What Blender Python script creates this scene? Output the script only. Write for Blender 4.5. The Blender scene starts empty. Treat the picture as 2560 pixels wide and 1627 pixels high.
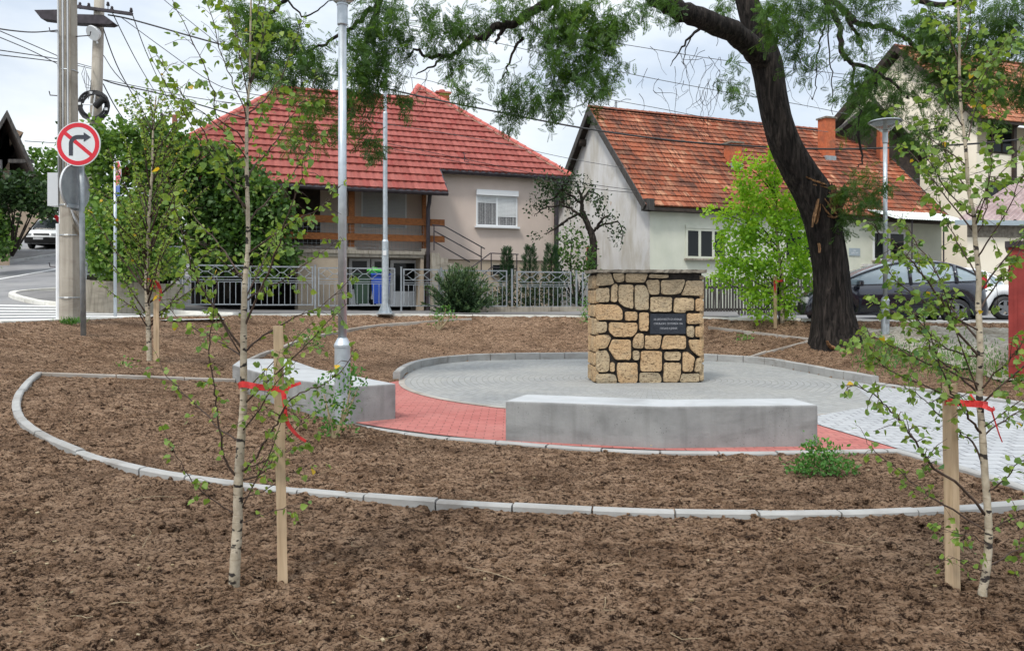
import bpy, bmesh, math, random
import numpy as np
from mathutils import Vector, Matrix

# ------------------------------------------------------------------ camera, sky, sun, exposure
C = bpy.context.scene.collection
S = bpy.context.scene
F, Y0, HC = 1900.0, 740.0, 1.5          # focal length and horizon in pixels of the 2560 wide photograph, eye height
cam_d = bpy.data.cameras.new('camera'); cam = bpy.data.objects.new('camera', cam_d); C.objects.link(cam)
cam.location = (0, 0, HC); cam.rotation_euler = (math.radians(90), 0, 0)
cam_d.sensor_width = 36.0; cam_d.lens = F / 2560 * 36.0
cam_d.shift_y = -(813.5 - Y0) / 2560
cam_d.clip_start = 0.05; cam_d.clip_end = 3000
S.camera = cam

SUN_EL, SUN_AZ = math.radians(56), math.radians(-148)     # high behind the viewer's left shoulder, veiled by cloud
world = bpy.data.worlds.new('World'); S.world = world; world.use_nodes = True
nt = world.node_tree; nt.nodes.clear()
def wn(t, **k):
    n = nt.nodes.new(t)
    for a, b in k.items(): setattr(n, a, b)
    return n
out = wn('ShaderNodeOutputWorld'); bg = wn('ShaderNodeBackground'); bg.inputs[1].default_value = 0.1
sky = wn('ShaderNodeTexSky', sky_type='NISHITA'); sky.sun_disc = False
sky.sun_elevation = SUN_EL; sky.sun_rotation = SUN_AZ; sky.dust_density = 2.0; sky.air_density = 1.0
tc = wn('ShaderNodeTexCoord'); mp = wn('ShaderNodeMapping'); mp.inputs['Scale'].default_value = (1.0, 1.0, 2.6)
mp.inputs['Location'].default_value = (0.35, 0.0, 0.1)
n1 = wn('ShaderNodeTexNoise'); n1.inputs['Scale'].default_value = 2.3; n1.inputs['Detail'].default_value = 7; n1.inputs['Roughness'].default_value = 0.55
r1 = wn('ShaderNodeValToRGB'); r1.color_ramp.elements[0].position = 0.38; r1.color_ramp.elements[1].position = 0.62
r1.color_ramp.elements[0].color = (0.52, 0.52, 0.52, 1); r1.color_ramp.elements[1].color = (1, 1, 1, 1)
n2 = wn('ShaderNodeTexNoise'); n2.inputs['Scale'].default_value = 4.0; n2.inputs['Detail'].default_value = 6
r2 = wn('ShaderNodeValToRGB')
r2.color_ramp.elements[0].position = 0.3; r2.color_ramp.elements[0].color = (5.7, 6.2, 6.7, 1)
r2.color_ramp.elements[1].position = 0.68; r2.color_ramp.elements[1].color = (6.6, 6.9, 7.1, 1)
mx = wn('ShaderNodeMix', data_type='RGBA')
L = nt.links.new
L(tc.outputs['Generated'], mp.inputs[0]); L(mp.outputs[0], n1.inputs['Vector']); L(mp.outputs[0], n2.inputs['Vector'])
L(n1.outputs[0], r1.inputs[0]); L(n2.outputs[0], r2.inputs[0])
L(r1.outputs[0], mx.inputs[0]); L(sky.outputs[0], mx.inputs[6]); L(r2.outputs[0], mx.inputs[7])
sx = wn('ShaderNodeSeparateXYZ'); L(tc.outputs['Generated'], sx.inputs[0])
gr = wn('ShaderNodeMapRange'); gr.inputs[1].default_value = 0.25; gr.inputs[2].default_value = 1.0; gr.inputs[3].default_value = 1.0; gr.inputs[4].default_value = 1.7
L(sx.outputs[2], gr.inputs[0])                  # an overcast sky is brightest overhead
ml = wn('ShaderNodeVectorMath', operation='SCALE'); L(mx.outputs[2], ml.inputs[0]); L(gr.outputs[0], ml.inputs['Scale'])
L(ml.outputs[0], bg.inputs[0]); L(bg.outputs[0], out.inputs[0])

sd = bpy.data.lights.new('sun', 'SUN'); sun = bpy.data.objects.new('sun', sd); C.objects.link(sun)
sd.energy = 1.5; sd.angle = math.radians(10); sd.color = (1.0, 0.95, 0.87)
sv = Vector((math.sin(SUN_AZ) * math.cos(SUN_EL), math.cos(SUN_AZ) * math.cos(SUN_EL), math.sin(SUN_EL)))
sun.rotation_euler = sv.to_track_quat('Z', 'Y').to_euler(); sun.location = (0, 0, 30)
S.view_settings.view_transform = 'Standard'; S.view_settings.look = 'None'
S.view_settings.exposure = 0.7; S.view_settings.gamma = 1.0
S.cycles.max_bounces = 6; S.cycles.transparent_max_bounces = 8
try:
    S.cycles.use_adaptive_sampling = True; S.cycles.adaptive_threshold = 0.02; S.cycles.use_denoising = True
except Exception: pass

# ------------------------------------------------------------------ helpers
rng = np.random.default_rng(7)
R = random.Random(11)
OFF = {}
def V(*a): return Vector(a)
def W(px, py, d): return Vector(((px - 1280) / F * d, d, HC + (Y0 - py) / F * d))
def unit(v): return v.normalized()

def tag(o, label=None, cat=None, group=None, kind=None):
    if label: o['label'] = label
    if cat: o['category'] = cat
    if group: o['group'] = group
    if kind: o['kind'] = kind
    return o
def thing(name, loc, label, cat, group=None, rotz=0.0):
    o = bpy.data.objects.new(name, None); C.objects.link(o)
    o.empty_display_size = 0.2
    o.location = loc; o.rotation_euler = (0, 0, rotz)
    OFF[o.name] = Vector(loc) if rotz == 0.0 else None      # None: its parts are written in local coordinates
    return tag(o, label, cat, group)
def link_mesh(name, me, mat=None, parent=None, smooth=False):
    o = bpy.data.objects.new(name, me); C.objects.link(o)
    if mat: me.materials.append(mat)
    if smooth: me.polygons.foreach_set('use_smooth', np.ones(len(me.polygons), dtype=bool))
    OFF[o.name] = Vector((0, 0, 0))
    if parent:
        off = OFF.get(parent.name)
        if off is not None and off.length > 0: me.transform(Matrix.Translation(-off))
        OFF[o.name] = off
        o.parent = parent
    return o
def copy_tree(o, parent=None):
    c = o.copy(); C.objects.link(c)
    if parent: c.parent = parent
    for ch in list(o.children): copy_tree(ch, c)
    return c

class MB:
    """collects shapes; build() links them as ONE mesh object"""
    def __init__(s): s.v = []; s.f = []; s.uv = {}; s.t = []; s.cur = 0.5
    def add(s, vs, fs, uvs=None):
        b = len(s.v); s.v += [tuple(p) for p in vs]; s.t += [s.cur] * len(vs)
        for i, f in enumerate(fs):
            if uvs: s.uv[len(s.f)] = uvs[i]
            s.f.append(tuple(b + k for k in f))
        return s
    def box(s, c, size, M=None, bev=0.0):
        hx, hy, hz = size[0] / 2, size[1] / 2, size[2] / 2
        if bev > 0:
            bm = bmesh.new(); bmesh.ops.create_cube(bm, size=1.0)
            for v in bm.verts: v.co = Vector((v.co.x * size[0], v.co.y * size[1], v.co.z * size[2]))
            bmesh.ops.bevel(bm, geom=list(bm.edges), offset=bev, segments=2, profile=0.7, affect='EDGES')
            vs = [v.co.copy() for v in bm.verts]; bm.verts.index_update()
            fs = [[v.index for v in f.verts] for f in bm.faces]; bm.free()
        else:
            vs = [Vector((x * hx, y * hy, z * hz)) for x in (-1, 1) for y in (-1, 1) for z in (-1, 1)]
            fs = [(0, 1, 3, 2), (4, 6, 7, 5), (0, 4, 5, 1), (2, 3, 7, 6), (0, 2, 6, 4), (1, 5, 7, 3)]
        if M is not None: vs = [M @ p for p in vs]
        return s.add([p + Vector(c) for p in vs], fs)
    def obox(s, o, u, v, w, a, b, c):
        """box in a frame: o + u*[a0,a1] + v*[b0,b1] + w*[c0,c1]"""
        vs = [o + u * x + v * y + w * z for x in a for y in b for z in c]
        return s.add(vs, [(0, 1, 3, 2), (4, 6, 7, 5), (0, 4, 5, 1), (2, 3, 7, 6), (0, 2, 6, 4), (1, 5, 7, 3)])
    def tube(s, pts, rad, n=8, cap=True, uvscale=False):
        pts = [Vector(p) for p in pts]; m = len(pts)
        if not hasattr(rad, '__len__'): rad = [rad] * m
        t0 = unit(pts[1] - pts[0]); up = Vector((0, 0, 1)) if abs(t0.z) < 0.9 else Vector((1, 0, 0))
        a = unit(t0.cross(up)); vs = []; L_ = 0.0
        for i in range(m):
            t = unit((pts[min(i + 1, m - 1)] - pts[max(i - 1, 0)]))
            a = unit(a - t * a.dot(t)); b = t.cross(a)
            for k in range(n):
                q = 2 * math.pi * k / n
                vs.append(pts[i] + (a * math.cos(q) + b * math.sin(q)) * rad[i])
        fs = []
        for i in range(m - 1):
            for k in range(n):
                k2 = (k + 1) % n
                fs.append((i * n + k, i * n + k2, (i + 1) * n + k2, (i + 1) * n + k))
        if cap: fs += [tuple(range(n - 1, -1, -1)), tuple((m - 1) * n + k for k in range(n))]
        return s.add(vs, fs)
    def lathe(s, c, prof, n=20):
        c = Vector(c); vs = []; m = len(prof)
        for r, z in prof:
            for k in range(n):
                q = 2 * math.pi * k / n; vs.append(c + Vector((r * math.cos(q), r * math.sin(q), z)))
        fs = [(i * n + k, i * n + (k + 1) % n, (i + 1) * n + (k + 1) % n, (i + 1) * n + k) for i in range(m - 1) for k in range(n)]
        fs += [tuple(range(n - 1, -1, -1)), tuple((m - 1) * n + k for k in range(n))]
        return s.add(vs, fs)
    def prism(s, poly, d):
        """poly: list of Vectors, extruded by vector d"""
        n = len(poly); poly = [Vector(p) for p in poly]
        vs = poly + [p + Vector(d) for p in poly]
        fs = [tuple(range(n - 1, -1, -1)), tuple(range(n, 2 * n))] + [(i, (i + 1) % n, n + (i + 1) % n, n + i) for i in range(n)]
        return s.add(vs, fs)
    def build(s, name, mat, parent=None, smooth=False, fixn=False):
        me = bpy.data.meshes.new(name); me.from_pydata(s.v, [], s.f)
        if s.uv:
            uvl = me.uv_layers.new(name='UVMap')
            for p in me.polygons:
                q = s.uv.get(p.index)
                if q:
                    for li, c in zip(p.loop_indices, q): uvl.data[li].uv = c
        at = me.attributes.new('tint', 'FLOAT', 'POINT'); at.data.foreach_set('value', np.array(s.t, dtype=np.float32))
        if fixn:
            bm = bmesh.new(); bm.from_mesh(me); bmesh.ops.recalc_face_normals(bm, faces=bm.faces); bm.to_mesh(me); bm.free()
        me.update()
        return link_mesh(name, me, mat, parent, smooth)

def np_mesh(name, v, f, mat, parent=None, smooth=False, tint=None, uv=None):
    """v (n,3) float, f (m,k) int"""
    me = bpy.data.meshes.new(name); m, k = f.shape
    me.vertices.add(len(v)); me.vertices.foreach_set('co', v.astype(np.float32).ravel())
    me.loops.add(m * k); me.loops.foreach_set('vertex_index', f.astype(np.int32).ravel())
    me.polygons.add(m); me.polygons.foreach_set('loop_start', np.arange(0, m * k, k, dtype=np.int32))
    try: me.polygons.foreach_set('loop_total', np.full(m, k, dtype=np.int32))
    except Exception: pass
    me.update(calc_edges=True)
    if tint is not None:
        at = me.attributes.new('tint', 'FLOAT', 'POINT'); at.data.foreach_set('value', tint.astype(np.float32))
    if uv is not None:
        ul = me.uv_layers.new(name='UVMap'); ul.data.foreach_set('uv', uv[f.ravel()].astype(np.float32).ravel())
    me.validate()
    return link_mesh(name, me, mat, parent, smooth)

# gradient noise
_perm = rng.permutation(512).astype(np.int64); _perm = np.concatenate([_perm, _perm])
_ga = rng.random(1024) * 2 * np.pi; _gx, _gy = np.cos(_ga), np.sin(_ga)
def pnoise(x, y):
    x = np.asarray(x, float); y = np.asarray(y, float)
    xi = np.floor(x).astype(np.int64); yi = np.floor(y).astype(np.int64); xf = x - xi; yf = y - yi
    u = xf ** 3 * (xf * (xf * 6 - 15) + 10); w = yf ** 3 * (yf * (yf * 6 - 15) + 10)
    def g(ix, iy, dx, dy):
        h = _perm[(_perm[ix % 512] + iy) % 512]
        return _gx[h] * dx + _gy[h] * dy
    a = g(xi, yi, xf, yf); b = g(xi + 1, yi, xf - 1, yf); c = g(xi, yi + 1, xf, yf - 1); d = g(xi + 1, yi + 1, xf - 1, yf - 1)
    return (a + u * (b - a)) * (1 - w) + (c + u * (d - c)) * w
def fbm(x, y, o=4, g=0.5):
    s = 0; a = 1.0
    for i in range(o): s = s + a * pnoise(x * 2 ** i + 17.3 * i, y * 2 ** i + 5.1 * i); a *= g
    return s
def sstep(a, b, x):
    t = np.clip((np.asarray(x, float) - a) / (b - a), 0, 1); return t * t * (3 - 2 * t)

# ------------------------------------------------------------------ the lie of the land
def street(X, Y):
    X = np.asarray(X, float); Y = np.asarray(Y, float)
    hill = 0.12 * 1.5 * np.log1p(np.exp(np.clip((Y - 22.0) / 1.5, -30, 60)))
    return 0.77 + 0.004 * Y - 0.012 * np.minimum(X, 0) + hill * (1 - sstep(-14, -9.5, X)) * (1 - sstep(40, 70, -X) * 0.3)
CX, CY = 2.5, 13.81                      # centre of the round plaza
def G(px, py, fn=None, dz=0.0):
    """point where the sight line of a photo pixel meets a height field"""
    fn = fn or soil
    D = 2.0 * 1.01 ** np.arange(412)
    for it in range(3):
        h = HC + (Y0 - py) / F * D - (np.zeros_like(D) + fn((px - 1280) / F * D, D) + dz)
        k = np.nonzero(h < 0)[0]
        if len(k) == 0: return W(px, py, 120)
        i = int(k[0]); lo, hi = (D[i - 1], D[i]) if i > 0 else (D[0] * 0.99, D[0])
        D = np.linspace(lo, hi, 24)
    return W(px, py, float(hi))
flat = lambda X, Y: 0.0
_e = [(0, 815), (100, 812), (200, 808), (300, 803), (400, 798), (500, 796), (600, 795), (800, 794), (1000, 793), (1250, 795), (1480, 797), (1700, 801), (1850, 803), (2100, 808), (2300, 812), (2560, 816)]
EDGE = [G(x, y, street) for x, y in _e]
E2 = [(-10.6, 2.0), (-10.2, 8.0)] + [(p.x, p.y) for p in EDGE] + [(16.0, 17.2), (30.0, 17.5)]
EA = np.array(E2)
def edge_dist(X, Y):
    """signed distance to the street edge of the plot, positive inside"""
    X = np.asarray(X, float); Y = np.asarray(Y, float); best = np.full(np.broadcast(X, Y).shape, 1e9); sg = np.ones_like(best)
    for (ax, ay), (bx, by) in zip(E2[:-1], E2[1:]):
        dx, dy = bx - ax, by - ay; l2 = dx * dx + dy * dy
        t = np.clip(((X - ax) * dx + (Y - ay) * dy) / l2, 0, 1)
        qx, qy = X - ax - t * dx, Y - ay - t * dy; d = np.sqrt(qx * qx + qy * qy)
        side = dx * qy - dy * qx
        m = d < best; best = np.where(m, d, best); sg = np.where(m, np.where(side < 0, 1.0, -1.0), sg)
    return best * sg
def soil(X, Y):
    X = np.asarray(X, float); Y = np.asarray(Y, float)
    s = np.maximum(edge_dist(X, Y), 0); c = np.maximum(np.hypot(X - CX, Y - CY) - 4.75, 0)
    g = (1 - np.clip(s / (s + c + 1e-4), 0, 1)) ** 1.5
    ys = 6 + 3 * sstep(-3, 3, X)
    back = sstep(ys, ys + 5, Y)
    return (street(X, Y) + 0.03) * g * back + 0.03

# ------------------------------------------------------------------ materials (all procedural)
class NT:
    def __init__(s, name):
        s.m = bpy.data.materials.new(name); s.m.use_nodes = True; s.t = s.m.node_tree; s.t.nodes.clear()
        s.out = s.n('ShaderNodeOutputMaterial'); s.p = s.n('ShaderNodeBsdfPrincipled'); s.l(s.p.outputs[0], s.out.inputs[0])
        s.p.inputs['Roughness'].default_value = 0.8
    def n(s, t, **k):
        x = s.t.nodes.new(t)
        for a, b in k.items():
            if hasattr(x, a): setattr(x, a, b)
            else: x.inputs[a.replace('_', ' ')].default_value = b
        return x
    def l(s, a, b): s.t.links.new(a, b)
    def coord(s, kind='Object', scale=(1, 1, 1)):
        c = s.n('ShaderNodeTexCoord'); m = s.n('ShaderNodeMapping'); m.inputs['Scale'].default_value = scale
        s.l(c.outputs[kind], m.inputs[0]); return m.outputs[0]
    def geo(s, scale=(1, 1, 1)):
        c = s.n('ShaderNodeNewGeometry'); m = s.n('ShaderNodeMapping'); m.inputs['Scale'].default_value = scale
        s.l(c.outputs['Position'], m.inputs[0]); return m.outputs[0]
    def noise(s, vec, scale, detail=4, rough=0.55, dist=0.0):
        x = s.n('ShaderNodeTexNoise', Scale=scale, Detail=detail, Roughness=rough, Distortion=dist); s.l(vec, x.inputs['Vector']); return x.outputs[0]
    def ramp(s, fac, stops):
        r = s.n('ShaderNodeValToRGB'); e = r.color_ramp.elements
        while len(e) > 1: e.remove(e[-1])
        e[0].position = stops[0][0]; e[0].color = col(stops[0][1])
        for p, c in stops[1:]:
            q = e.new(p); q.color = col(c)
        s.l(fac, r.inputs[0]); return r.outputs[0]
    def mix(s, fac, a, b, mode='MIX'):
        x = s.n('ShaderNodeMix', data_type='RGBA', blend_type=mode)
        for i, v in ((0, fac), (6, a), (7, b)):
            if isinstance(v, (int, float)): x.inputs[i].default_value = v
            elif isinstance(v, tuple): x.inputs[i].default_value = col(v)
            else: s.l(v, x.inputs[i])
        return x.outputs[2]
    def math(s, op, a, b=0.0):
        x = s.n('ShaderNodeMath', operation=op)
        for i, v in ((0, a), (1, b)):
            if isinstance(v, (int, float)): x.inputs[i].default_value = v
            else: s.l(v, x.inputs[i])
        return x.outputs[0]
    def base(s, c):
        if isinstance(c, tuple): s.p.inputs['Base Color'].default_value = col(c)
        else: s.l(c, s.p.inputs['Base Color'])
        return s
    def bump(s, h, strength=0.3, dist=0.02):
        b = s.n('ShaderNodeBump'); b.inputs['Strength'].default_value = strength; b.inputs['Distance'].default_value = dist
        s.l(h, b.inputs['Height']); s.l(b.outputs[0], s.p.inputs['Normal']); return s
    def attr(s, name='tint'):
        a = s.n('ShaderNodeAttribute', attribute_name=name); return a.outputs['Fac']
def col(c): return (c[0], c[1], c[2], 1) if not isinstance(c, (int, float)) else (c, c, c, 1)

def m_noise(name, c1, c2, scale=3.0, rough=0.85, bump=0.2, bscale=40.0, bd=0.01, c3=None, s3=0.6, metal=0.0, stretch=(1, 1, 1), spec=0.4, lo=0.35, hi=0.65):
    """two tones broken up by noise, plus fine relief; an optional third tone for big stains"""
    k = NT(name); v = k.geo(stretch)
    c = k.ramp(k.noise(v, scale, 6), [(lo, c1), (hi, c2)])
    if c3: c = k.mix(k.ramp(k.noise(k.geo(), s3, 5, 0.6), [(0.48, 0.0), (0.68, 0.9)]), c, c3)
    k.base(c); k.p.inputs['Roughness'].default_value = rough; k.p.inputs['Metallic'].default_value = metal
    k.p.inputs['Specular IOR Level'].default_value = spec
    if bump: k.bump(k.noise(v, bscale, 5), bump, bd)
    return k.m
def m_plain(name, c, rough=0.5, metal=0.0, spec=0.5, coat=0.0):
    k = NT(name); k.base(c); k.p.inputs['Roughness'].default_value = rough; k.p.inputs['Metallic'].default_value = metal
    k.p.inputs['Specular IOR Level'].default_value = spec; k.p.inputs['Coat Weight'].default_value = coat
    return k.m
def m_leaf(name, stops, trans=0.35, rough=0.5):
    k = NT(name); c = k.ramp(k.attr(), stops); k.base(c); k.p.inputs['Roughness'].default_value = rough
    k.p.inputs['Specular IOR Level'].default_value = 0.35
    tr = k.n('ShaderNodeBsdfTranslucent'); k.l(k.mix(1.0, c, (1.25, 1.2, 0.55), 'MULTIPLY'), tr.inputs[0])
    ms = k.n('ShaderNodeMixShader'); ms.inputs[0].default_value = trans
    k.l(k.p.outputs[0], ms.inputs[1]); k.l(tr.outputs[0], ms.inputs[2]); k.l(ms.outputs[0], k.out.inputs[0])
    return k.m

def m_soil():
    k = NT('soil'); v = k.geo(); e = k.geo((0.8, 1.35, 1.2))
    big = k.noise(v, 0.55, 4); mid = k.noise(e, 8.0, 8, 0.75)
    c = k.ramp(mid, [(0.38, (0.15, 0.088, 0.053)), (0.48, (0.40, 0.25, 0.155)), (0.60, (0.62, 0.42, 0.28))])
    c = k.mix(k.ramp(big, [(0.42, 0.0), (0.62, 0.45)]), c, (0.52, 0.355, 0.24))
    c = k.mix(k.ramp(k.noise(v, 1.3, 5), [(0.50, 0.0), (0.66, 0.6)]), c, (0.16, 0.094, 0.057))
    c = k.mix(k.ramp(k.noise(e, 15.0, 7, 0.75), [(0.41, 1.0), (0.46, 0.0)]), c, (0.038, 0.021, 0.014))  # this and the next layer paint crevice shade into the soil colour
    c = k.mix(k.ramp(k.noise(e, 44.0, 6, 0.75), [(0.43, 0.9), (0.50, 0.0)]), c, (0.045, 0.025, 0.017))
    c = k.mix(k.ramp(k.noise(v, 120.0, 3, 0.7), [(0.56, 0.0), (0.68, 0.5)]), c, (0.62, 0.45, 0.32))
    k.base(c); k.p.inputs['Roughness'].default_value = 0.95; k.p.inputs['Specular IOR Level'].default_value = 0.06
    h = k.math('ADD', k.math('MULTIPLY', k.noise(e, 28.0, 7, 0.78), 1.0), k.math('MULTIPLY', k.noise(v, 90.0, 4, 0.7), 0.5))
    k.bump(h, 1.0, 0.08); return k.m
def m_concrete(name, c1, c2, dark, pits=True, streak=0.0, sc=2.2):
    k = NT(name); v = k.geo()
    c = k.ramp(k.noise(v, sc, 7, 0.6), [(0.3, c1), (0.7, c2)])
    c = k.mix(k.ramp(k.noise(k.geo((1, 1, 2.5)), 1.3, 5, 0.6, 0.5), [(0.5, 0.0), (0.72, 0.75)]), c, dark)
    if streak: c = k.mix(k.ramp(k.noise(k.geo((6, 6, 0.5)), 2.0, 5), [(0.5, 0.0), (0.7, streak)]), c, dark)
    if pits:
        vo = k.n('ShaderNodeTexVoronoi', Scale=38.0); k.l(v, vo.inputs['Vector'])
        msk = k.math('MULTIPLY', k.ramp(vo.outputs['Distance'], [(0.10, 1.0), (0.16, 0.0)]), k.ramp(k.noise(v, 5.0, 3), [(0.5, 0.0), (0.6, 1.0)]))
        c = k.mix(msk, c, tuple(x * 0.35 for x in dark))
    k.base(c); k.p.inputs['Roughness'].default_value = 0.9; k.p.inputs['Specular IOR Level'].default_value = 0.3
    k.bump(k.noise(v, 45.0, 5), 0.25, 0.01); return k.m
def m_pavers(name, c1, c2, mortar, w, h, ms=0.05, off=0.5, dirt=None):
    k = NT(name); c = k.n('ShaderNodeTexCoord').outputs['UV']
    b = k.n('ShaderNodeTexBrick', Scale=1.0); b.offset = off
    for n_, x in (('Color1', col(c1)), ('Color2', col(c2)), ('Mortar', col(mortar)), ('Mortar Size', ms * h), ('Mortar Smooth', 0.3), ('Brick Width', w), ('Row Height', h)): b.inputs[n_].default_value = x
    k.l(c, b.inputs['Vector'])
    v = k.geo(); cc = k.mix(k.ramp(k.noise(v, 0.9, 6, 0.65), [(0.4, 0.0), (0.7, 0.55)]), b.outputs['Color'], dirt or c2)
    cc = k.mix(k.ramp(k.noise(v, 14, 5, 0.7), [(0.4, 0.25), (0.6, 0.0)]), cc, mortar)
    k.base(cc); k.p.inputs['Roughness'].default_value = 0.9; k.p.inputs['Specular IOR Level'].default_value = 0.3
    hgt = k.math('ADD', k.math('MULTIPLY', b.outputs['Fac'], -0.6), k.math('MULTIPLY', k.noise(v, 60, 3), 0.35))
    k.bump(hgt, 0.55, 0.012); return k.m
def m_birch():
    k = NT('birch_bark'); v = k.geo((1, 1, 1))
    c = k.ramp(k.noise(v, 30, 4), [(0.35, (0.33, 0.28, 0.205)), (0.65, (0.47, 0.41, 0.315))])
    ln = k.noise(k.geo((6, 6, 60)), 1.6, 4, 0.6)
    c = k.mix(k.ramp(ln, [(0.60, 0.0), (0.68, 0.7)]), c, (0.16, 0.12, 0.085))
    pt = k.noise(k.geo((14, 14, 30)), 1.0, 3, 0.5)
    c = k.mix(k.ramp(pt, [(0.585, 0.0), (0.615, 1.0)]), c, (0.025, 0.02, 0.018))
    k.base(c); k.p.inputs['Roughness'].default_value = 0.8; k.bump(ln, 0.2, 0.004); return k.m
def m_bark(name, c1, c2, c3):
    k = NT(name); v = k.geo((9, 9, 1.3))
    n = k.noise(v, 1.6, 8, 0.62, 0.6)
    c = k.ramp(n, [(0.38, c1), (0.52, c2), (0.72, c3)])
    k.base(c); k.p.inputs['Roughness'].default_value = 0.95; k.p.inputs['Specular IOR Level'].default_value = 0.2
    k.bump(n, 1.0, 0.08); return k.m
def m_tile(name, stops, spot=None, streak=None, rough=0.75):
    """roof tiles: every tile its own tone, from UVs in tile units"""
    k = NT(name); uv = k.n('ShaderNodeTexCoord').outputs['UV']
    fl = k.n('ShaderNodeVectorMath', operation='FLOOR'); k.l(uv, fl.inputs[0])
    w = k.n('ShaderNodeTexWhiteNoise', noise_dimensions='2D'); k.l(fl.outputs[0], w.inputs['Vector'])
    c = k.ramp(w.outputs[0], stops)
    if streak:
        mp = k.n('ShaderNodeMapping'); mp.inputs['Scale'].default_value = (0.10, 0.16, 1); k.l(uv, mp.inputs[0])
        big = k.noise(mp.outputs[0], 1.0, 4, 0.6)
        st = k.math('MULTIPLY', k.ramp(big, [(0.40, 0.0), (0.58, 1.0)]), k.ramp(w.outputs[0], [(0.25, 0.2), (0.6, 0.9)]))
        c = k.mix(st, c, streak)
        c = k.mix(k.ramp(k.noise(uv, 1.7, 5, 0.7), [(0.55, 0.0), (0.7, 0.55)]), c, streak)
        m2 = k.n('ShaderNodeMapping'); m2.inputs['Scale'].default_value = (3.2, 0.22, 1); k.l(uv, m2.inputs[0])
        c = k.mix(k.math('MULTIPLY', k.ramp(k.noise(m2.outputs[0], 1.0, 3, 0.6), [(0.50, 0.0), (0.58, 1.0)]), k.ramp(k.noise(mp.outputs[0], 1.6, 3), [(0.40, 0.0), (0.52, 0.85)])), c, streak)
    if spot:
        w2 = k.n('ShaderNodeTexWhiteNoise', noise_dimensions='2D')
        ad = k.n('ShaderNodeVectorMath', operation='ADD'); ad.inputs[1].default_value = (31.7, 9.3, 0); k.l(fl.outputs[0], ad.inputs[0]); k.l(ad.outputs[0], w2.inputs['Vector'])
        c = k.mix(k.ramp(w2.outputs[0], [(0.90, 0.0), (0.93, 0.5)]), c, spot)
    v = k.geo(); c = k.mix(k.ramp(k.noise(v, 7, 6, 0.7), [(0.35, 0.22), (0.6, 0.0)]), c, (0.08, 0.04, 0.03))
    k.base(c); k.p.inputs['Roughness'].default_value = rough; k.p.inputs['Specular IOR Level'].default_value = 0.12; k.bump(k.noise(v, 30, 4), 0.15, 0.01); return k.m
def m_plaster(name, c1, c2, stain=None, s_amt=0.6, vs=0.5, patch=None):
    k = NT(name); v = k.geo()
    c = k.ramp(k.noise(v, 1.2, 6, 0.6), [(0.3, c1), (0.7, c2)])
    if stain: c = k.mix(k.ramp(k.noise(k.geo((1.6, 1.6, vs)), 0.8, 7, 0.65, 0.4), [(0.45, 0.0), (0.68, s_amt)]), c, stain)
    if patch: c = k.mix(k.ramp(k.noise(v, 1.1, 6, 0.6), [(0.66, 0.0), (0.7, 0.8)]), c, patch)
    k.base(c); k.p.inputs['Roughness'].default_value = 0.95; k.p.inputs['Specular IOR Level'].default_value = 0.2
    k.bump(k.noise(v, 55, 5), 0.25, 0.012); return k.m
def m_glass(name, c=(0.015, 0.018, 0.02)):
    return m_plain(name, c, 0.08, 0.0, 0.22)
def m_wood(name, c1, c2, axis=(20, 20, 1.5)):
    return m_noise(name, c1, c2, 1.5, 0.8, 0.25, 4.0, 0.006, stretch=axis)
def m_stone():
    k = NT('travertine'); v = k.geo()
    t = k.attr()
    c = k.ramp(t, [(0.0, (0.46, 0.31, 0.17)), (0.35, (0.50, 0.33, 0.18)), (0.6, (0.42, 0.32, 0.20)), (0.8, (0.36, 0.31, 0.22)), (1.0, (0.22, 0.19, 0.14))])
    c = k.mix(k.ramp(k.noise(v, 5.0, 6, 0.65), [(0.35, 0.0), (0.65, 0.6)]), c, (0.52, 0.40, 0.25))
    c = k.mix(k.ramp(k.noise(k.geo((1, 1, 2.2)), 4.0, 6, 0.7, 0.8), [(0.55, 0.0), (0.66, 0.7)]), c, (0.20, 0.17, 0.12))
    c = k.mix(k.ramp(k.noise(k.geo((1, 1, 1.8)), 26.0, 5, 0.75), [(0.53, 0.0), (0.60, 0.9)]), c, (0.09, 0.055, 0.03))
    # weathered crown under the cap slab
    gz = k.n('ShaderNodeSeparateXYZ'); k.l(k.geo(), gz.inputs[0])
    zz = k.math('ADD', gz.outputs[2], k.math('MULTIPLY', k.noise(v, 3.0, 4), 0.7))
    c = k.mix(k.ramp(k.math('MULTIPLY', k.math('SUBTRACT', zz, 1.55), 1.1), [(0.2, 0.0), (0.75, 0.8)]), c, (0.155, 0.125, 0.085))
    k.base(c); k.p.inputs['Roughness'].default_value = 0.95; k.p.inputs['Specular IOR Level'].default_value = 0.2
    k.bump(k.noise(v, 28, 6, 0.7), 0.8, 0.02); return k.m

M = {}
M['soil'] = m_soil()
M['asphalt'] = m_noise('asphalt', (0.165, 0.165, 0.17), (0.235, 0.235, 0.24), 1.2, 0.9, 0.3, 120, 0.006, (0.27, 0.265, 0.26), 0.4)
M['pavement'] = m_noise('pavement', (0.15, 0.145, 0.145), (0.22, 0.215, 0.21), 1.5, 0.9, 0.3, 90, 0.006, (0.12, 0.115, 0.115), 0.5)
M['gravel'] = m_noise('gravel', (0.22, 0.20, 0.16), (0.42, 0.40, 0.34), 16, 0.95, 0.8, 60, 0.03, (0.16, 0.13, 0.085), 0.9)
M['grass'] = m_noise('grass_ground', (0.04, 0.06, 0.018), (0.10, 0.12, 0.04), 3, 0.95, 0.6, 30, 0.05, (0.13, 0.10, 0.06), 0.3)
M['paint'] = m_noise('road_paint', (0.55, 0.55, 0.54), (0.78, 0.78, 0.77), 8, 0.8, 0.1, 80, 0.003)
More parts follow.
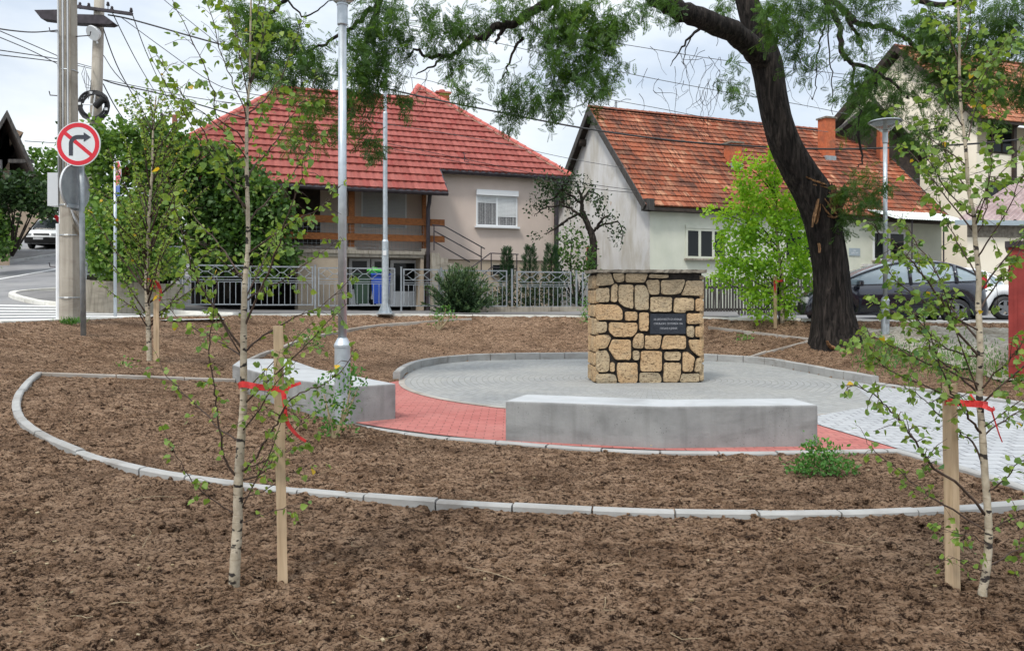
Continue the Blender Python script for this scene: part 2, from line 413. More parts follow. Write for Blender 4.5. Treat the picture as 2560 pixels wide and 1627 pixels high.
M['kerb'] = m_concrete('kerb_concrete', (0.29, 0.29, 0.28), (0.39, 0.39, 0.38), (0.18, 0.16, 0.14), False)
M['kerb_white'] = m_concrete('pale_kerb', (0.60, 0.59, 0.54), (0.74, 0.73, 0.68), (0.44, 0.41, 0.35), False)
M['edging'] = m_concrete('edging_concrete', (0.30, 0.27, 0.24), (0.42, 0.39, 0.35), (0.20, 0.16, 0.12), False)
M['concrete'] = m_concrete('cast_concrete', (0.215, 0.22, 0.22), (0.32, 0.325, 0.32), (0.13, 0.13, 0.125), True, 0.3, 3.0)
M['concrete_top'] = m_concrete('sky_lit_concrete', (0.37, 0.385, 0.395), (0.45, 0.465, 0.475), (0.28, 0.285, 0.285), False, 0.0, 2.5)  # bench tops: sky light from above painted in as a paler concrete
M['old_concrete'] = m_concrete('weathered_concrete', (0.30, 0.27, 0.22), (0.42, 0.38, 0.32), (0.13, 0.11, 0.085), False, 0.7, 1.2)
M['pole_concrete'] = m_concrete('pole_concrete', (0.34, 0.31, 0.26), (0.45, 0.41, 0.35), (0.22, 0.19, 0.16), False, 0.4, 2.0)
M['red_pavers'] = m_pavers('red_pavers', (0.40, 0.125, 0.11), (0.47, 0.165, 0.145), (0.20, 0.075, 0.065), 0.20, 0.10, 0.07, 0.5, (0.50, 0.23, 0.20))
M['grey_pavers'] = m_pavers('grey_pavers', (0.265, 0.275, 0.275), (0.33, 0.34, 0.335), (0.205, 0.205, 0.20), 0.20, 0.105, 0.08, 0.5, (0.37, 0.365, 0.335))
M['light_pavers'] = m_pavers('light_pavers', (0.36, 0.375, 0.39), (0.43, 0.445, 0.46), (0.20, 0.205, 0.215), 0.20, 0.165, 0.06, 0.5, (0.46, 0.47, 0.475))
M['birch'] = m_birch()
M['twig'] = m_noise('birch_twig', (0.045, 0.028, 0.022), (0.09, 0.06, 0.045), 20, 0.8, 0.1, 60)
M['bark'] = m_bark('dark_bark', (0.007, 0.006, 0.0055), (0.024, 0.02, 0.018), (0.07, 0.058, 0.05))
M['garden_bark'] = m_bark('garden_bark', (0.012, 0.010, 0.009), (0.035, 0.029, 0.024), (0.08, 0.065, 0.05))
M['raw_wood'] = m_noise('torn_wood', (0.05, 0.022, 0.01), (0.40, 0.22, 0.10), 6, 0.9, 0.8, 14, 0.03, stretch=(5, 5, 1))
M['torn'] = m_noise('torn_heartwood', (0.012, 0.009, 0.008), (0.20, 0.10, 0.045), 7, 0.95, 0.9, 18, 0.04, stretch=(3, 3, 1))
M['stake'] = m_wood('stake_wood', (0.42, 0.30, 0.185), (0.58, 0.44, 0.29), (26, 26, 1.6))
M['picket'] = m_wood('grey_wood', (0.025, 0.023, 0.022), (0.085, 0.078, 0.072), (18, 18, 1.5))
M['balcony_wood'] = m_wood('varnished_wood', (0.15, 0.05, 0.014), (0.28, 0.105, 0.03), (2, 18, 18))
M['dark_wood'] = m_wood('dark_timber', (0.022, 0.016, 0.013), (0.05, 0.036, 0.028), (4, 4, 4))
M['ribbon'] = m_noise('red_tape', (0.42, 0.016, 0.018), (0.62, 0.035, 0.03), 30, 0.45, 0.1, 60)
M['galv'] = m_noise('galvanised_steel', (0.42, 0.47, 0.51), (0.54, 0.59, 0.63), 9, 0.42, 0.0, metal=0.55, spec=0.5)
M['galv_dull'] = m_noise('dull_zinc', (0.26, 0.29, 0.31), (0.36, 0.39, 0.41), 7, 0.55, 0.0, metal=0.4)
M['fence'] = m_noise('grey_fence_paint', (0.22, 0.245, 0.27), (0.30, 0.325, 0.35), 6, 0.55, 0.0)
M['black'] = m_plain('black_rubber', (0.012, 0.012, 0.013), 0.6)
M['cable'] = m_plain('cable_sheath', (0.02, 0.02, 0.022), 0.6)
M['cable_grey'] = m_plain('grey_cable', (0.09, 0.095, 0.10), 0.6)
M['dark_metal'] = m_noise('dark_metal', (0.03, 0.026, 0.03), (0.06, 0.05, 0.06), 5, 0.5, 0.0, metal=0.3)
M['white_pl'] = m_noise('white_plastic', (0.70, 0.72, 0.74), (0.80, 0.81, 0.82), 4, 0.4, 0.0)
M['pale_grey'] = m_plain('pale_grey', (0.55, 0.57, 0.59), 0.5)
M['sign_red'] = m_plain('sign_red', (0.62, 0.012, 0.03), 0.4)
M['sign_white'] = m_plain('sign_white', (0.66, 0.70, 0.72), 0.4)
M['sign_dark'] = m_plain('sign_charcoal', (0.035, 0.038, 0.055), 0.4)
M['sign_blue'] = m_plain('sign_blue', (0.02, 0.08, 0.34), 0.4)
M['tile_red'] = m_tile('red_tiles', [(0.0, (0.265, 0.075, 0.062)), (0.5, (0.305, 0.09, 0.076)), (1.0, (0.35, 0.112, 0.094))], (0.25, 0.045, 0.04))
M['tile_old'] = m_tile('old_clay_tiles', [(0.0, (0.30, 0.085, 0.042)), (0.45, (0.37, 0.125, 0.068)), (0.8, (0.44, 0.18, 0.105)), (1.0, (0.53, 0.27, 0.16))], None, (0.07, 0.032, 0.025))
M['tile_far'] = m_tile('orange_tiles', [(0.0, (0.46, 0.17, 0.09)), (0.6, (0.55, 0.23, 0.12)), (1.0, (0.64, 0.33, 0.2))], None, (0.16, 0.08, 0.06))
M['ridge_red'] = m_noise('red_ridge_tiles', (0.42, 0.10, 0.085), (0.52, 0.15, 0.12), 5, 0.75, 0.1, 30)
M['ridge_old'] = m_noise('old_ridge_tiles', (0.17, 0.07, 0.05), (0.33, 0.12, 0.075), 6, 0.85, 0.2, 30)
M['mortar_pale'] = m_noise('ridge_mortar', (0.24, 0.12, 0.09), (0.34, 0.19, 0.14), 8, 0.95, 0.3, 30)
M['wall_tan'] = m_plaster('tan_render', (0.57, 0.475, 0.42), (0.63, 0.53, 0.47), (0.49, 0.405, 0.355), 0.35)
M['wall_base'] = m_plaster('plinth_render', (0.40, 0.33, 0.25), (0.48, 0.40, 0.31), (0.28, 0.22, 0.17), 0.5)
M['wall_green'] = m_plaster('pale_green_render', (0.56, 0.58, 0.48), (0.64, 0.65, 0.56), (0.46, 0.48, 0.42), 0.4, 0.8)
M['wall_gable'] = m_plaster('stained_gable_render', (0.58, 0.58, 0.58), (0.70, 0.70, 0.69), (0.42, 0.385, 0.31), 0.85, 0.5, (0.42, 0.31, 0.22))
M['wall_cream'] = m_plaster('cream_render', (0.76, 0.69, 0.56), (0.82, 0.755, 0.63), (0.70, 0.62, 0.50), 0.3)
M['wall_house'] = m_plaster('brown_render', (0.28, 0.22, 0.165), (0.36, 0.29, 0.22), (0.2, 0.15, 0.11), 0.4)
M['brick'] = m_noise('chimney_brick', (0.40, 0.105, 0.045), (0.52, 0.15, 0.065), 9, 0.9, 0.4, 30, 0.01, (0.2, 0.09, 0.06), 2.0)
M['shutter'] = m_noise('shutter_slats', (0.62, 0.64, 0.65), (0.70, 0.72, 0.73), 2, 0.5, 0.0)
M['shutter_grey'] = m_noise('grey_shutter', (0.36, 0.37, 0.38), (0.44, 0.45, 0.46), 2, 0.5, 0.0)
M['glass'] = m_glass('window_glass')
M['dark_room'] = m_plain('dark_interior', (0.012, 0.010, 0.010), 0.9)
M['curtain'] = m_noise('lace_curtain', (0.20, 0.20, 0.205), (0.34, 0.34, 0.345), 30, 0.9, 0.0)
M['white_frame'] = m_plain('white_frame', (0.72, 0.74, 0.76), 0.45)
M['mortar'] = m_noise('dark_mortar', (0.008, 0.007, 0.006), (0.028, 0.023, 0.02), 14, 0.95, 0.6, 40, 0.01)
M['cap'] = m_noise('cap_slab', (0.12, 0.105, 0.085), (0.24, 0.215, 0.175), 9, 0.95, 0.5, 30, 0.01)
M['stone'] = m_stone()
M['plaque'] = m_noise('black_granite', (0.012, 0.016, 0.024), (0.028, 0.034, 0.045), 30, 0.3, 0.0)
M['letter'] = m_plain('engraved_letter', (0.36, 0.37, 0.40), 0.6)
M['rust_red'] = m_noise('red_steel', (0.20, 0.022, 0.018), (0.27, 0.035, 0.028), 4, 0.6, 0.1, 20)
M['corr'] = m_noise('weathered_sheet', (0.34, 0.25, 0.25), (0.46, 0.36, 0.35), 5, 0.7, 0.1, 20, c3=(0.26, 0.18, 0.17), s3=1.2)
M['gutter'] = m_plain('grey_gutter', (0.32, 0.38, 0.42), 0.4)
M['awning'] = m_noise('awning_sheet', (0.66, 0.72, 0.70), (0.76, 0.80, 0.78), 4, 0.5, 0.0)
M['bin_blue'] = m_plain('blue_plastic', (0.02, 0.075, 0.42), 0.4)
M['bin_green'] = m_plain('green_plastic', (0.02, 0.05, 0.03), 0.45)
M['yellow'] = m_plain('yellow_plastic', (0.6, 0.36, 0.05), 0.4)
M['bag_green'] = m_plain('green_bag', (0.10, 0.55, 0.06), 0.4)
M['car_dark'] = m_plain('dark_blue_paint', (0.022, 0.026, 0.042), 0.22, 0.35, 0.6, 1.0)
M['car_white'] = m_plain('white_paint', (0.84, 0.86, 0.88), 0.25, 0.0, 0.5, 0.8)
M['car_silver'] = m_plain('silver_blue_paint', (0.50, 0.58, 0.65), 0.25, 0.4, 0.5, 0.8)
M['car_glass'] = m_plain('car_glass', (0.26, 0.33, 0.37), 0.04, 0.0, 1.0)  # pale base colour stands in for sky reflected in the glass
M['van_glass'] = m_plain('van_glass', (0.012, 0.015, 0.018), 0.1, 0.0, 0.2)
M['rim'] = m_plain('wheel_rim', (0.20, 0.21, 0.22), 0.35, 0.7)
M['lamp_red'] = m_plain('red_lamp', (0.55, 0.02, 0.03), 0.2)
M['lamp_clear'] = m_plain('clear_lamp', (0.55, 0.58, 0.60), 0.1)
def m_clear():
    k = NT('lamp_glass'); k.p.inputs['Transmission Weight'].default_value = 0.9; k.p.inputs['Roughness'].default_value = 0.12; k.p.inputs['IOR'].default_value = 1.2
    k.base((0.86, 0.89, 0.91)); return k.m
M['lamp_glass'] = m_clear()
M['leaf_birch'] = m_leaf('birch_leaf', [(0.0, (0.075, 0.17, 0.055)), (0.45, (0.16, 0.27, 0.06)), (0.85, (0.25, 0.36, 0.065)), (0.93, (0.29, 0.38, 0.07)), (0.97, (0.62, 0.42, 0.04))], 0.42)
M['leaf_big'] = m_leaf('feather_leaf', [(0.0, (0.03, 0.07, 0.02)), (0.5, (0.07, 0.155, 0.028)), (0.85, (0.12, 0.24, 0.035)), (1.0, (0.25, 0.32, 0.05))], 0.45)
M['leaf_bush'] = m_leaf('bush_leaf', [(0.0, (0.035, 0.085, 0.022)), (0.5, (0.10, 0.20, 0.04)), (0.85, (0.19, 0.32, 0.06)), (1.0, (0.26, 0.4, 0.07))], 0.35)
M['leaf_dark'] = m_leaf('dark_leaf', [(0.0, (0.014, 0.032, 0.012)), (0.6, (0.03, 0.065, 0.02)), (1.0, (0.07, 0.13, 0.035))], 0.25)
M['leaf_lime'] = m_leaf('lime_leaf', [(0.0, (0.13, 0.27, 0.035)), (0.5, (0.26, 0.50, 0.05)), (1.0, (0.42, 0.60, 0.06))], 0.55)
M['leaf_thuja'] = m_leaf('thuja_spray', [(0.0, (0.015, 0.045, 0.02)), (1.0, (0.04, 0.10, 0.03))], 0.1)
M['leaf_rosemary'] = m_leaf('needle', [(0.0, (0.025, 0.055, 0.028)), (0.6, (0.06, 0.115, 0.045)), (1.0, (0.15, 0.22, 0.09))], 0.15)
M['leaf_weed'] = m_leaf('weed_leaf', [(0.0, (0.05, 0.14, 0.03)), (0.6, (0.09, 0.24, 0.05)), (1.0, (0.18, 0.34, 0.07))], 0.35)
M['straw'] = m_leaf('dry_straw', [(0.0, (0.30, 0.22, 0.12)), (1.0, (0.50, 0.42, 0.28))], 0.2)

# ------------------------------------------------------------------ ground
def grid(name, x0, x1, y0, y1, nx, ny, zf, mat, smooth=True, kind='structure', keep=None):
    xs = np.linspace(x0, x1, nx); ys = np.linspace(y0, y1, ny)
    X, Y = np.meshgrid(xs, ys); Z = zf(X, Y)
    v = np.stack([X.ravel(), Y.ravel(), Z.ravel()], 1)
    i = np.arange(nx * ny).reshape(ny, nx)
    f = np.stack([i[:-1, :-1], i[:-1, 1:], i[1:, 1:], i[1:, :-1]], -1).reshape(-1, 4)
    if keep is not None:
        k = keep(X, Y).ravel(); f = f[k[f].all(1)]
        u = np.unique(f); re = -np.ones(len(v), int); re[u] = np.arange(len(u)); v = v[u]; f = re[f]
    o = np_mesh(name, v, f, mat, None, smooth); return tag(o, kind=kind)

# paved outlines first, so that the soil can be cut away under them
ring_px = [(611, 999), (660, 1013), (715, 1027), (770, 1040), (828, 1051), (883, 1061), (980, 1076), (1080, 1090), (1170, 1097), (1266, 1104), (1415, 1117), (1602, 1127), (1740, 1129), (1872, 1129.5), (1959, 1129), (2106, 1126), (2247, 1123)]
RING = [G(x, y, flat) for x, y in ring_px]
back_px = [(1000, 951), (1008, 942), (1022, 931), (1045, 921), (1075, 914), (1130, 906), (1190, 902), (1250, 900), (1400, 897.5), (1500, 897), (1600, 897.5), (1680, 899), (1750, 901), (1850, 906), (1900, 910), (1950, 918), (1988, 926), (2040, 936), (2076, 944), (2120, 951), (2150, 957.5), (2180, 963), (2230, 971), (2312, 980), (2453, 1000), (2560, 1016), (2700, 1040)]
BACK = [G(x, y, flat) for x, y in back_px]
path_px = [(2247, 1123), (2400, 1165), (2560, 1214), (2800, 1300)]
PATHE = [G(x, y, flat) for x, y in path_px]
PAVED = np.array([(p.x, p.y) for p in RING] + [(p.x, p.y) for p in PATHE[1:]] + [(p.x, p.y) for p in reversed(BACK)] + [(-2.4, 12.6), (-3.4, 13.4), (-4.7, 13.2)])
def in_poly(X, Y, P):
    r = np.zeros(X.shape, bool); n = len(P)
    for i in range(n):
        x1, y1 = P[i]; x2, y2 = P[(i + 1) % n]
        c = ((y1 > Y) != (y2 > Y)) & (X < (x2 - x1) * (Y - y1) / (y2 - y1 + 1e-12) + x1); r ^= c
    return r
def poly_dist(X, Y, P):
    best = np.full(X.shape, 1e9); n = len(P)
    for i in range(n):
        ax, ay = P[i]; bx, by = P[(i + 1) % n]; dx, dy = bx - ax, by - ay
        t = np.clip(((X - ax) * dx + (Y - ay) * dy) / (dx * dx + dy * dy + 1e-12), 0, 1)
        best = np.minimum(best, np.hypot(X - ax - t * dx, Y - ay - t * dy))
    return best
def soil_rough(X, Y):
    Z = soil(X, Y)
    n = 0.022 * fbm(X * 1.1, Y * 1.1, 3) + 0.022 * fbm(X * 3.6 + 9, Y * 3.6, 2, 0.6)
    wx, wy = X + 0.03 * pnoise(X * 11, Y * 11 + 40), Y + 0.03 * pnoise(X * 11 + 80, Y * 11)
    lump = 1 - 2 * np.abs(fbm(wx * 6.3 + 31, wy * 7.5 + 7, 3, 0.62)); n = n + 0.018 * np.clip(lump, -1.2, 1)
    fine = 1 - 2 * np.abs(pnoise(wx * 19 + 3, wy * 21)); n = n + 0.012 * fine + 0.010 * pnoise(X * 37, Y * 37)
    pit = sstep(0.30, 0.60, fbm(wx * 6.4 + 71, wy * 8.2 + 13, 4, 0.65)); n = n - 0.07 * pit
    inside = in_poly(X, Y, PAVED); d = poly_dist(X, Y, PAVED)
    n = n * sstep(0.0, 0.3, d) + 0.0
    Z = Z + n
    # tumbles over the edging in places
    Z = np.where(inside, np.minimum(Z, 0.0) - 0.12, np.where(d < 0.9, np.minimum(Z, np.maximum(Z, 0.02)), Z))
    fr = (Y < 11.0) & (d < 0.5) & (~inside); Z = np.where(fr, Z - 0.05 * (1 - sstep(0.1, 0.5, d)), Z)
    e = edge_dist(X, Y); Z = np.where(e < 0.02, street(X, Y) - 0.35, Z)
    return Z
near_keep = lambda X, Y: np.ones(X.shape, bool)
grid('soil', -7.0, 7.0, 2.2, 8.6, 900, 430, soil_rough, M['soil'], True)
far = grid('soil', -12.0, 16.0, 8.6, 23.0, 700, 400, soil_rough, M['soil'], True, keep=lambda X, Y: (edge_dist(X, Y) > -0.4))
grid('soil', -12.0, -7.0, 2.2, 8.6, 90, 120, soil_rough, M['soil'], True)
grid('soil', 7.0, 16.0, 2.2, 8.6, 120, 120, soil_rough, M['soil'], True)
grid('soil', -12.0, 16.0, -6.0, 2.2, 120, 60, soil_rough, M['soil'], True)

def street_keep(X, Y): return edge_dist(X, Y) < 0.25
grid('road', -60, 40, 0, 62, 260, 220, lambda X, Y: street(X, Y), M['asphalt'], True, keep=street_keep)
grid('ground', -220, 220, -60, 400, 120, 120, lambda X, Y: np.where(Y < 62, np.where((np.abs(X) < 40), street(X, Y) * (Y > 24) - 0.45 - 0.5 * (Y < 24), street(np.clip(X, -60, 40), np.clip(Y, 0, 62)) - 0.5), street(np.clip(X, -60, 40), 62.0) - 0.5), M['grass'], True)

# kerb between soil and street; the pavement kerb B curves away to the left
def offset_line(P, d):
    Q = []
    for i in range(len(P)):
        t = (P[min(i + 1, len(P) - 1)] - P[max(i - 1, 0)]); n = Vector((-t.y, t.x, 0)).normalized(); Q.append(P[i] + n * d)
    return Q
def resample(P, step):
    out_ = [P[0].copy()]; acc = 0.0
    for a, b in zip(P[:-1], P[1:]):
        l = (b - a).length; t = step - acc
        while t <= l:
            out_.append(a + (b - a) * (t / l)); t += step
        acc = l - (t - step)
    if (out_[-1] - P[-1]).length > step * 0.3: out_.append(P[-1].copy())
    return out_
def smooth_line(P, it=2):
    for _ in range(it):
        Q = [P[0]]
        for a, b in zip(P[:-1], P[1:]): Q += [a * 0.75 + b * 0.25, a * 0.25 + b * 0.75]
        P = Q + [P[-1]]
    return P
def kerb_line(name, P, w, top, deep, mat, stone=0.5, gap=0.008, zf=None, side=0.0, rnd=0.004, ch=0.012):
    """a row of kerbstones along P; top: height of the top above zf(x, y)"""
    P = [Vector((p.x, p.y, 0)) for p in smooth_line(P)]
    Q = resample(P, stone / 2); m = MB(); i = 0
    while i < len(Q) - 1:
        seg = Q[i:i + 3]; i += 2
        if len(seg) < 2: break
        dz = R.uniform(-rnd, rnd); dl = R.uniform(-rnd, rnd)
        tr = []
        for j, p in enumerate(seg):
            t = unit(seg[min(j + 1, len(seg) - 1)] - seg[max(j - 1, 0)]); n = Vector((-t.y, t.x, 0))
            q = p + t * (gap if j == 0 else (-gap if j == len(seg) - 1 else 0)) + n * (side + dl)
            z = float(zf(p.x, p.y)) + top + dz if zf else top + dz
            tr.append([q - n * w / 2 + V(0, 0, z - deep), q - n * w / 2 + V(0, 0, z - ch), q - n * (w / 2 - ch) + V(0, 0, z), q + n * (w / 2 - ch) + V(0, 0, z), q + n * w / 2 + V(0, 0, z - ch), q + n * w / 2 + V(0, 0, z - deep)])
        vs = [p for r in tr for p in r]; k = 6; fs = []
        for j in range(len(tr) - 1):
            for a in range(5): fs.append((j * k + a, j * k + a + 1, (j + 1) * k + a + 1, (j + 1) * k + a))
        fs += [(5, 4, 3, 2, 1, 0), tuple((len(tr) - 1) * k + a for a in range(6))]
        m.add(vs, fs)
    return tag(m.build(name, mat, fixn=True), kind='structure')
kerb_line('kerb', EDGE, 0.13, 0.10, 0.5, M['kerb_white'], 0.9, zf=street, side=0.03)
kb_px = [(28, 742), (60, 753), (110, 763), (200, 770), (300, 778), (380, 783), (450, 787), (520, 791), (590, 793.5)]
KB = [G(x, y, street, 0.0) for x, y in kb_px]
KB = [G(150, 727, street), G(60, 733, street), G(32, 738, street)] + KB
kerb_line('kerb', KB, 0.20, 0.13, 0.4, M['kerb_white'], 0.7, zf=street)
# pavement between the kerb and the fences
PF = KB[2:] + [p for p in EDGE if p.x > -6.7 and p.x < 6]
FL = [Vector((-13.2, 25.5, 0)), Vector((-12.2, 21.3, 0)), Vector((-9.5, 21.9, 0)), Vector((0.9, 24.8, 0)), Vector((8.2, 26.8, 0))]
a_ = resample([Vector((p.x, p.y, 0)) for p in smooth_line(PF)], 0.4)
m = MB(); nf = len(a_); fl_ = resample(FL, 0.15)
fl_ = [fl_[int(i * (len(fl_) - 1) / (nf - 1))] for i in range(nf)]
def pav(x, y): return float(street(x, y)) + 0.12
vs = []; K = 8
for i in range(nf):
    for j in range(K + 1):
        p = a_[i].lerp(fl_[i] + V(0, 1.2, 0), j / K); vs.append((p.x, p.y, pav(p.x, p.y)))
m.add(vs, [(i * (K + 1) + j, i * (K + 1) + j + 1, (i + 1) * (K + 1) + j + 1, (i + 1) * (K + 1) + j) for i in range(nf - 1) for j in range(K)])
tag(m.build('pavement', M['pavement'], fixn=True), kind='structure')
# zebra crossing: long bars side by side over the road between kerb and soil
m = MB()
A = [G(x, y, street) for x, y in [(-60, 812), (100, 808), (260, 801), (400, 795)]]
for i in range(7):
    y0 = 805 - i * 6.0; y1 = y0 - 3.4
    x0 = -80 + 12 * i; x1 = [560, 545, 520, 480, 430, 350, 250][i]; n = 14
    vs = []
    for k in range(n + 1):
        x = x0 + (x1 - x0) * k / n; dy = (x - 200) * (-0.020 - i * (-0.0065))
        for y in (y0, y1):
            p = G(x, y + dy, street); vs.append((p.x, p.y, float(street(p.x, p.y)) + 0.006))
    m.add(vs, [(2 * k, 2 * k + 2, 2 * k + 3, 2 * k + 1) for k in range(n)])
tag(m.build('zebra_crossing', M['paint'], fixn=True), kind='structure')
m = MB()
def road_strip(px, w):
    P = [G(x, y, street) for x, y in px]; P = resample(P, 1.0); vs = []
    for i, p in enumerate(P):
        t = unit(P[min(i + 1, len(P) - 1)] - P[max(i - 1, 0)]); n = Vector((-t.y, t.x, 0)).normalized()
        for s_ in (-1, 1):
            q = p + n * w / 2 * s_; vs.append((q.x, q.y, float(street(q.x, q.y)) + 0.012))
    m.add(vs, [(2 * i, 2 * i + 2, 2 * i + 3, 2 * i + 1) for i in range(len(P) - 1)])
road_strip([(-30, 703), (30, 693), (80, 684), (130, 675), (170, 667)], 0.22)
tag(m.build('centre_line', M['paint'], fixn=True), kind='structure')
# far kerb and verge of the road that climbs to the left
FK = [G(x, y, street) for x, y in [(-40, 668), (0, 660), (70, 650), (140, 639), (185, 634)]]
kerb_line('kerb', FK, 0.25, 0.12, 0.4, M['kerb'], 0.9, zf=street)
m = MB(); vs = []; Q = resample(FK, 0.8)
for p in Q:
    for w_ in (0, 1, 2, 4, 7, 12):
        vs.append((p.x - w_, p.y + 0.2 * w_, float(street(p.x - w_, p.y + 0.2 * w_)) + 0.10))
m.add(vs, [(6 * i + j, 6 * i + j + 1, 6 * i + j + 7, 6 * i + j + 6) for i in range(len(Q) - 1) for j in range(5)])
tag(m.build('pavement', M['pavement'], fixn=True), kind='structure')
# gravel patch beside the path at the right
gp = [(2150, 826), (2240, 819), (2420, 822), (2600, 826), (2640, 950), (2500, 960), (2420, 930), (2330, 900), (2230, 868)]
GP = np.array([(p.x, p.y) for p in [G(x, y) for x, y in gp]])
grid('gravel', 7.0, 16.0, 9.0, 18.0, 200, 200, lambda X, Y: soil(X, Y) + 0.045 + 0.02 * fbm(X * 6, Y * 6, 3), M['gravel'], True, keep=lambda X, Y: in_poly(X + 0.12 * pnoise(X * 3, Y * 3), Y + 0.1 * pnoise(X * 3 + 9, Y * 3), GP) & (edge_dist(X, Y) > 0.05))

# ------------------------------------------------------------------ paving
def fan(name, poly, z, mat, uvf, c=None):
    c = c or sum((Vector((p[0], p[1], 0)) for p in poly), Vector()) / len(poly)
    mm = MB(); n = len(poly); RN = 10
    vs = []; uv = []
    for j in range(RN + 1):
        for i in range(n):
            x = c.x + (poly[i][0] - c.x) * j / RN; y = c.y + (poly[i][1] - c.y) * j / RN; vs.append((x, y, z))
    fs = []; uvs = []
    for j in range(RN):
        for i in range(n):
            i2 = (i + 1) % n; q = (j * n + i, j * n + i2, (j + 1) * n + i2, (j + 1) * n + i); fs.append(q); uvs.append(uvf([vs[k] for k in q]))
    mm.add(vs, fs, uvs)
    return tag(mm.build(name, mat, fixn=True), kind='structure')
def uv_polar(r0):
    def f(q):
        a = [math.atan2(p[1] - CY, p[0] - CX) for p in q]; a0 = a[0]
        a = [x + (2 * math.pi if x - a0 < -3 else (-2 * math.pi if x - a0 > 3 else 0)) for x in a]
        return [(x * r0, math.hypot(p[0] - CX, p[1] - CY)) for x, p in zip(a, q)]
    return f
def uv_lin(ang):
    ca, sa = math.cos(ang), math.sin(ang)
    return lambda q: [(p[0] * ca + p[1] * sa, -p[0] * sa + p[1] * ca) for p in q]
RG = 4.46
def circ(r, a0, a1, n): return [(CX + r * math.cos(a0 + (a1 - a0) * i / n), CY + r * math.sin(a0 + (a1 - a0) * i / n)) for i in range(n + 1)]
# grey disc: front half true circle, back follows the kerb
ang0 = math.atan2(BACK[0].y - CY, BACK[0].x - CX); 
p_r = G(2194, 1014, flat); p_l = G(2044, 1046, flat)
g_front = circ(RG, math.radians(180), math.radians(320), 70)
disc = [(p.x, p.y) for p in BACK[1:23]][::-1] + g_front
fan('plaza_paving', disc, 0.004, M['grey_pavers'], uv_polar(3.0), Vector((CX, CY, 0)))
# path paving under everything else at the right
pp = [(p.x, p.y) for p in PATHE] + [(p.x, p.y) for p in reversed(BACK[19:])] + [(G(2194, 1014, flat).x, G(2194, 1014, flat).y), (G(2044, 1040, flat).x, G(2044, 1040, flat).y), (G(2044, 1062, flat).x, G(2044, 1062, flat).y)]
fan('path_paving', pp, 0.009, M['light_pavers'], uv_lin(math.radians(-5)))
# red ring: quads between disc and kerb
m = MB(); a0, a1 = math.radians(176), math.radians(317); n = 90; vs = []
tipA = G(2044, 1060, flat); tipB = G(2236, 1116, flat)
for i in range(n + 1):
    a = a0 + (a1 - a0) * i / n
    for j in range(5):
        r = RG - 0.03 + (6.47 - RG + 0.03) * j / 4; vs.append((CX + r * math.cos(a), CY + r * math.sin(a), 0.0))
fs = [(5 * i + j, 5 * i + j + 1, 5 * i + j + 6, 5 * i + j + 5) for i in range(n) for j in range(4)]
def keepf(q):
    c = sum((Vector(vs[k]) for k in q), Vector()) / 4
    d = tipB - tipA; return d.x * (c.y - tipA.y) - d.y * (c.x - tipA.x) < 0.06 or c.x < 1.5
fs = [q for q in fs if keepf(q)]
m.add(vs, fs, [uv_lin(0.0)([vs[k] for k in q]) for q in fs])
tag(m.build('ring_paving', M['red_pavers'], fixn=True), kind='structure')
m = MB(); m.add([(p[0], p[1], -0.012) for p in PAVED], [tuple(range(len(PAVED)))]); tag(m.build('paving_bed', M['pavement'], fixn=True), kind='structure')
# thin border course between grey and red
m = MB(); Q = circ(RG, math.radians(180), math.radians(312), 80); vs = []
for x, y in Q:
    u = Vector((x - CX, y - CY, 0)).normalized()
    for d in (-0.05, 0.05): vs.append((x + u.x * d, y + u.y * d, 0.0075))
m.add(vs, [(2 * i, 2 * i + 1, 2 * i + 3, 2 * i + 2) for i in range(80)])
tag(m.build('border_course', M['edging'], fixn=True), kind='structure')

# ------------------------------------------------------------------ kerbs of the garden
bk = [p for p in BACK]
kerb_line('kerb', bk[:22], 0.13, 0.155, 0.4, M['kerb'], 0.6, side=0.065, zf=lambda x, y: 0.0)
kerb_line('kerb', bk[21:], 0.12, 0.05, 0.3, M['kerb'], 0.6, side=0.06, zf=lambda x, y: 0.0)
kerb_line('kerb', RING, 0.09, 0.012, 0.3, M['kerb'], 0.55, side=-0.045, zf=lambda x, y: 0.0)
kerb_line('kerb', PATHE, 0.09, 0.012, 0.3, M['kerb'], 0.55, side=-0.045, zf=lambda x, y: 0.0)
outer_px = [(97, 930), (72, 948), (52, 972), (40, 1000), (42, 1022), (52, 1042), (75, 1064), (120, 1090), (165, 1110), (215, 1130), (300, 1155), (400, 1178), (510, 1193), (600, 1205), (700, 1216), (790, 1224), (958, 1238), (1137, 1250), (1316, 1260), (1505, 1270), (1697, 1277), (1886, 1279), (2070, 1278), (2250, 1272), (2420, 1262), (2560, 1253), (2700, 1240)]
soil2 = lambda x, y: float(soil(x, y)) + 0.0
OUT = [G(x, y, soil, 0.055) for x, y in outer_px]
kerb_line('kerb', OUT, 0.085, 0.055, 0.3, M['kerb'], 0.54, zf=soil, gap=0.006, rnd=0.006)
def edging(px, w=0.06, top=0.06): kerb_line('edging', [G(x, y, soil, top) for x, y in px], w, top, 0.3, M['edging'], 0.9, zf=soil, rnd=0.01)
edging([(103, 931), (200, 934), (330, 938), (450, 942), (588, 946)])
edging([(612, 902), (640, 889), (671, 877), (713, 862), (750, 848), (794, 837), (867, 823), (920, 814), (977, 807), (1080, 800), (1185, 794)], 0.08, 0.07)
edging([(1770, 816), (1860, 825), (1960, 837), (2034, 845)])
edging([(1845, 894), (1900, 880), (1960, 865), (2034, 847)])
edging([(2128, 838), (2170, 830), (2221, 820)], 0.1, 0.08)

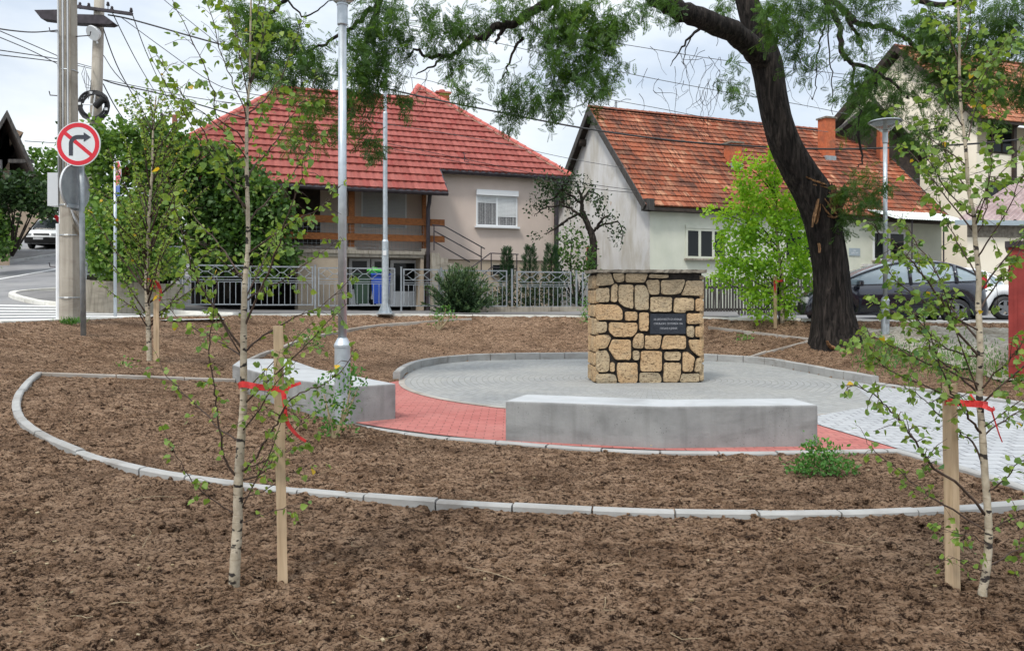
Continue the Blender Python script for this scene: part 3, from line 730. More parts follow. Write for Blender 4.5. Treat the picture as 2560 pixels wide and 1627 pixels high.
# ------------------------------------------------------------------ concrete benches
def bench(name, top, h, label, z0=-0.02):
    bm = bmesh.new(); vs = [bm.verts.new((x, y, z0)) for x, y in top]; f = bm.faces.new(vs)
    r = bmesh.ops.extrude_face_region(bm, geom=[f]); bmesh.ops.translate(bm, vec=(0, 0, h - z0), verts=[v for v in r['geom'] if isinstance(v, bmesh.types.BMVert)])
    bmesh.ops.recalc_face_normals(bm, faces=bm.faces)
    ed = [e for e in bm.edges if all(v.co.z > h - 0.01 for v in e.verts) or (abs(e.verts[0].co.z - e.verts[1].co.z) > 0.1)]
    bmesh.ops.bevel(bm, geom=ed, offset=0.022, segments=3, profile=0.6, affect='EDGES')
    me = bpy.data.meshes.new(name); bm.to_mesh(me); bm.free()
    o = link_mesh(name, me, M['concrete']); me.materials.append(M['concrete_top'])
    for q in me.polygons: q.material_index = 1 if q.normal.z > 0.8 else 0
    return tag(o, label, 'bench', 'cast concrete benches round the plaza')
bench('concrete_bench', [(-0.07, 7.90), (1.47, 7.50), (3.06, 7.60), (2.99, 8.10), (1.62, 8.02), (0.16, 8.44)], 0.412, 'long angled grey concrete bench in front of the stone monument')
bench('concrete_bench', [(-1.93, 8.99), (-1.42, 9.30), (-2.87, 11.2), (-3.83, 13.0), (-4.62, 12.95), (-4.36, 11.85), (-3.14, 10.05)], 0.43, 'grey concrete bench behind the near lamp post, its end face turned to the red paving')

# ------------------------------------------------------------------ stone monument
Z4 = [[(300,185),(455,180),(490,290),(470,305),(290,325)],[(468,185),(600,182),(598,275),(505,280)],[(612,185),(865,188),(825,285),(612,280)],[(875,195),(1085,195),(1085,235),(865,235)],
[(835,275),(870,255),(985,255),(985,410),(880,415)],[(1005,260),(1270,250),(1265,300),(1220,400),(1110,415),(1005,405)],[(1285,262),(1470,262),(1468,425),(1225,420),(1265,340)],
[(290,345),(435,338),(435,480),(415,490),(290,492)],[(458,330),(490,300),(528,300),(520,490),(452,490)],[(542,305),(700,305),(698,568),(600,540),(535,490)],[(718,310),(825,310),(870,400),(865,575),(718,572)],
[(888,437),(1128,440),(1120,595),(882,595)],[(1155,445),(1370,450),(1368,580),(1275,582),(1270,605),(1140,602)],[(1388,455),(1468,455),(1466,588),(1385,588)],
[(290,512),(525,520),(580,575),(580,680),(290,678)],[(608,590),(745,595),(742,688),(608,688)],[(765,603),(868,600),(866,800),(765,798)],[(1290,610),(1465,610),(1465,720),(1288,725)],
[(1288,748),(1368,745),(1368,860),(1330,868),(1288,850)],[(1385,750),(1465,750),(1465,862),(1383,865)],[(290,700),(412,700),(410,790),(385,815),(290,818)],
[(432,705),(745,712),(742,800),(690,860),(490,860),(428,800)],[(738,822),(815,825),(808,985),(695,980),(695,890)],[(828,845),(1015,845),(985,990),(825,990)],[(1035,848),(1278,850),(1280,990),(1005,992)],
[(1305,895),(1440,895),(1462,925),(1462,1070),(1420,1070),(1330,995)],[(290,838),(430,838),(458,870),(405,980),(290,985)],[(470,885),(672,890),(672,1105),(505,1105),(425,985)],[(695,1005),(765,1008),(762,1108),(695,1105)],
[(782,1012),(1018,1015),(1010,1230),(778,1228)],[(1045,1020),(1225,1022),(1218,1112),(1042,1110)],[(1245,1025),(1300,1022),(1380,1085),(1350,1235),(1242,1235)],[(1400,1090),(1455,1088),(1452,1238),(1370,1238)],
[(290,1010),(410,998),(440,1070),(430,1225),(320,1232),(290,1200)],[(445,1130),(495,1130),(495,1228),(440,1228)],[(525,1132),(748,1135),(742,1350),(540,1350),(520,1240)],[(770,1242),(985,1245),(1010,1300),(1005,1348),(765,1350)],
[(1040,1135),(1225,1140),(1222,1255),(1195,1345),(1030,1345)],[(290,1250),(500,1255),(525,1350),(290,1350)],[(1235,1255),(1430,1250),(1425,1345),(1205,1345)]]
MO = Vector((1.44, 13.07, 0.0)); MU = Vector((0.9979, 0.064, 0)); MW = Vector((-0.064, 0.9979, 0)); MZ = Vector((0, 0, 1)); MWID, MH, MD = 1.87, 1.90, 0.66
mon = thing('stone_monument', MO + MU * 0.93 + MW * 0.3, 'squat tan rubble stone monument with dark joints and a black plaque on the paved circle', 'monument')
m = MB(); m.obox(MO, MU, MW, MZ, (0.012, MWID - 0.012), (0.015, MD), (-0.05, MH)); m.build('core', M['mortar'], mon, fixn=True)
bm = bmesh.new(); tl = bm.verts.layers.float.new('tint')
def stone(poly, o, u, w, out_, tint):
    """polygon in (a, b) metres on the plane o, u, z; w points outward"""
    c = (sum(p[0] for p in poly) / len(poly), sum(p[1] for p in poly) / len(poly)); P = []
    for i in range(len(poly)):
        a = Vector(poly[i - 1]); b = Vector(poly[i]); d = Vector(poly[(i + 1) % len(poly)])
        l1 = min(0.035, (a - b).length * 0.3); l2 = min(0.035, (d - b).length * 0.3)
        P.append(b + (a - b).normalized() * l1); mid = b + ((a - b).normalized() * l1 + (d - b).normalized() * l2) * 0.3; P.append(mid); P.append(b + (d - b).normalized() * l2)
        # a slightly ragged edge
        n = int((d - b).length / 0.07)
        for k in range(1, n):
            q = b.lerp(d, k / n); nn = Vector((-(d - b).y, (d - b).x)).normalized(); P.append(q + nn * R.uniform(-0.006, 0.006))
    lev = [(0.995, -0.05), (0.995, out_ * 0.75), (0.98, out_ * 0.97), (0.93, out_ + R.uniform(-.004, .005)), (0.55, out_ + R.uniform(-0.008, 0.012))]
    rings = []
    for s_, h in lev:
        ring = []
        for p in P:
            q = Vector((c[0] + (p[0] - c[0]) * s_, c[1] + (p[1] - c[1]) * s_)); j = R.uniform(-0.004, 0.004) if h > 0 else 0
            v = bm.verts.new(o + u * q.x + MZ * q.y + w * (h + j)); v[tl] = tint; ring.append(v)
        rings.append(ring)
    for a, b in zip(rings[:-1], rings[1:]):
        for i in range(len(a)): bm.faces.new((a[i], a[(i + 1) % len(a)], b[(i + 1) % len(a)], b[i]))
    cv = bm.verts.new(o + u * c[0] + MZ * c[1] + w * (lev[-1][1] + R.uniform(-0.004, 0.008))); cv[tl] = tint
    for i in range(len(P)): bm.faces.new((rings[-1][i], rings[-1][(i + 1) % len(P)], cv))
for poly in Z4:
    pp_ = [((x - 290) / 1176 * MWID - 0.0, (1352 - y) / 1172 * MH) for x, y in poly]
    zc = sum(p[1] for p in pp_) / len(pp_)
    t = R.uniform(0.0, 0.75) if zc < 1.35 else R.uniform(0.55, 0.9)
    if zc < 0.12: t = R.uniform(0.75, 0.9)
    stone(pp_[::-1], MO, MU, -MW, R.uniform(0.022, 0.04), t)
for face in (0, 1):                                    # left and right flanks: courses of squared stones
    o_ = MO + (MU * 0.0 if face == 0 else MU * MWID); z = 0.02
    while z < MH - 0.1:
        h = min(R.uniform(0.22, 0.36), MH - 0.02 - z); sp = R.choice([0.25, 0.32, 0.42])
        for a, b in ((0.0, sp - 0.012), (sp + 0.012, MD)):
            if face == 0: stone([(a, z), (a, z + h - 0.025), (b, z + h - 0.025), (b, z)], o_, MW, -MU, 0.025, R.uniform(0, 0.7))
            else: stone([(a, z), (b, z), (b, z + h - 0.025), (a, z + h - 0.025)], o_, MW, MU, 0.025, R.uniform(0, 0.7))
        z += h
bmesh.ops.recalc_face_normals(bm, faces=bm.faces)
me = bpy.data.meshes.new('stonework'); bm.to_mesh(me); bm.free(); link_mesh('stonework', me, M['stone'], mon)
m = MB(); n = 40; vs = []
for i in range(n + 1):
    for j in range(2):
        for k in range(2):
            u_ = -0.07 + (MWID + 0.13) * i / n; w_ = (-0.055 + R.uniform(-0.012, 0.012)) if j == 0 else MD + 0.05
            vs.append(MO + MU * u_ + MW * w_ + MZ * (MH + 0.003 + 0.052 * k + R.uniform(-0.005, 0.005)))
fs = []
for i in range(n):
    a = 4 * i; b = a + 4; fs += [(a, a + 1, b + 1, b), (a + 2, b + 2, b + 3, a + 3), (a + 1, a + 3, b + 3, b + 1), (a, b, b + 2, a + 2)]
fs += [(0, 2, 3, 1), (4 * n, 4 * n + 1, 4 * n + 3, 4 * n + 2)]
m.add(vs, fs); m.build('cap_slab', M['cap'], mon, fixn=True)
def mz(x, y): return (x - 290) / 1176 * MWID, (1352 - y) / 1172 * MH
m = MB(); (pa, pb), (pc, pd) = mz(882, 830), mz(1274, 616)
m.obox(MO, MU, -MW, MZ, (pa, pc), (-0.03, 0.03), (pb, pd)); plq = m.build('plaque', M['plaque'], mon, fixn=True)
def text_mesh(name, s, size, o, u, n, mat, parent, align='CENTER', ext=0.002, zup=MZ, sx=1.0):
    cu = bpy.data.curves.new(name, 'FONT'); cu.body = s; cu.size = size; cu.align_x = align; cu.align_y = 'CENTER'; cu.extrude = ext; cu.resolution_u = 2
    to = bpy.data.objects.new(name, cu); C.objects.link(to)
    dg = bpy.context.evaluated_depsgraph_get(); me = bpy.data.meshes.new_from_object(to.evaluated_get(dg)); bpy.data.objects.remove(to); bpy.data.curves.remove(cu)
    for v in me.vertices: v.co = o + u * (v.co.x * sx) + zup * v.co.y + n * v.co.z
    me.materials.clear(); return link_mesh(name, me, mat, parent)
for s_, x, y, wd in (('НА ОВОМ МЕСТУ СУ НЕМАЦИ', 1075, 676, 305), ('СТРЕЉАЛИ 5. СЕПТЕМБРА 1944.', 1082, 722, 320), ('ГРАЂАНЕ И ДРВАРЕ', 1085, 772, 190)):
    a, b = mz(x, y); o_ = MO + MU * a + MZ * b - MW * 0.031
    t = text_mesh('lettering', s_, 0.046, o_, MU, -MW, M['letter'], plq)
    wdt = wd / 1176 * MWID; xs = [(v.co).dot(MU) for v in t.data.vertices]; k = wdt / (max(xs) - min(xs)); c0 = (max(xs) + min(xs)) / 2
    for v in t.data.vertices: v.co += MU * ((v.co.dot(MU) - c0) * (k - 1))

# ------------------------------------------------------------------ helpers for buildings
class Fr:
    """a building's frame: u along the front to the right, w away from the street, z up"""
    def __init__(s, x, y, deg):
        a = math.radians(deg); s.o = Vector((x, y, 0)); s.u = Vector((math.cos(a), math.sin(a), 0)); s.w = Vector((-math.sin(a), math.cos(a), 0)); s.z = Vector((0, 0, 1))
    def P(s, u, w, z): return s.o + s.u * u + s.w * w + s.z * z
    def hit(s, px, py, w=0.0):
        """(u, z) where the sight line of a photo pixel meets the front plane at offset w"""
        d = W(px, py, 1.0) - Vector((0, 0, HC)); c = Vector((0, 0, HC)); o = s.o + s.w * w
        t = (o - c).dot(s.w) / d.dot(s.w); p = c + d * t; return (p - s.o).dot(s.u), p.z
    def box(s, m, u, w, z): return m.obox(s.o, s.u, s.w, s.z, u, w, z)
def ray_plane(px, py, o, n):
    c = Vector((0, 0, HC)); d = W(px, py, 1.0) - c; return c + d * ((o - c).dot(n) / d.dot(n))
def tile_roof(m, o, U, Vv, N, v0, v1, rowh, tw, af, bf, amp=0.02, lip=0.045, sub=6, scal=0.02, wob=0.0):
    """courses of tiles on the plane o + U*u + V*v: every course overlaps the one below, its lower edge scalloped by the tiles' wave"""
    nr = int(math.ceil((v1 - v0) / rowh))
    for r in range(nr):
        va = v0 + r * rowh; vb = min(va + rowh * 1.12, v1); 
        a0, b0, a1, b1 = af(va), bf(va), af(vb), bf(vb)
        lo, hi = min(a0, a1), max(b0, b1)
        k0, k1 = math.floor(lo / tw * sub), math.ceil(hi / tw * sub); rows = []
        wa = R.uniform(-wob, wob)
        for k in range(k0, k1 + 1):
            u = k * tw / sub; ph = (u / tw) % 1.0; wv = 0.5 - 0.5 * math.cos(2 * math.pi * ph); wv = wv ** 1.3
            ub, ut = min(max(u, a0), b0), min(max(u, a1), b1)
            jv = wa + (R.uniform(-wob, wob) if k % sub == 0 else 0)
            pb_ = o + U * ub + Vv * (va - scal * wv) + N * (lip + amp * wv + jv); pt = o + U * ut + Vv * vb + N * (0.004 + amp * wv)
            pf = o + U * ub + Vv * (va - scal * wv + 0.004) + N * (amp * wv * 0.3 - 0.02)
            rows.append((pb_, pt, pf, (u + 1e-4) / tw))
        b_ = len(m.v)
        for p in rows: m.v += [tuple(p[0]), tuple(p[1]), tuple(p[2])]; m.t += [0.5] * 3
        for i in range(len(rows) - 1):
            if (rows[i][0] - rows[i + 1][0]).length < 1e-5 and (rows[i][1] - rows[i + 1][1]).length < 1e-5: continue
            a, c = b_ + 3 * i, b_ + 3 * i + 3; uu0, uu1 = rows[i][3], rows[i + 1][3]; uu1 = uu0 + (uu1 - uu0) * 0.98
            m.uv[len(m.f)] = [(uu0, r + 0.02), (uu1, r + 0.02), (uu1, r + 0.98), (uu0, r + 0.98)]; m.f.append((a, c, c + 1, a + 1))
            m.uv[len(m.f)] = [(uu0, r + 0.02), (uu1, r + 0.02), (uu1, r + 0.02), (uu0, r + 0.02)]; m.f.append((a + 2, c + 2, c, a))
def ridge_caps(m, a, b, r=0.09, step=0.38, up=Vector((0, 0, 1))):
    n = max(1, int((b - a).length / step)); t = unit(b - a); s_ = unit(t.cross(up)); q = s_.cross(t)
    for i in range(n):
        p0 = a.lerp(b, i / n); p1 = a.lerp(b, (i + 1.12) / n); vs = []; K = 6
        for p, rr in ((p0, r * 1.12), (p1, r * 0.92)):
            for k in range(K + 1):
                an = math.pi * (k / K); vs.append(p + s_ * math.cos(an) * rr + q * (math.sin(an) * rr))
        m.add(vs, [(k, k + 1, K + 2 + k, K + 1 + k) for k in range(K)] + [tuple(range(K, -1, -1))])
def pane_window(fr, parent, u0, u1, z0, z1, w=0.0, cols=2, fw=0.07, frame='white_frame', glass='glass', depth=0.12, name='window', sill=None, gaps=None):
    """a recessed window: frame, panes (and a sill) standing 2 mm proud of one another"""
    m = MB(); f_ = M[frame]
    fr.box(m, (u0, u0 + fw), (w - 0.03, w + depth), (z0, z1)); fr.box(m, (u1 - fw, u1), (w - 0.03, w + depth), (z0, z1))
    fr.box(m, (u0 + fw, u1 - fw), (w - 0.03, w + depth), (z1 - fw, z1)); fr.box(m, (u0 + fw, u1 - fw), (w - 0.03, w + depth), (z0, z0 + fw))
    for k in range(1, cols):
        c = u0 + (u1 - u0) * k / cols; fr.box(m, (c - fw * 0.65, c + fw * 0.65), (w - 0.028, w + depth), (z0 + fw, z1 - fw))
    wi = m.build(name, f_, parent, fixn=True)
    g = MB(); fr.box(g, (u0 + fw, u1 - fw), (w - 0.012, w - 0.004), (z0 + fw, z1 - fw)); g.build('pane', M[glass], wi, fixn=True)
    if sill: s_ = MB(); fr.box(s_, (u0 - 0.06, u1 + 0.06), (w - 0.16, w), (z0 - 0.07, z0 - 0.003)); s_.build('sill', M[sill], wi, fixn=True)
    return wi

# ------------------------------------------------------------------ left house: red hipped roof, balcony, tan walls
H1 = Fr(1.8, 29.0, 20.0); GZ1 = 0.85
h1 = thing('red_roofed_house', H1.P(-5, 4, GZ1), 'tan rendered house with a large bright red hipped tile roof and timber balcony', 'house')
PIT = math.radians(41); E0 = Vector((2.24, 28.8, 6.0)); RV = H1.w * math.cos(PIT) + H1.z * math.sin(PIT); RN_ = H1.w * -math.sin(PIT) + H1.z * math.cos(PIT)
def r1(px, py):
    p = ray_plane(px, py, E0, RN_); q = p - E0; return q.dot(H1.u), q.dot(RV)
ap = r1(1045, 219); jn = r1(1022, 247); rl = r1(703, 229); hl = r1(480, 345); ex = r1(1118, 483); eL = r1(690, 455)
vr = (jn[1] + rl[1]) / 2; ve = (ex[1] + eL[1]) / 2
sl = (rl[0] - hl[0]) / (rl[1] - hl[1])
def aH(v): return (rl[0] + (v - rl[1]) * sl) if v <= vr else jn[0] + (ap[0] - jn[0]) * (v - vr) / (ap[1] - vr)
def bH(v): return ap[0] * max(v, 0) / ap[1] if v >= 0 else ex[0]
ue = ex[0]
m = MB(); tile_roof(m, E0, H1.u, RV, RN_, 0.0, ap[1], 0.42, 0.25, aH, bH, 0.035, 0.075, 6, 0.06)
tile_roof(m, E0, H1.u, RV, RN_, ve, ve + 0.42 * math.ceil(-ve / 0.42) - 0.01 if False else 0.0, (-ve) / max(1, round(-ve / 0.42)), 0.25, lambda v: aH(v), lambda v: ue, 0.035, 0.075, 6, 0.06)
roof1 = m.build('roof', M['tile_red'], h1)
RP = lambda u, v, n=0.0: E0 + H1.u * u + RV * v + RN_ * n
A_ = RP(*ap); J_ = RP(jn[0], vr); L_r = RP(rl[0], vr); LB = RP(aH(ve), ve)
bk_d = 2 * ap[1] * math.cos(PIT)
m = MB()   # hidden slopes and boarding, so that the roof is a solid body
backR = E0 + H1.w * bk_d; backL = LB + H1.w * (bk_d + abs(ve) * math.cos(PIT)); backL.z = E0.z
m.add([E0 - RN_ * .03, A_ - RN_ * .03, backR], [(0, 1, 2)]); m.add([A_ - RN_ * .03, backR, backL, L_r - RN_ * .03, J_ - RN_ * .03], [(0, 1, 2, 3, 4)]); m.add([L_r - RN_ * .03, backL, LB - RN_ * .03], [(0, 1, 2)])
m.add([RP(0, 0, -.05), RP(ue, 0, -.05), RP(aH(0), 0, -.05), L_r - RN_ * .05, J_ - RN_ * .05, A_ - RN_ * .05], [(0, 1, 2, 3, 4, 5)])
m.add([RP(ue, ve, -.05), RP(aH(ve), ve, -.05), RP(aH(0), 0, -.05), RP(ue, 0, -.05)], [(0, 1, 2, 3)])
m.build('roof_boarding', M['dark_wood'], roof1)
m = MB(); ridge_caps(m, E0 + RN_ * 0.06, A_ + RN_ * 0.06, 0.105); ridge_caps(m, L_r + RN_ * .05, J_ + RN_ * .05, 0.1); ridge_caps(m, LB + RN_ * .05, L_r + RN_ * .05, 0.1); ridge_caps(m, J_ + RN_ * .05, A_ + RN_ * .05, 0.1)
m.build('ridge_tiles', M['ridge_red'], roof1)
for a, b, o_ in ((E0, A_, -0.12), (LB, L_r, 0.12), (J_, A_, 0.12)): m = MB(); m.tube([a + H1.u * o_ * 0.9 + RN_ * 0.035, b + H1.u * o_ * 0.9 + RN_ * 0.035], 0.06, 6); m.build('ridge_mortar', M['mortar_pale'], roof1)
m = MB()   # dark gutters and verge board
m.tube([RP(0.05, -0.02, -0.05), RP(ue, -0.02, -0.05)], 0.085, 8); m.tube([RP(ue + 0.05, ve - 0.03, -0.05), RP(aH(ve), ve - 0.03, -0.05)], 0.085, 8)
m.prism([RP(ue, 0.0, -0.16), RP(ue, ve, -0.16), RP(ue, ve, 0.06), RP(ue, 0.0, 0.06)], H1.u * 0.05)
m.build('gutter', M['dark_metal'], h1, fixn=True)
# walls
uR, _ = H1.hit(1397, 560); uB, _ = H1.hit(1066, 560); _, zp = H1.hit(1300, 651); zt = E0.z - 0.05
uLL = H1.hit(468, 560)[0]
_, zs1 = H1.hit(950, 628, -0.72)
m = MB(); H1.box(m, (uB - 0.02, uR), (0.0, 9.0), (zp, zt)); H1.box(m, (uLL, uB - 0.02), (0.75, 9.0), (zs1 + 0.0, zt))
wl = m.build('wall', M['wall_tan'], h1, fixn=True)
m = MB(); H1.box(m, (uB, uR - 0.06), (0.06, 8.9), (-0.2, zp - 0.004)); m.build('plinth', M['wall_base'], h1, fixn=True)
# balcony storey
wb = -0.72
_, zs0 = H1.hit(950, 643, wb); _, zs1 = H1.hit(950, 628, wb)
uf0, _ = H1.hit(868, 700, wb); uf1, _ = H1.hit(745, 700, wb); ug1, _ = H1.hit(1052, 700, wb); uS, _ = H1.hit(1060, 630, wb)
m = MB(); H1.box(m, (uLL, uS), (wb, 0.74), (zs0 + 0.002, zs1)); H1.box(m, (uLL, uS + 0.03), (wb - 0.04, wb - 0.002), (zs1 - 0.10, zs1 + 0.02))
m.build('balcony_slab', M['old_concrete'], h1, fixn=True)
m = MB(); H1.box(m, (uf1, uf0), (wb + 0.03, 0.7), (-0.2, zs0)); m.build('ground_floor_wall', M['wall_base'], h1, fixn=True)
m = MB(); H1.box(m, (ug1, uS), (wb + 0.03, 0.06), (-0.2, zs0))
m.build('ground_floor_wall', M['wall_base'], h1, fixn=True)
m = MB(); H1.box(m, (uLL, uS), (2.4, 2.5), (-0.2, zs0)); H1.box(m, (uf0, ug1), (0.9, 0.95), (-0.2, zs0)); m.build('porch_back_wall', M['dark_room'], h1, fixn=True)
# doors under the balcony
ww = 0.55
for (x0, x1, y0, y1, c_) in ((872, 925, 642, 762, 1), (928, 972, 644, 762, 1), (976, 1044, 648, 766, 1)):
    a, zt_ = H1.hit(x0, y0 + 2, ww); b, zb_ = H1.hit(x1, y1, ww)
    pane_window(H1, h1, a, b, zb_, zt_, ww, 1, 0.11, 'white_frame', 'glass', 0.08, 'glazed_door')
    m = MB(); H1.box(m, (a + 0.11, b - 0.11), (ww - 0.035, ww - 0.014), (zb_ + 0.1, zb_ + 0.55)); m.build('door_panel', M['white_frame'], h1, fixn=True)
# timber rails and posts
ra0, rz0 = H1.hit(640, 539, wb - 0.1); ra1, rz1 = H1.hit(1112, 560, wb - 0.1)
_, t0 = H1.hit(1000, 545, wb - 0.1); _, t1 = H1.hit(1000, 562, wb - 0.1); _, q0 = H1.hit(1000, 587, wb - 0.1); _, q1 = H1.hit(1000, 603, wb - 0.1)
m = MB(); H1.box(m, (uLL, ra1), (wb - 0.09, wb - 0.01), (t1, t0)); m.build('balcony_rail', M['balcony_wood'], h1, fixn=True)
m = MB(); H1.box(m, (uLL, ra1), (wb - 0.09, wb - 0.01), (q1, q0)); m.build('balcony_rail', M['balcony_wood'], h1, fixn=True)
zlow = RP(ue, ve).z
for x0, x1 in ((872, 887), (1057, 1066), (690, 704)):
    a, _ = H1.hit(x0, 540, wb); b, _ = H1.hit(x1, 540, wb); m = MB(); H1.box(m, (a, b), (wb + 0.0, wb + 0.15), (zs1 + 0.12, zlow - 0.02)); po = m.build('balcony_post', M['balcony_wood'], h1, fixn=True)
    m = MB(); H1.box(m, (a - 0.05, b + 0.05), (wb - 0.005, wb + 0.2), (zs1 + 0.02, zs1 + 0.118)); m.build('post_base', M['old_concrete'], po, fixn=True)
m = MB(); a, _ = H1.hit(1068, 540, wb - 0.15); m.tube([H1.P(a + .02, wb - 0.2, 0.4), H1.P(a + .02, wb - 0.2, zlow - 0.55), H1.P(a + 0.06, wb - 0.2, zlow - 0.35), H1.P(a + 0.08, wb - 0.25, zlow)], 0.07, 8); m.build('downpipe', M['dark_metal'], h1)
a, _ = H1.hit(1391, 560, -0.1); m = MB(); m.tube([H1.P(a, -0.10, 0.4), H1.P(a, -0.10, zt - 0.5), H1.P(a + 0.05, -0.3, zt - 0.1)], 0.09, 8); m.build('downpipe', M['dark_metal'], h1)
# wire mesh between the balcony rails
m = MB(); a = uLL
u = uLL + 3
while u < uS: H1.box(m, (u, u + 0.006), (wb - 0.004, wb + 0.002), (zs1 + 0.02, t1)); u += 0.14
z = zs1 + 0.1
while z < t1: H1.box(m, (uLL + 3, uS), (wb - 0.008, wb - 0.005), (z, z + 0.006)); z += 0.13
m.build('balcony_mesh', M['galv_dull'], h1)
# shuttered balcony window and dark timber recess beside it
a, z1_ = H1.hit(903, 474, 0.75); b, z0_ = H1.hit(1016, 572, 0.75)
m = MB(); H1.box(m, (a, b), (0.70, 0.745), (z0_, z1_)); wi = m.build('window', M['white_frame'], h1, fixn=True)
m = MB(); k = 0; z = z0_ + 0.03
while z < z1_ - 0.05: H1.box(m, (a + 0.06, b - 0.06), (0.668 - 0.012 * 0, 0.698), (z, z + 0.042)); z += 0.05
m.build('roller_shutter', M['shutter_grey'], wi, fixn=True)
a, z1_ = H1.hit(720, 470, 0.75); b, z0_ = H1.hit(800, 612, 0.75); m = MB(); H1.box(m, (a, b), (0.68, 0.742), (z0_, z1_)); m.build('balcony_door', M['dark_wood'], h1, fixn=True)
m = MB(); a, z1_ = H1.hit(725, 502, 0.6); b, z0_ = H1.hit(738, 520, 0.6); H1.box(m, (a, b), (0.55, 0.745), (z0_, z1_)); m.build('wall_lamp', M['yellow'], h1, fixn=True)
# the right-hand window with half lowered roller shutters and lace curtains
a, z1_ = H1.hit(1190, 474); b, z0_ = H1.hit(1293, 568)
bx = z1_ - (z1_ - z0_) * 0.155
wi = pane_window(H1, h1, a, b, z0_, bx, 0.0, 2, 0.055, sill='white_frame')
m = MB(); H1.box(m, (a - 0.01, b + 0.01), (-0.13, 0.05), (bx + 0.004, z1_)); m.build('shutter_box', M['white_frame'], wi, fixn=True)
mid = (a + b) / 2
for (p, q, lo) in ((a + 0.06, mid - 0.04, 0.76), (mid + 0.04, b - 0.06, 0.32)):
    m = MB(); z = z0_ + (bx - z0_) * lo
    while z < bx - 0.06: H1.box(m, (p, q), (-0.026, -0.014), (z, z + 0.04)); z += 0.048
    m.build('roller_shutter', M['shutter'], wi, fixn=True)
m = MB(); n = 60; vs = []
for i in range(n + 1):
    u = a + 0.06 + (b - a - 0.12) * i / n; ww_ = -0.0135 - 0.0012 * math.sin(i * 1.9)
    for zz in (z0_ + 0.07, z0_ + (bx - z0_) * 0.8): vs.append(H1.P(u, ww_, zz))
m.add(vs, [(2 * i, 2 * i + 2, 2 * i + 3, 2 * i + 1) for i in range(n) if (i * 7) % 11 < 8]); m.build('curtain', M['curtain'], wi)
# basement window, stairs with steel rails
a, z1_ = H1.hit(1228, 659); b, z0_ = H1.hit(1288, 690); pane_window(H1, h1, a, b, z0_, z1_, 0.0, 2, 0.05, 'old_concrete', name='basement_window')
def rail(m, pts, w=-1.25, r=0.022): m.tube([H1.P(*(lambda q: (q[0], w, q[1]))(H1.hit(x, y, w))) for x, y in pts], r, 6)
m = MB()
for pts in (((1080, 562), (1112, 566), (1212, 622)), ((1085, 577), (1205, 643)), ((1085, 604), (1175, 655)), ((1085, 563), (1085, 626)), ((1203, 617), (1203, 676)), ((1150, 690), (1226, 633), (1296, 636)), ((1205, 690), (1228, 668), (1290, 672)), ((1228, 634), (1228, 690)), ((1292, 636), (1292, 690))): rail(m, pts)
m.build('stair_railing', M['dark_metal'], h1)
m = MB(); us, zs = H1.hit(1080, 632, -1.2)
for i in range(10): H1.box(m, (us + i * 0.27, us + i * 0.27 + 0.29), (-1.2, -0.004), (0.4, zs - i * 0.17))
m.build('stairs', M['old_concrete'], h1, fixn=True)
# chimney behind the hip and a broken aerial bracket on the slope
p = ray_plane(1105, 262, E0 + H1.w * 5.4, H1.w); m = MB(); m.obox(p, H1.u, H1.w, H1.z, (-0.26, 0.26), (-0.26, 0.26), (-1.5, 0.42)); ch = m.build('chimney', M['brick'], roof1, fixn=True)
m = MB(); m.obox(p, H1.u, H1.w, H1.z, (-0.33, 0.33), (-0.33, 0.33), (0.424, 0.50)); m.lathe(p + V(0, 0, 0.5), [(0.13, 0), (0.13, 0.12), (0.10, 0.12)], 10); m.build('chimney_cap', M['ridge_red'], ch, fixn=True)
m = MB(); p = RP(*r1(1163, 412)); m.tube([p, p + V(-0.05, 0, 0.45)], 0.015, 5); m.tube([p + V(-0.2, 0, 0.05), p + V(0.15, 0, 0.12), p + V(-0.03, 0, 0.3)], 0.015, 5); m.tube([p + V(-0.1, 0, 0.42), p + V(0.05, 0, 0.40)], 0.012, 5); m.build('aerial_bracket', M['dark_metal'], roof1)

# ------------------------------------------------------------------ right house: long saddle roof of old clay tiles
H2 = Fr(5.08, 28.0, 21.0); zE, HW, RISE, LEN = 5.04, 4.3, 4.29, 14.7
h2 = thing('clay_roofed_house', H2.P(7, 4, 0.9), 'low pale house with a long roof of weathered clay tiles and a bare stained gable', 'house')
th = math.atan2(RISE, HW); SV = H2.w * math.cos(th) + H2.z * math.sin(th); SN = H2.w * -math.sin(th) + H2.z * math.cos(th)
o2 = H2.P(0, 0, zE + 0.05); ov = 0.42; SL = math.hypot(HW, RISE)
m = MB(); tile_roof(m, o2, H2.u, SV, SN, -ov, SL, 0.315, 0.205, lambda v: -0.36, lambda v: LEN + 0.25, 0.020, 0.05, 4, 0.014, 0.007)
rf2 = m.build('roof', M['tile_old'], h2)
m = MB(); BV = H2.w * -math.cos(th) + H2.z * math.sin(th); ob = H2.P(0, 2 * HW, zE + 0.05)
m.add([o2 + H2.u * -0.36 + SV * -ov - SN * .03, o2 + H2.u * (LEN + .25) + SV * -ov - SN * .03, o2 + H2.u * (LEN + .25) + SV * SL - SN * .03, o2 + H2.u * -0.36 + SV * SL - SN * .03], [(0, 1, 2, 3)])
m.add([ob + H2.u * -0.36 + BV * -ov, ob + H2.u * (LEN + .25) + BV * -ov, ob + H2.u * (LEN + .25) + BV * SL, ob + H2.u * -0.36 + BV * SL], [(0, 1, 2, 3)])
m.build('roof_boarding', M['dark_wood'], rf2)
m = MB(); ridge_caps(m, o2 + H2.u * -0.36 + SV * SL + V(0, 0, 0.03), o2 + H2.u * (LEN + .25) + SV * SL + V(0, 0, 0.03), 0.10, 0.36); m.build('ridge_tiles', M['ridge_old'], rf2)
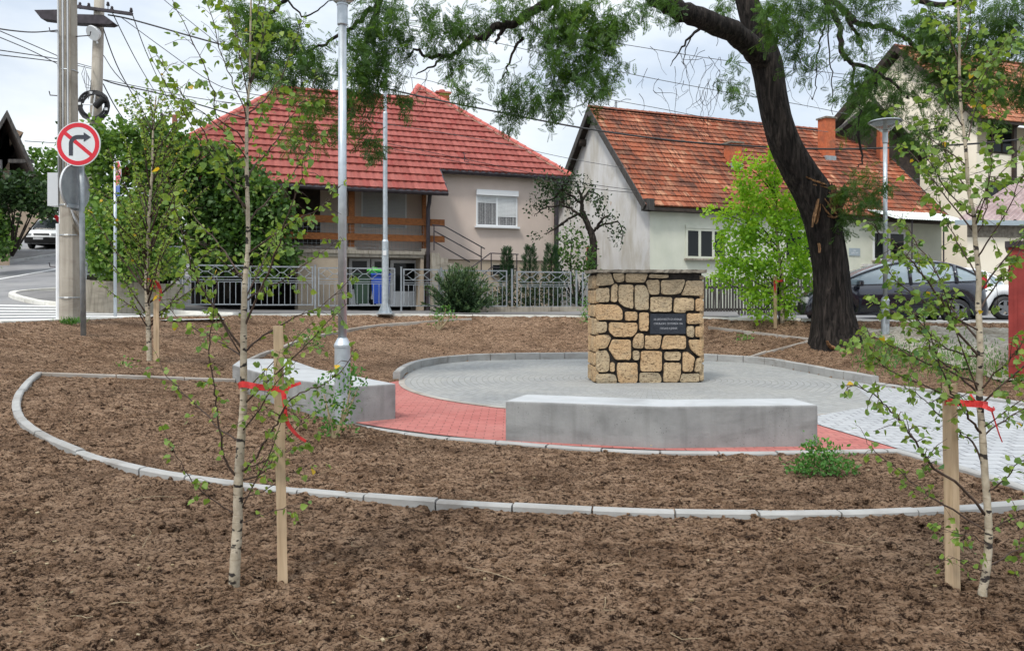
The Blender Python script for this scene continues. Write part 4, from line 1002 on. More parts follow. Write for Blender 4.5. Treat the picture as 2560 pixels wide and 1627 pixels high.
for o_, vv in ((o2, SV), (ob, BV)):
    for du in (-0.40, LEN + 0.25):
        m = MB()
        nn = SN if vv is SV else H2.w * math.sin(th) + H2.z * math.cos(th)
        m.prism([o_ + H2.u * du + vv * -ov + nn * -0.2, o_ + H2.u * du + vv * (SL + .02) + nn * -0.2, o_ + H2.u * du + vv * (SL + .02) + nn * 0.05, o_ + H2.u * du + vv * -ov + nn * 0.05], H2.u * 0.045); m.build('verge_board', M['picket'], rf2, fixn=True)
m = MB(); H2.box(m, (-0.30, LEN + 0.2), (-ov * math.cos(th) - 0.03, -0.004), (zE - 0.42, zE - 0.30)); m.build('soffit', M['dark_wood'], rf2, fixn=True)
m = MB(); H2.box(m, (0.004, LEN), (0.0, 0.3), (-0.3, zE + 0.02)); H2.box(m, (LEN - 0.3, LEN), (0.3, 2 * HW), (-0.3, zE)); m.build('wall', M['wall_green'], h2, fixn=True)
m = MB(); m.prism([H2.P(0, 0.0, -0.3), H2.P(0, 2 * HW, -0.3), H2.P(0, 2 * HW, zE), H2.P(0, HW, zE + RISE - 0.02), H2.P(0, 0.0, zE)], H2.u * -0.02); m.build('gable_wall', M['wall_gable'], h2, fixn=True)
m = MB(); H2.box(m, (-0.34, -0.021), (-0.36, 0.05), (zE - 0.42, zE + 0.0)); m.build('eaves_box', M['picket'], h2, fixn=True)
for k in range(2):
    w_ = 1.2 + k * 2.2; m = MB(); m.obox(H2.P(0, 2 * HW - w_, zE + w_ * RISE / HW - 0.32), H2.u, BV, H2.z, (-0.34, -0.021), (-0.08, 0.08), (-0.1, 0.08)); m.build('purlin_end', M['dark_wood'], h2, fixn=True)
a, z1_ = H2.hit(1714, 562); b, z0_ = H2.hit(1816, 648)
wi = pane_window(H2, h2, a, b, z0_, z1_ - 0.13, 0.0, 3, 0.085, 'wall_green', 'glass', name='window', sill='old_concrete')
m = MB(); H2.box(m, (a - 0.02, b + 0.02), (-0.05, 0.05), (z1_ - 0.126, z1_)); m.build('shutter_box', M['wall_green'], wi, fixn=True)
a, z1_ = H2.hit(1960, 572); b, z0_ = H2.hit(2050, 650); pane_window(H2, h2, a, b, z0_, z1_, 0.0, 2, 0.085, 'wall_green', 'glass', sill='old_concrete')
a, z1_ = H2.hit(2182, 578); b, z0_ = H2.hit(2262, 652); pane_window(H2, h2, a, b, z0_, z1_, 0.0, 2, 0.08, 'white_frame', 'glass', sill='old_concrete')
m = MB(); a, z1_ = H2.hit(2153, 655); b, z0_ = H2.hit(2240, 668); H2.box(m, (a, b), (-0.12, 0.0), (z0_, z1_ - 0.08)); m.build('ledge', M['wall_gable'], h2, fixn=True)
a, z1_ = H2.hit(2122, 620); b, z0_ = H2.hit(2149, 640); m = MB(); H2.box(m, (a, b), (-0.03, -0.002), (z0_, z1_)); m_ = m.build('street_name_plate', M['gutter'], h2, fixn=True)
for s_, f_, sz in (('улица', 0.70, 0.085), ('МИЋЕ ЗЕЧЕ', 0.34, 0.105)): text_mesh('lettering', s_, sz, H2.P((a + b) / 2, -0.032, z0_ + (z1_ - z0_) * f_), H2.u, -H2.w, M['sign_white'], m_, ext=0.001, sx=0.62)
# awning of pale corrugated sheet on thin steel struts
ua, za = H2.hit(2168, 537, -0.05); za += 0.22; uc, zc = H2.hit(2428, 556, -1.5)
m = MB(); n = 90; vs = []
for i in range(n + 1):
    u = ua + (uc - ua) * i / n; cz = 0.018 * math.sin(i * 2.1)
    vs += [H2.P(u, -0.02, za + cz), H2.P(u, -1.5, zc + cz + 0.02 )]
m.add(vs, [(2 * i, 2 * i + 2, 2 * i + 3, 2 * i + 1) for i in range(n)]); aw = m.build('awning', M['awning'], h2)
m = MB()
for x, yt, yb in ((2280, 553, 655), (2359, 556, 662)):
    a, zt_ = H2.hit(x, yt, -1.4); m.tube([H2.P(a, -1.4, 0.8), H2.P(a, -1.4, zc)], 0.03, 6)
a, zt_ = H2.hit(2195, 575, -0.03); m.tube([H2.P(a - 0.6, -0.1, zt_ + 0.75), H2.P(a, -0.03, zt_), H2.P(a, -0.03, zt_ - 0.5)], 0.02, 6); a, zt_ = H2.hit(2360, 575, -1.4); m.tube([H2.P(a, -1.4, zt_), H2.P(a + .4, -1.4, zc)], 0.02, 6)
m.build('awning_struts', M['dark_metal'], aw)
def chimney(px, py_base, py_top, w, cap, mat='brick', flash=True, lean=0):
    p = ray_plane(px, py_base, o2, SN); zt_ = (W(px, py_top, p.y)).z; m = MB(); m.obox(p, H2.u, H2.w, H2.z, (-w / 2, w / 2), (0, w), (-0.3, zt_ - p.z - 0.08)); c = m.build('chimney', M[mat], rf2, fixn=True)
    m = MB(); m.obox(p, H2.u, H2.w, H2.z, (-w / 2 - cap, w / 2 + cap), (-cap, w + cap), (zt_ - p.z - 0.076, zt_ - p.z)); m.build('chimney_cap', M['cap'], c, fixn=True)
    if flash: m = MB(); m.obox(p, H2.u, H2.w, H2.z, (-w / 2 - 0.03, w / 2 + 0.03), (-0.03, w + 0.02), (-0.2, 0.22)); m.build('flashing', M['galv_dull'], c, fixn=True)
    return c
chimney(2077, 402, 292, 0.52, 0.06); c = chimney(1842, 422, 354, 0.52, 0.07)
m = MB(); p = o2 + H2.u * 0.95 + SV * SL; m.tube([p, p + V(0, 0, 0.42)], 0.05, 8); m.build('vent_pipe', M['galv_dull'], rf2)
# small side window in the gable
G2 = lambda w, z: H2.P(-0.022, w, z)
m = MB(); m.obox(H2.P(-0.022, 4.2, 2.6), H2.w, H2.u, H2.z, (0, 0.9), (-0.03, 0.0), (0, 1.0)); wi = m.build('gable_window', M['brick'], h2, fixn=True)
m = MB(); m.obox(H2.P(-0.055, 4.28, 2.85), H2.w, H2.u, H2.z, (0, 0.74), (-0.005, 0.0), (0, 0.7)); m.build('pane', M['dark_room'], wi, fixn=True)

# ------------------------------------------------------------------ tall cream house at the right
gL, gC = Vector((17.0, 39.9, 0)), Vector((22.0, 36.0, 0)); zE3, zR3 = 10.1, 13.66
gd = unit(gC - gL); gn = Vector((gd.y, -gd.x, 0)); gn = gn if gn.y < 0 else -gn      # outward, towards the street
sd_ = unit(Vector((0.94, 0.34, 0))); LEN3 = 16.0
h3 = thing('cream_apartment_house', (24, 40, 0.9), 'tall cream rendered house with an orange tiled roof rising behind the low house', 'house')
apx = (gL + gC) / 2 + V(0, 0, zR3)
m = MB(); m.prism([gL + V(0, 0, -0.3), gC + V(0, 0, -0.3), gC + V(0, 0, zE3), apx - V(0, 0, 0.05), gL + V(0, 0, zE3)], -gn * 0.4); m.build('gable_wall', M['wall_cream'], h3, fixn=True)
fn_ = Vector((sd_.y, -sd_.x, 0))
F3 = Fr(22.0, 36.0, math.degrees(math.atan2(sd_.y, sd_.x)))
u0, z1_ = F3.hit(2442, 285); u1, z0_ = F3.hit(2545, 392); lo_ = 1.3
m = MB(); F3.box(m, (0.01, u0 + 0.02), (0.0, 0.3), (-0.3, zE3)); F3.box(m, (u0 + 0.02, LEN3), (0.0, 0.3), (-0.3, z0_)); F3.box(m, (u1 + 3.0, LEN3), (0.0, 0.3), (z0_, zE3))
F3.box(m, (u0 + 0.02, u1 + 3.0), (lo_, lo_ + 0.2), (z0_, zE3)); F3.box(m, (u0 + 0.02, u1 + 3.0), (0.3, lo_), (z0_ - 0.2, z0_ - 0.003)); F3.box(m, (LEN3 - 0.3, LEN3), (0.3, 9), (-0.3, zE3)); m.build('wall', M['wall_cream'], h3, fixn=True)
a, zt_ = F3.hit(2468, 292, lo_); b, zb_ = F3.hit(2540, 388, lo_); pane_window(F3, h3, a, b, zb_, zt_, lo_, 2, 0.09, 'dark_wood', 'glass', name='balcony_window')
a, zt_ = F3.hit(2462, 452); b, zb_ = F3.hit(2528, 522); pane_window(F3, h3, a, b, zb_, zt_, 0.0, 2, 0.09, 'dark_wood', 'glass', name='window')
a, zt_ = F3.hit(2536, 300, -0.1); m = MB(); F3.box(m, (a - 0.09, a + 0.09), (-0.16, -0.02), (4.5, zE3)); m.build('timber_post', M['dark_wood'], h3, fixn=True)
GF = Fr(gL.x, gL.y, math.degrees(math.atan2(gd.y, gd.x)))
a, zt_ = GF.hit(2236, 411); b, zb_ = GF.hit(2259, 440); pane_window(GF, h3, a, b, zb_ - 0.5, zt_, 0.0, 1, 0.07, 'dark_wood', 'gutter', name='gable_window')
# roof: right slope tiled, left slope and wide dark soffit over the gable
ov3 = 0.5; rdir = unit(V(sd_.x, sd_.y, 0)); ea = gC + V(0, 0, zE3); s3 = ea - apx; sl3 = s3.length; e3 = unit(s3); n3 = unit(rdir.cross(-e3)); n3 = n3 if n3.z > 0 else -n3
m = MB(); o3 = ea + V(0, 0, 0.25) + e3 * 0.7; tile_roof(m, o3, rdir, -e3, n3, 0, sl3 + 0.7, 0.34, 0.24, lambda v: -ov3, lambda v: LEN3, 0.02, 0.04, 4, 0.015, 0.006)
rf3 = m.build('roof', M['tile_far'], h3)
eL_ = gL + V(0, 0, zE3 + 0.25) + (gL + V(0, 0, zE3) - apx).normalized() * 1.0; ap3 = apx + V(0, 0, 0.25)
m = MB(); m.prism([ap3 - rdir * ov3, eL_ - rdir * ov3, eL_ + rdir * 12, ap3 + rdir * 12], V(0, 0, -0.12)); m.prism([ap3 - rdir * ov3 - V(0, 0, 0.06), o3 - rdir * ov3 - V(0, 0, 0.06), o3 + rdir * LEN3 - V(0, 0, 0.06), ap3 + rdir * LEN3 - V(0, 0, 0.06)], V(0, 0, -0.1)); m.build('roof_boarding', M['dark_wood'], rf3, fixn=True)
m = MB(); ridge_caps(m, ap3 - rdir * ov3, ap3 + rdir * LEN3, 0.11); m.build('ridge_tiles', M['ridge_old'], rf3)
m = MB(); m.prism([ap3 - rdir * (ov3 + .05) + V(0, 0, 0.1), eL_ - rdir * (ov3 + .05) + V(0, 0, 0.1), eL_ - rdir * (ov3 + .05) - V(0, 0, 0.25), ap3 - rdir * (ov3 + .05) - V(0, 0, 0.25)], rdir * 0.05); m.build('verge_board', M['dark_wood'], rf3, fixn=True); m = MB(); m.prism([ap3 - rdir * (ov3 + .05) + V(0, 0, 0.1), o3 - rdir * (ov3 + .05) + V(0, 0, 0.1), o3 - rdir * (ov3 + .05) - V(0, 0, 0.25), ap3 - rdir * (ov3 + .05) - V(0, 0, 0.25)], rdir * 0.05); m.build('verge_board', M['dark_wood'], rf3, fixn=True)
p = W(2212, 165, 41.0); m = MB(); m.obox(p, rdir, gn, V(0, 0, 1), (-0.25, 0.25), (-0.25, 0.25), (-2.5, 0.0)); c3 = m.build('chimney', M['brick'], rf3, fixn=True); m = MB(); m.tube([p, p + V(0, 0, 0.35), p + V(0.1, 0, 0.55), p + V(0.3, 0, 0.58)], 0.09, 8); m.build('stove_pipe', M['galv_dull'], c3)
# lower dark roofed wing between the two houses
h4 = thing('dark_gabled_outbuilding', W(2200, 600, 36.5), 'dark timber gable with a low pitched roof squeezed between clay roofed and cream houses', 'outbuilding')
m = MB(); pk = W(2170, 268, 36.5); l_ = W(2092, 330, 36.5); r_ = W(2300, 395, 36.0); m.prism([l_, V(l_.x, l_.y, 3), V(r_.x, r_.y, 3), r_, pk], V(0.3, 1.4, 0)); m.build('timber_gable', M['dark_wood'], h4, fixn=True)
m = MB(); up = V(0, 0, 0.16); m.prism([l_ + V(-.3, -.7, -.2), pk + V(0, -.7, .05), pk + V(0, -.7, .05) + up, l_ + V(-.3, -.7, -.2) + up], V(0.3, 2.2, 0)); m.prism([r_ + V(.1, -.7, -.2), pk + V(0, -.7, .05), pk + V(0, -.7, .05) + up, r_ + V(.1, -.7, -.2) + up], V(0.3, 2.2, 0)); m.build('roof', M['picket'], h4, fixn=True)
p = W(2212, 375, 35.5); m = MB(); m.obox(p, V(1, 0, 0), V(0, 1, 0), V(0, 0, 1), (-0.2, 0.2), (0, 0.4), (-3.0, 1.0)); m.build('chimney', M['brick'], h4, fixn=True)

# ------------------------------------------------------------------ shed at the right edge, red kiosk
SH = Fr(16.1, 27.0, 6.0); shed = thing('garden_shed', SH.P(2, 1, 0.9), 'small cream shed with a faded pink corrugated roof and grey gutter', 'shed')
_, zt_ = SH.hit(2450, 590); zt_ = zt_; u1_ = 6.0
a0_, _ = SH.hit(2418, 640)
SK = Fr(16.1, 27.0, 6.0); SK.w = Vector((0.56, 0.83, 0))       # the flank runs back along the plot line, askew to the front
m = MB(); SK.box(m, (a0_, u1_), (0, 3.0), (1.6, zt_ - 0.04)); m.build('wall', M['wall_cream'], shed, fixn=True)
m = MB(); SK.box(m, (a0_ + 0.02, u1_), (0.02, 3.0), (0.3, 1.597)); m.build('plinth', M['old_concrete'], shed, fixn=True)
m = MB(); SK.box(m, (a0_ - 0.0, u1_), (-0.04, 3.02), (zt_ - 0.036, zt_ + 0.5)); m.build('fascia_wall', M['cap'], shed, fixn=True)
a, zg = SH.hit(2408, 548, -0.3); m = MB(); n = 170; vs = []
for i in range(n + 1):
    u = a + (u1_ + 1 - a) * i / n; cz = 0.03 * math.sin(i * 1.25)
    for w_, dz in ((-0.3, 0.0), (4.2, 2.3)): vs.append(SK.P(u + 0.62 * (w_ + 0.3) * (1 - i / n), w_, zg + dz + cz))
m.add(vs, [(2 * i, 2 * i + 2, 2 * i + 3, 2 * i + 1) for i in range(n)]); m.build('roof', M['corr'], shed)
m = MB(); SK.box(m, (a - 0.06, u1_), (-0.42, -0.28), (zg - 0.2, zg - 0.03)); m.build('gutter', M['gutter'], shed, fixn=True)
kx = G(2521, 952); KF = Fr(kx.x, kx.y, -33.6); kio = thing('red_steel_kiosk', KF.P(1, 1, kx.z), 'dark red sheet steel kiosk cut off by the right edge of the view', 'kiosk')
m = MB(); KF.box(m, (0, 2.2), (0, 1.7), (kx.z - 0.1, kx.z + 2.22)); bo = m.build('body', M['rust_red'], kio, fixn=True)
m = MB()
for k in range(12): KF.box(m, (0.08 + k * 0.18, 0.12 + k * 0.18), (-0.018, -0.001), (kx.z + 0.05, kx.z + 2.1))
m.build('ribs', M['rust_red'], bo, fixn=True)
m = MB(); KF.box(m, (-0.05, 2.25), (-0.06, 1.75), (kx.z + 2.224, kx.z + 2.32)); m.build('roof', M['dark_metal'], kio, fixn=True)
m = MB(); KF.box(m, (0.25, 2.0), (-0.012, -0.002), (kx.z + 1.75, kx.z + 2.15)); m.build('hatch', M['dark_room'], kio, fixn=True)

# ------------------------------------------------------------------ house at the far left, hedge side
HL = Fr(-22.6, 35.0, 0.0)
hl_ = thing('brown_house', (-26, 38, 2), 'brown house at the far left with deep dark eaves and a sliver of tiled roof', 'house')
d_ = 35.0; pk = W(18, 283, d_); er = W(84, 428, d_ ); lf = pk + V(-2.0, 0, -3.4)
m = MB(); hv = V(-6.6, 9.0, 0)
wr = W(24, 400, d_ + 1.8); m.prism([V(pk.x - 4, d_ + 1.8, 2.5), V(wr.x, d_ + 1.8, 2.5), V(wr.x, d_ + 1.8, wr.z + 1.6), V(pk.x - 0.4, d_ + 1.8, pk.z - 0.5), V(pk.x - 4, d_ + 1.8, pk.z - 4)], hv); m.build('wall', M['wall_house'], hl_, fixn=True)
m = MB(); m.prism([pk, er, er - V(0.05, 0, 0.18), pk - V(0, 0, 0.25)], hv); m.build('eaves', M['dark_wood'], hl_, fixn=True)
m = MB(); m.prism([pk + V(0, 0, 0.02), er + V(0.02, 0, 0.0), er + V(0.02, 0, 0.10), pk + V(0, 0, 0.14)], hv); m.prism([pk + V(0, 0, 0.02), lf, lf + V(0, 0, 0.14), pk + V(0, 0, 0.14)], hv); m.build('roof', M['tile_far'], hl_, fixn=True)
m = MB(); m.prism([pk + V(0, -.03, 0.13), er + V(0.03, -.03, 0.1), er + V(0.0, -.03, -0.15), pk + V(0, -.03, -0.2)], V(0, 0.05, 0)); m.build('verge_board', M['picket'], hl_, fixn=True); m = MB(); m.prism([pk + V(0, -.03, 0.13), lf + V(0, -.03, 0.1), lf + V(0, -.03, -0.2), pk + V(0, -.03, -0.2)], V(0, 0.05, 0)); m.build('verge_board', M['picket'], hl_, fixn=True)
m = MB(); b0 = W(20, 403, d_ + 0.1); b1 = W(78, 405, d_ + 0.1); m.obox(b0, V(1, 0, 0), V(0, 1, 0), V(0, 0, 1), (0, b1.x - b0.x), (0, 0.2), (-0.07, 0.09)); m.build('tie_beam', M['picket'], hl_, fixn=True)
w0 = W(-4, 405, d_ + 1.7); m = MB(); m.obox(w0, V(1, 0, 0), V(0, 1, 0), V(0, 0, 1), (-0.6, 0.14), (0, 0.08), (-0.45, 0.1)); m.build('window', M['white_frame'], hl_, fixn=True)
# the wing behind it
h5 = thing('brown_house', W(90, 480, 60), 'lower brown house wing under dark eaves behind the left hedge', 'house')
m = MB(); a = W(14, 430, 60); b = W(118, 490, 60); m.prism([V(a.x, 60, 5), V(b.x, 60, 5), V(b.x, 60, b.z + 0.3), V(a.x, 60, a.z + 1.4)], V(-5, 6, 0)); m.build('wall', M['wall_house'], h5, fixn=True)
m = MB(); r0 = W(30, 405, 59.2); r1_ = W(124, 464, 59.2); m.prism([r0, r1_, r1_ + V(0, 0, .22), r0 + V(0, 0, .26)], V(-5, 7, 0)); m.build('roof', M['dark_wood'], h5, fixn=True)
w0 = W(34, 442, 59.9); m = MB(); m.obox(w0, V(1, 0, 0), V(0, 1, 0), V(0, 0, 1), (0, 0.52), (-.06, 0.06), (-0.3, 0.45)); m.build('window', M['white_frame'], h5, fixn=True)

# ------------------------------------------------------------------ street fences
FA, FB = Vector((-9.5, 21.9, 0)), Vector((0.9, 24.8, 0))
FF = Fr(FA.x, FA.y, math.degrees(math.atan2(FB.y - FA.y, FB.x - FA.x)))
def fz(u): p = FF.P(u, 0, 0); return float(street(p.x, p.y)) + 0.12
def panel(x0, x1, name, parent, top=None, bot=None):
    a, b = FF.hit(x0, 700)[0], FF.hit(x1, 700)[0]; c = (a + b) / 2
    # the rails follow the photograph's slight fall to the right
    zt = 1.5 + (740 - (660 + (x0 + x1 - 900) / 2 * 0.0205)) / F * FF.P(c, 0, 0).y; H = 1.17; zb = zt - H
    m = MB(); t = 0.022
    bar = lambda u, z: FF.box(m, u, (-t / 2, t / 2), z)
    bar((a, b), (zt - 0.04, zt)); bar((a, a + 0.04), (zb, zt - 0.041)); bar((b - 0.04, b), (zb, zt - 0.041)); bar((a + .041, b - .041), (zb, zb + 0.035))
    for f_ in (0.31, 0.38, 0.43): bar((a + .041, b - .041), (zt - H * f_, zt - H * f_ + 0.02))
    n = max(2, int((b - a) / 0.155))
    for i in range(1, n): u = a + (b - a) * i / n; FF.box(m, (u - 0.009, u + 0.009), (-0.009, 0.009), (zb + 0.036, zt - H * 0.43 - 0.001))
    dn = max(1, round((b - a) / 0.5)); dw = (b - a - 0.08) / dn; z0, z1 = zt - H * 0.295, zt - 0.045; zm = (z0 + z1) / 2
    for i in range(dn):
        u0, u1 = a + .04 + dw * i, a + .04 + dw * (i + 1); um = (u0 + u1) / 2; h_ = dw * 0.38
        for p, q in (((um - h_, zm), (um, z1)), ((um, z1), (um + h_, zm)), ((um + h_, zm), (um, z0)), ((um, z0), (um - h_, zm)), ((u0, zm), (um - h_, zm)), ((um + h_, zm), (u1, zm))):
            m.tube([FF.P(p[0], 0.0, p[1]), FF.P(q[0], 0.0, q[1])], 0.011, 5)
    rr = [(c + 0.045 * math.cos(k * math.pi / 5), zt - H * 0.345 + 0.045 * math.sin(k * math.pi / 5)) for k in range(11)]
    m.tube([FF.P(u, -0.012, z) for u, z in rr], 0.009, 5, cap=False)
    return m.build(name, M['fence'], parent, fixn=True), a, b, zb, zt
def fpost(x, parent, w=0.05):
    u = FF.hit(x, 700)[0]; zt = 1.5 + (740 - (657 + (x - 450) * 0.0205)) / F * FF.P(u, 0, 0).y
    m = MB(); FF.box(m, (u - w / 2, u + w / 2), (-w / 2, w / 2), (fz(u) - 0.1, zt)); FF.box(m, (u - w / 2 - .006, u + w / 2 + .006), (-w / 2 - .006, w / 2 + .006), (zt + .001, zt + 0.02)); return m.build('post', M['fence'], parent, fixn=True)
fen = thing('metal_fence', FF.P(5, 0, fz(5)), 'grey painted steel fence with a band of diamonds along the pavement', 'fence')
for x0, x1 in ((458, 618), (624, 783), (1106, 1268), (1291, 1428), (1455, 1570)): panel(x0, x1, 'panel', fen)
for x in (452, 621, 788, 1003, 1103, 1280, 1441): fpost(x, fen)
gate = thing('metal_gate', FF.P(6, 0, fz(6)), 'wide grey steel driveway gate with diamonds left of the far lamp post', 'gate'); pn, ga, gb, gz0, gz1 = panel(795, 988, 'leaf', gate)
gat2 = thing('metal_gate', FF.P(7.5, 0, fz(7)), 'narrow grey steel garden gate with diamonds beside the needle shrub', 'gate'); pn2, a, b, c, d = panel(1008, 1099, 'leaf', gat2)
m = MB(); FF.box(m, (a + 0.02, a + 0.15), (-0.05, -0.02), (d - 0.22, d - 0.19)); m.build('handle', M['dark_metal'], gat2, fixn=True)
m = MB(); u0 = FF.hit(1106, 700)[0]; u1 = FF.hit(1480, 700)[0]; FF.box(m, (u0, u1), (-0.1, 0.12), (0.4, fz((u0 + u1) / 2) + 0.16)); m.build('plinth', M['old_concrete'], fen, fixn=True)
# concrete wall with rails at the left, in front of the shrubs
WA = Fr(-12.15, 21.35, math.degrees(math.atan2(0.55, 2.65)))
wal = thing('garden_wall', WA.P(1.3, 0, 1.3), 'low stained concrete garden wall with steel posts under the dense shrubs', 'wall')
m = MB(); n = 8
for i in range(n):
    u0, u1 = -0.05 + 2.8 * i / n, -0.05 + 2.8 * (i + 1) / n - 0.0; zt = 1.5 + (740 - (700 + 1.5 * i)) / F * 21.6
    WA.box(m, (u0, u1), (-0.11, 0.11), (0.5, zt))
bm_ = m.build('wall_body', M['old_concrete'], wal, fixn=True)
m = MB()
for u in (0.15, 0.5, 1.0, 1.5, 2.0, 2.5): WA.box(m, (u, u + 0.04), (-0.02, 0.02), (1.9, 2.95))
WA.box(m, (0.1, 2.7), (-0.015, 0.015), (2.90, 2.93)); WA.box(m, (0.1, 2.7), (-0.015, 0.015), (2.1, 2.13))
for i in range(22): WA.box(m, (0.2 + i * 0.115, 0.212 + i * 0.115), (-0.006, 0.006), (2.13, 2.9))
m.build('railing', M['fence'], wal, fixn=True)
m = MB(); m.obox(WA.P(-0.05, 0.11, 0), WA.u, WA.w, V(0, 0, 1), (0, 0.2), (0.0, 9.0), (0.6, 2.2)); m.build('side_wall', M['old_concrete'], wal, fixn=True)
# weathered picket fence in front of the low house
PFr = Fr(6.2, 25.0, 3.0); pick = thing('picket_fence', PFr.P(2, 0, 0.9), 'weathered grey wooden picket fence behind the lime green sapling', 'fence')
a = PFr.hit(1690, 740)[0]; b = PFr.hit(2060, 740)[0]; m = MB(); u = a
while u < b:
    p = PFr.P(u, 0, 0); zt = 1.5 + (740 - 692 + R.uniform(-3, 3)) / F * p.y; zb = 0.75; wd = R.uniform(0.05, 0.075)
    tl_ = R.uniform(-0.02, 0.02); o_ = R.uniform(-.004, .004)
    m.add([PFr.P(u, o_, zb), PFr.P(u + wd, o_, zb), PFr.P(u + wd + tl_, o_, zt - 0.05), PFr.P(u + wd / 2 + tl_, o_, zt), PFr.P(u + tl_, o_, zt - 0.05), PFr.P(u, o_ + .02, zb), PFr.P(u + wd, o_ + .02, zb), PFr.P(u + wd + tl_, o_ + .02, zt - 0.05), PFr.P(u + wd / 2 + tl_, o_ + .02, zt), PFr.P(u + tl_, o_ + .02, zt - 0.05)], [(0, 1, 2, 3, 4), (9, 8, 7, 6, 5), (0, 5, 6, 1), (1, 6, 7, 2), (2, 7, 8, 3), (3, 8, 9, 4), (4, 9, 5, 0)])
    u += wd + R.uniform(0.02, 0.04)
m.build('pickets', M['picket'], pick, fixn=True)
m = MB(); PFr.box(m, (a, b), (0.03, 0.08), (1.02, 1.10)); PFr.box(m, (a, b), (0.03, 0.08), (1.75, 1.83)); m.build('rails', M['dark_wood'], pick, fixn=True)

# ------------------------------------------------------------------ wheelie bins
def wheelie_bin(p, mat, label, bag=False):
    t = thing('wheelie_bin', p, label, 'bin', 'wheelie bins behind the fence')
    m = MB(); vs = [p + V(sx * w_ / 2, sy * w_ / 2, z) for z, w_ in ((0.06, 0.40), (0.95, 0.54)) for sx, sy in ((-1, -1), (1, -1), (1, 1), (-1, 1))]
    m.add(vs, [(0, 1, 5, 4), (1, 2, 6, 5), (2, 3, 7, 6), (3, 0, 4, 7), (3, 2, 1, 0), (4, 5, 6, 7)]); m.build('body', M[mat], t, fixn=True)
    m = MB(); m.box(p + V(0, 0, 0.985), (0.58, 0.62, 0.06), None, 0.02); m.build('lid', M[mat], t)
    for s_ in (-1, 1): m = MB(); m.tube([p + V(s_ * 0.2, 0.24, 0.1), p + V(s_ * 0.26, 0.24, 0.1)], 0.1, 12); m.build('wheel', M['black'], t)
    return t
pb = FF.P(FF.hit(952, 720, 0.6)[0], 0.6, 0); pb.z = 1.5 + (740 - 764) / F * pb.y; wheelie_bin(pb, 'bin_blue', 'blue wheelie bin behind the steel gate, right beside the lamp post')
pg = FF.P(FF.hit(908, 720, 0.7)[0], 0.7, 0); pg.z = pb.z; wheelie_bin(pg, 'bin_green', 'dark green wheelie bin behind the steel gate')
bg_ = MB(); n = 14
c = pb.lerp(pg, 0.35) + V(0, 0, 1.07)
for i in range(7):
    for j in range(n):
        pass
prof = [(0.02, -0.05), (0.22, -0.04), (0.28, 0.03), (0.2, 0.10), (0.05, 0.13)]
bg_.lathe(c, prof, 12); bg_.v = [(x + R.uniform(-.03, .03), y + R.uniform(-.03, .03), z + R.uniform(-.02, .02)) for x, y, z in bg_.v]
tag(bg_.build('bag', M['bag_green'], None, fixn=True), 'bright green bag lying across the bin lids behind the gate', 'bag')

# ------------------------------------------------------------------ park lamps and the tall street lamp
def park_lamp(p, label):
    t = thing('park_lamp', p, label, 'lamp post', 'park lamps with a glass bowl head')
    m = MB(); m.lathe(p, [(0.088, -0.1), (0.086, 0.90), (0.094, 0.90), (0.094, 0.925), (0.055, 1.0), (0.05, 1.0)], 24); m.build('sleeve', M['galv'], t)
    m = MB(); m.lathe(p, [(0.048, 0.98), (0.045, 4.500)], 20); m.build('pole', M['galv'], t, True)
    m = MB(); m.lathe(p, [(0.050, 4.480), (0.058, 4.490), (0.058, 4.700), (0.064, 4.700), (0.064, 4.720), (0.05, 4.725)], 20); s_ = m.build('socket', M['galv'], t)
    m = MB(); pr = [(0.07, 4.726), (0.11, 4.760), (0.20, 4.840), (0.30, 4.910), (0.345, 4.940), (0.35, 4.950)]; n = 32
    m.lathe(p, pr + [(0.342, 4.952), (0.29, 4.920), (0.19, 4.852), (0.10, 4.772)][0:4], n); h = m.build('lamp_bowl', M['lamp_glass'], t, True)
    m = MB(); m.lathe(p, [(0.355, 4.952), (0.36, 4.965), (0.33, 4.985), (0.10, 5.010)], n); m.build('lamp_cover', M['galv'], h)
    m = MB(); m.lathe(p, [(0.03, 4.730), (0.045, 4.780), (0.045, 4.920), (0.03, 4.950)], 12); m.build('bulb_holder', M['white_pl'], h)
    m = MB(); m.box(p + V(0.0, -0.091, 0.55), (0.07, 0.012, 0.30), None, 0.004); m.build('service_hatch', M['galv_dull'], t)
    return t
lp = G(856, 1062); l1 = park_lamp(Vector((lp.x, lp.y, float(soil(lp.x, lp.y)) - 0.03)), 'near galvanised park lamp post standing before the bench at the left')
rp_ = G(2213, 838); l2 = copy_tree(l1); l2.location = (rp_.x, rp_.y, rp_.z - 0.13); l2['label'] = 'far galvanised park lamp post with its glass bowl, right of the leaning tree'
fp = G(963, 783, lambda x, y: street(x, y) + 0.12)
t = thing('street_lamp', fp, 'tall stepped grey street lamp mast on the pavement in front of the gates', 'street lamp')
m = MB(); m.lathe(fp, [(0.10, 0), (0.092, 2.0), (0.096, 2.0), (0.075, 2.06), (0.066, 2.06), (0.062, 5.6), (0.064, 5.6), (0.047, 5.65), (0.042, 9.0)], 20); m.build('mast', M['galv'], t)
m = MB()
for k in range(4):
    a = k * math.pi / 2 + 0.7; d = V(math.cos(a), math.sin(a), 0); q = V(-d.y, d.x, 0) * 0.008
    m.prism([fp + d * 0.08 - q, fp + d * 0.24 - q, fp + d * 0.09 + V(0, 0, 0.3) - q], q * 2)
m.obox(fp, V(1, 0, 0), V(0, 1, 0), V(0, 0, 1), (-0.22, 0.22), (-0.22, 0.22), (-0.02, 0.015)); m.build('base_flange', M['galv'], t, fixn=True)
m = MB(); m.obox(fp, V(1, 0, 0), V(0, 1, 0), V(0, 0, 1), (-0.05, 0.05), (-0.105, -0.097), (1.62, 1.75)); m.build('sticker', M['white_pl'], t, fixn=True)
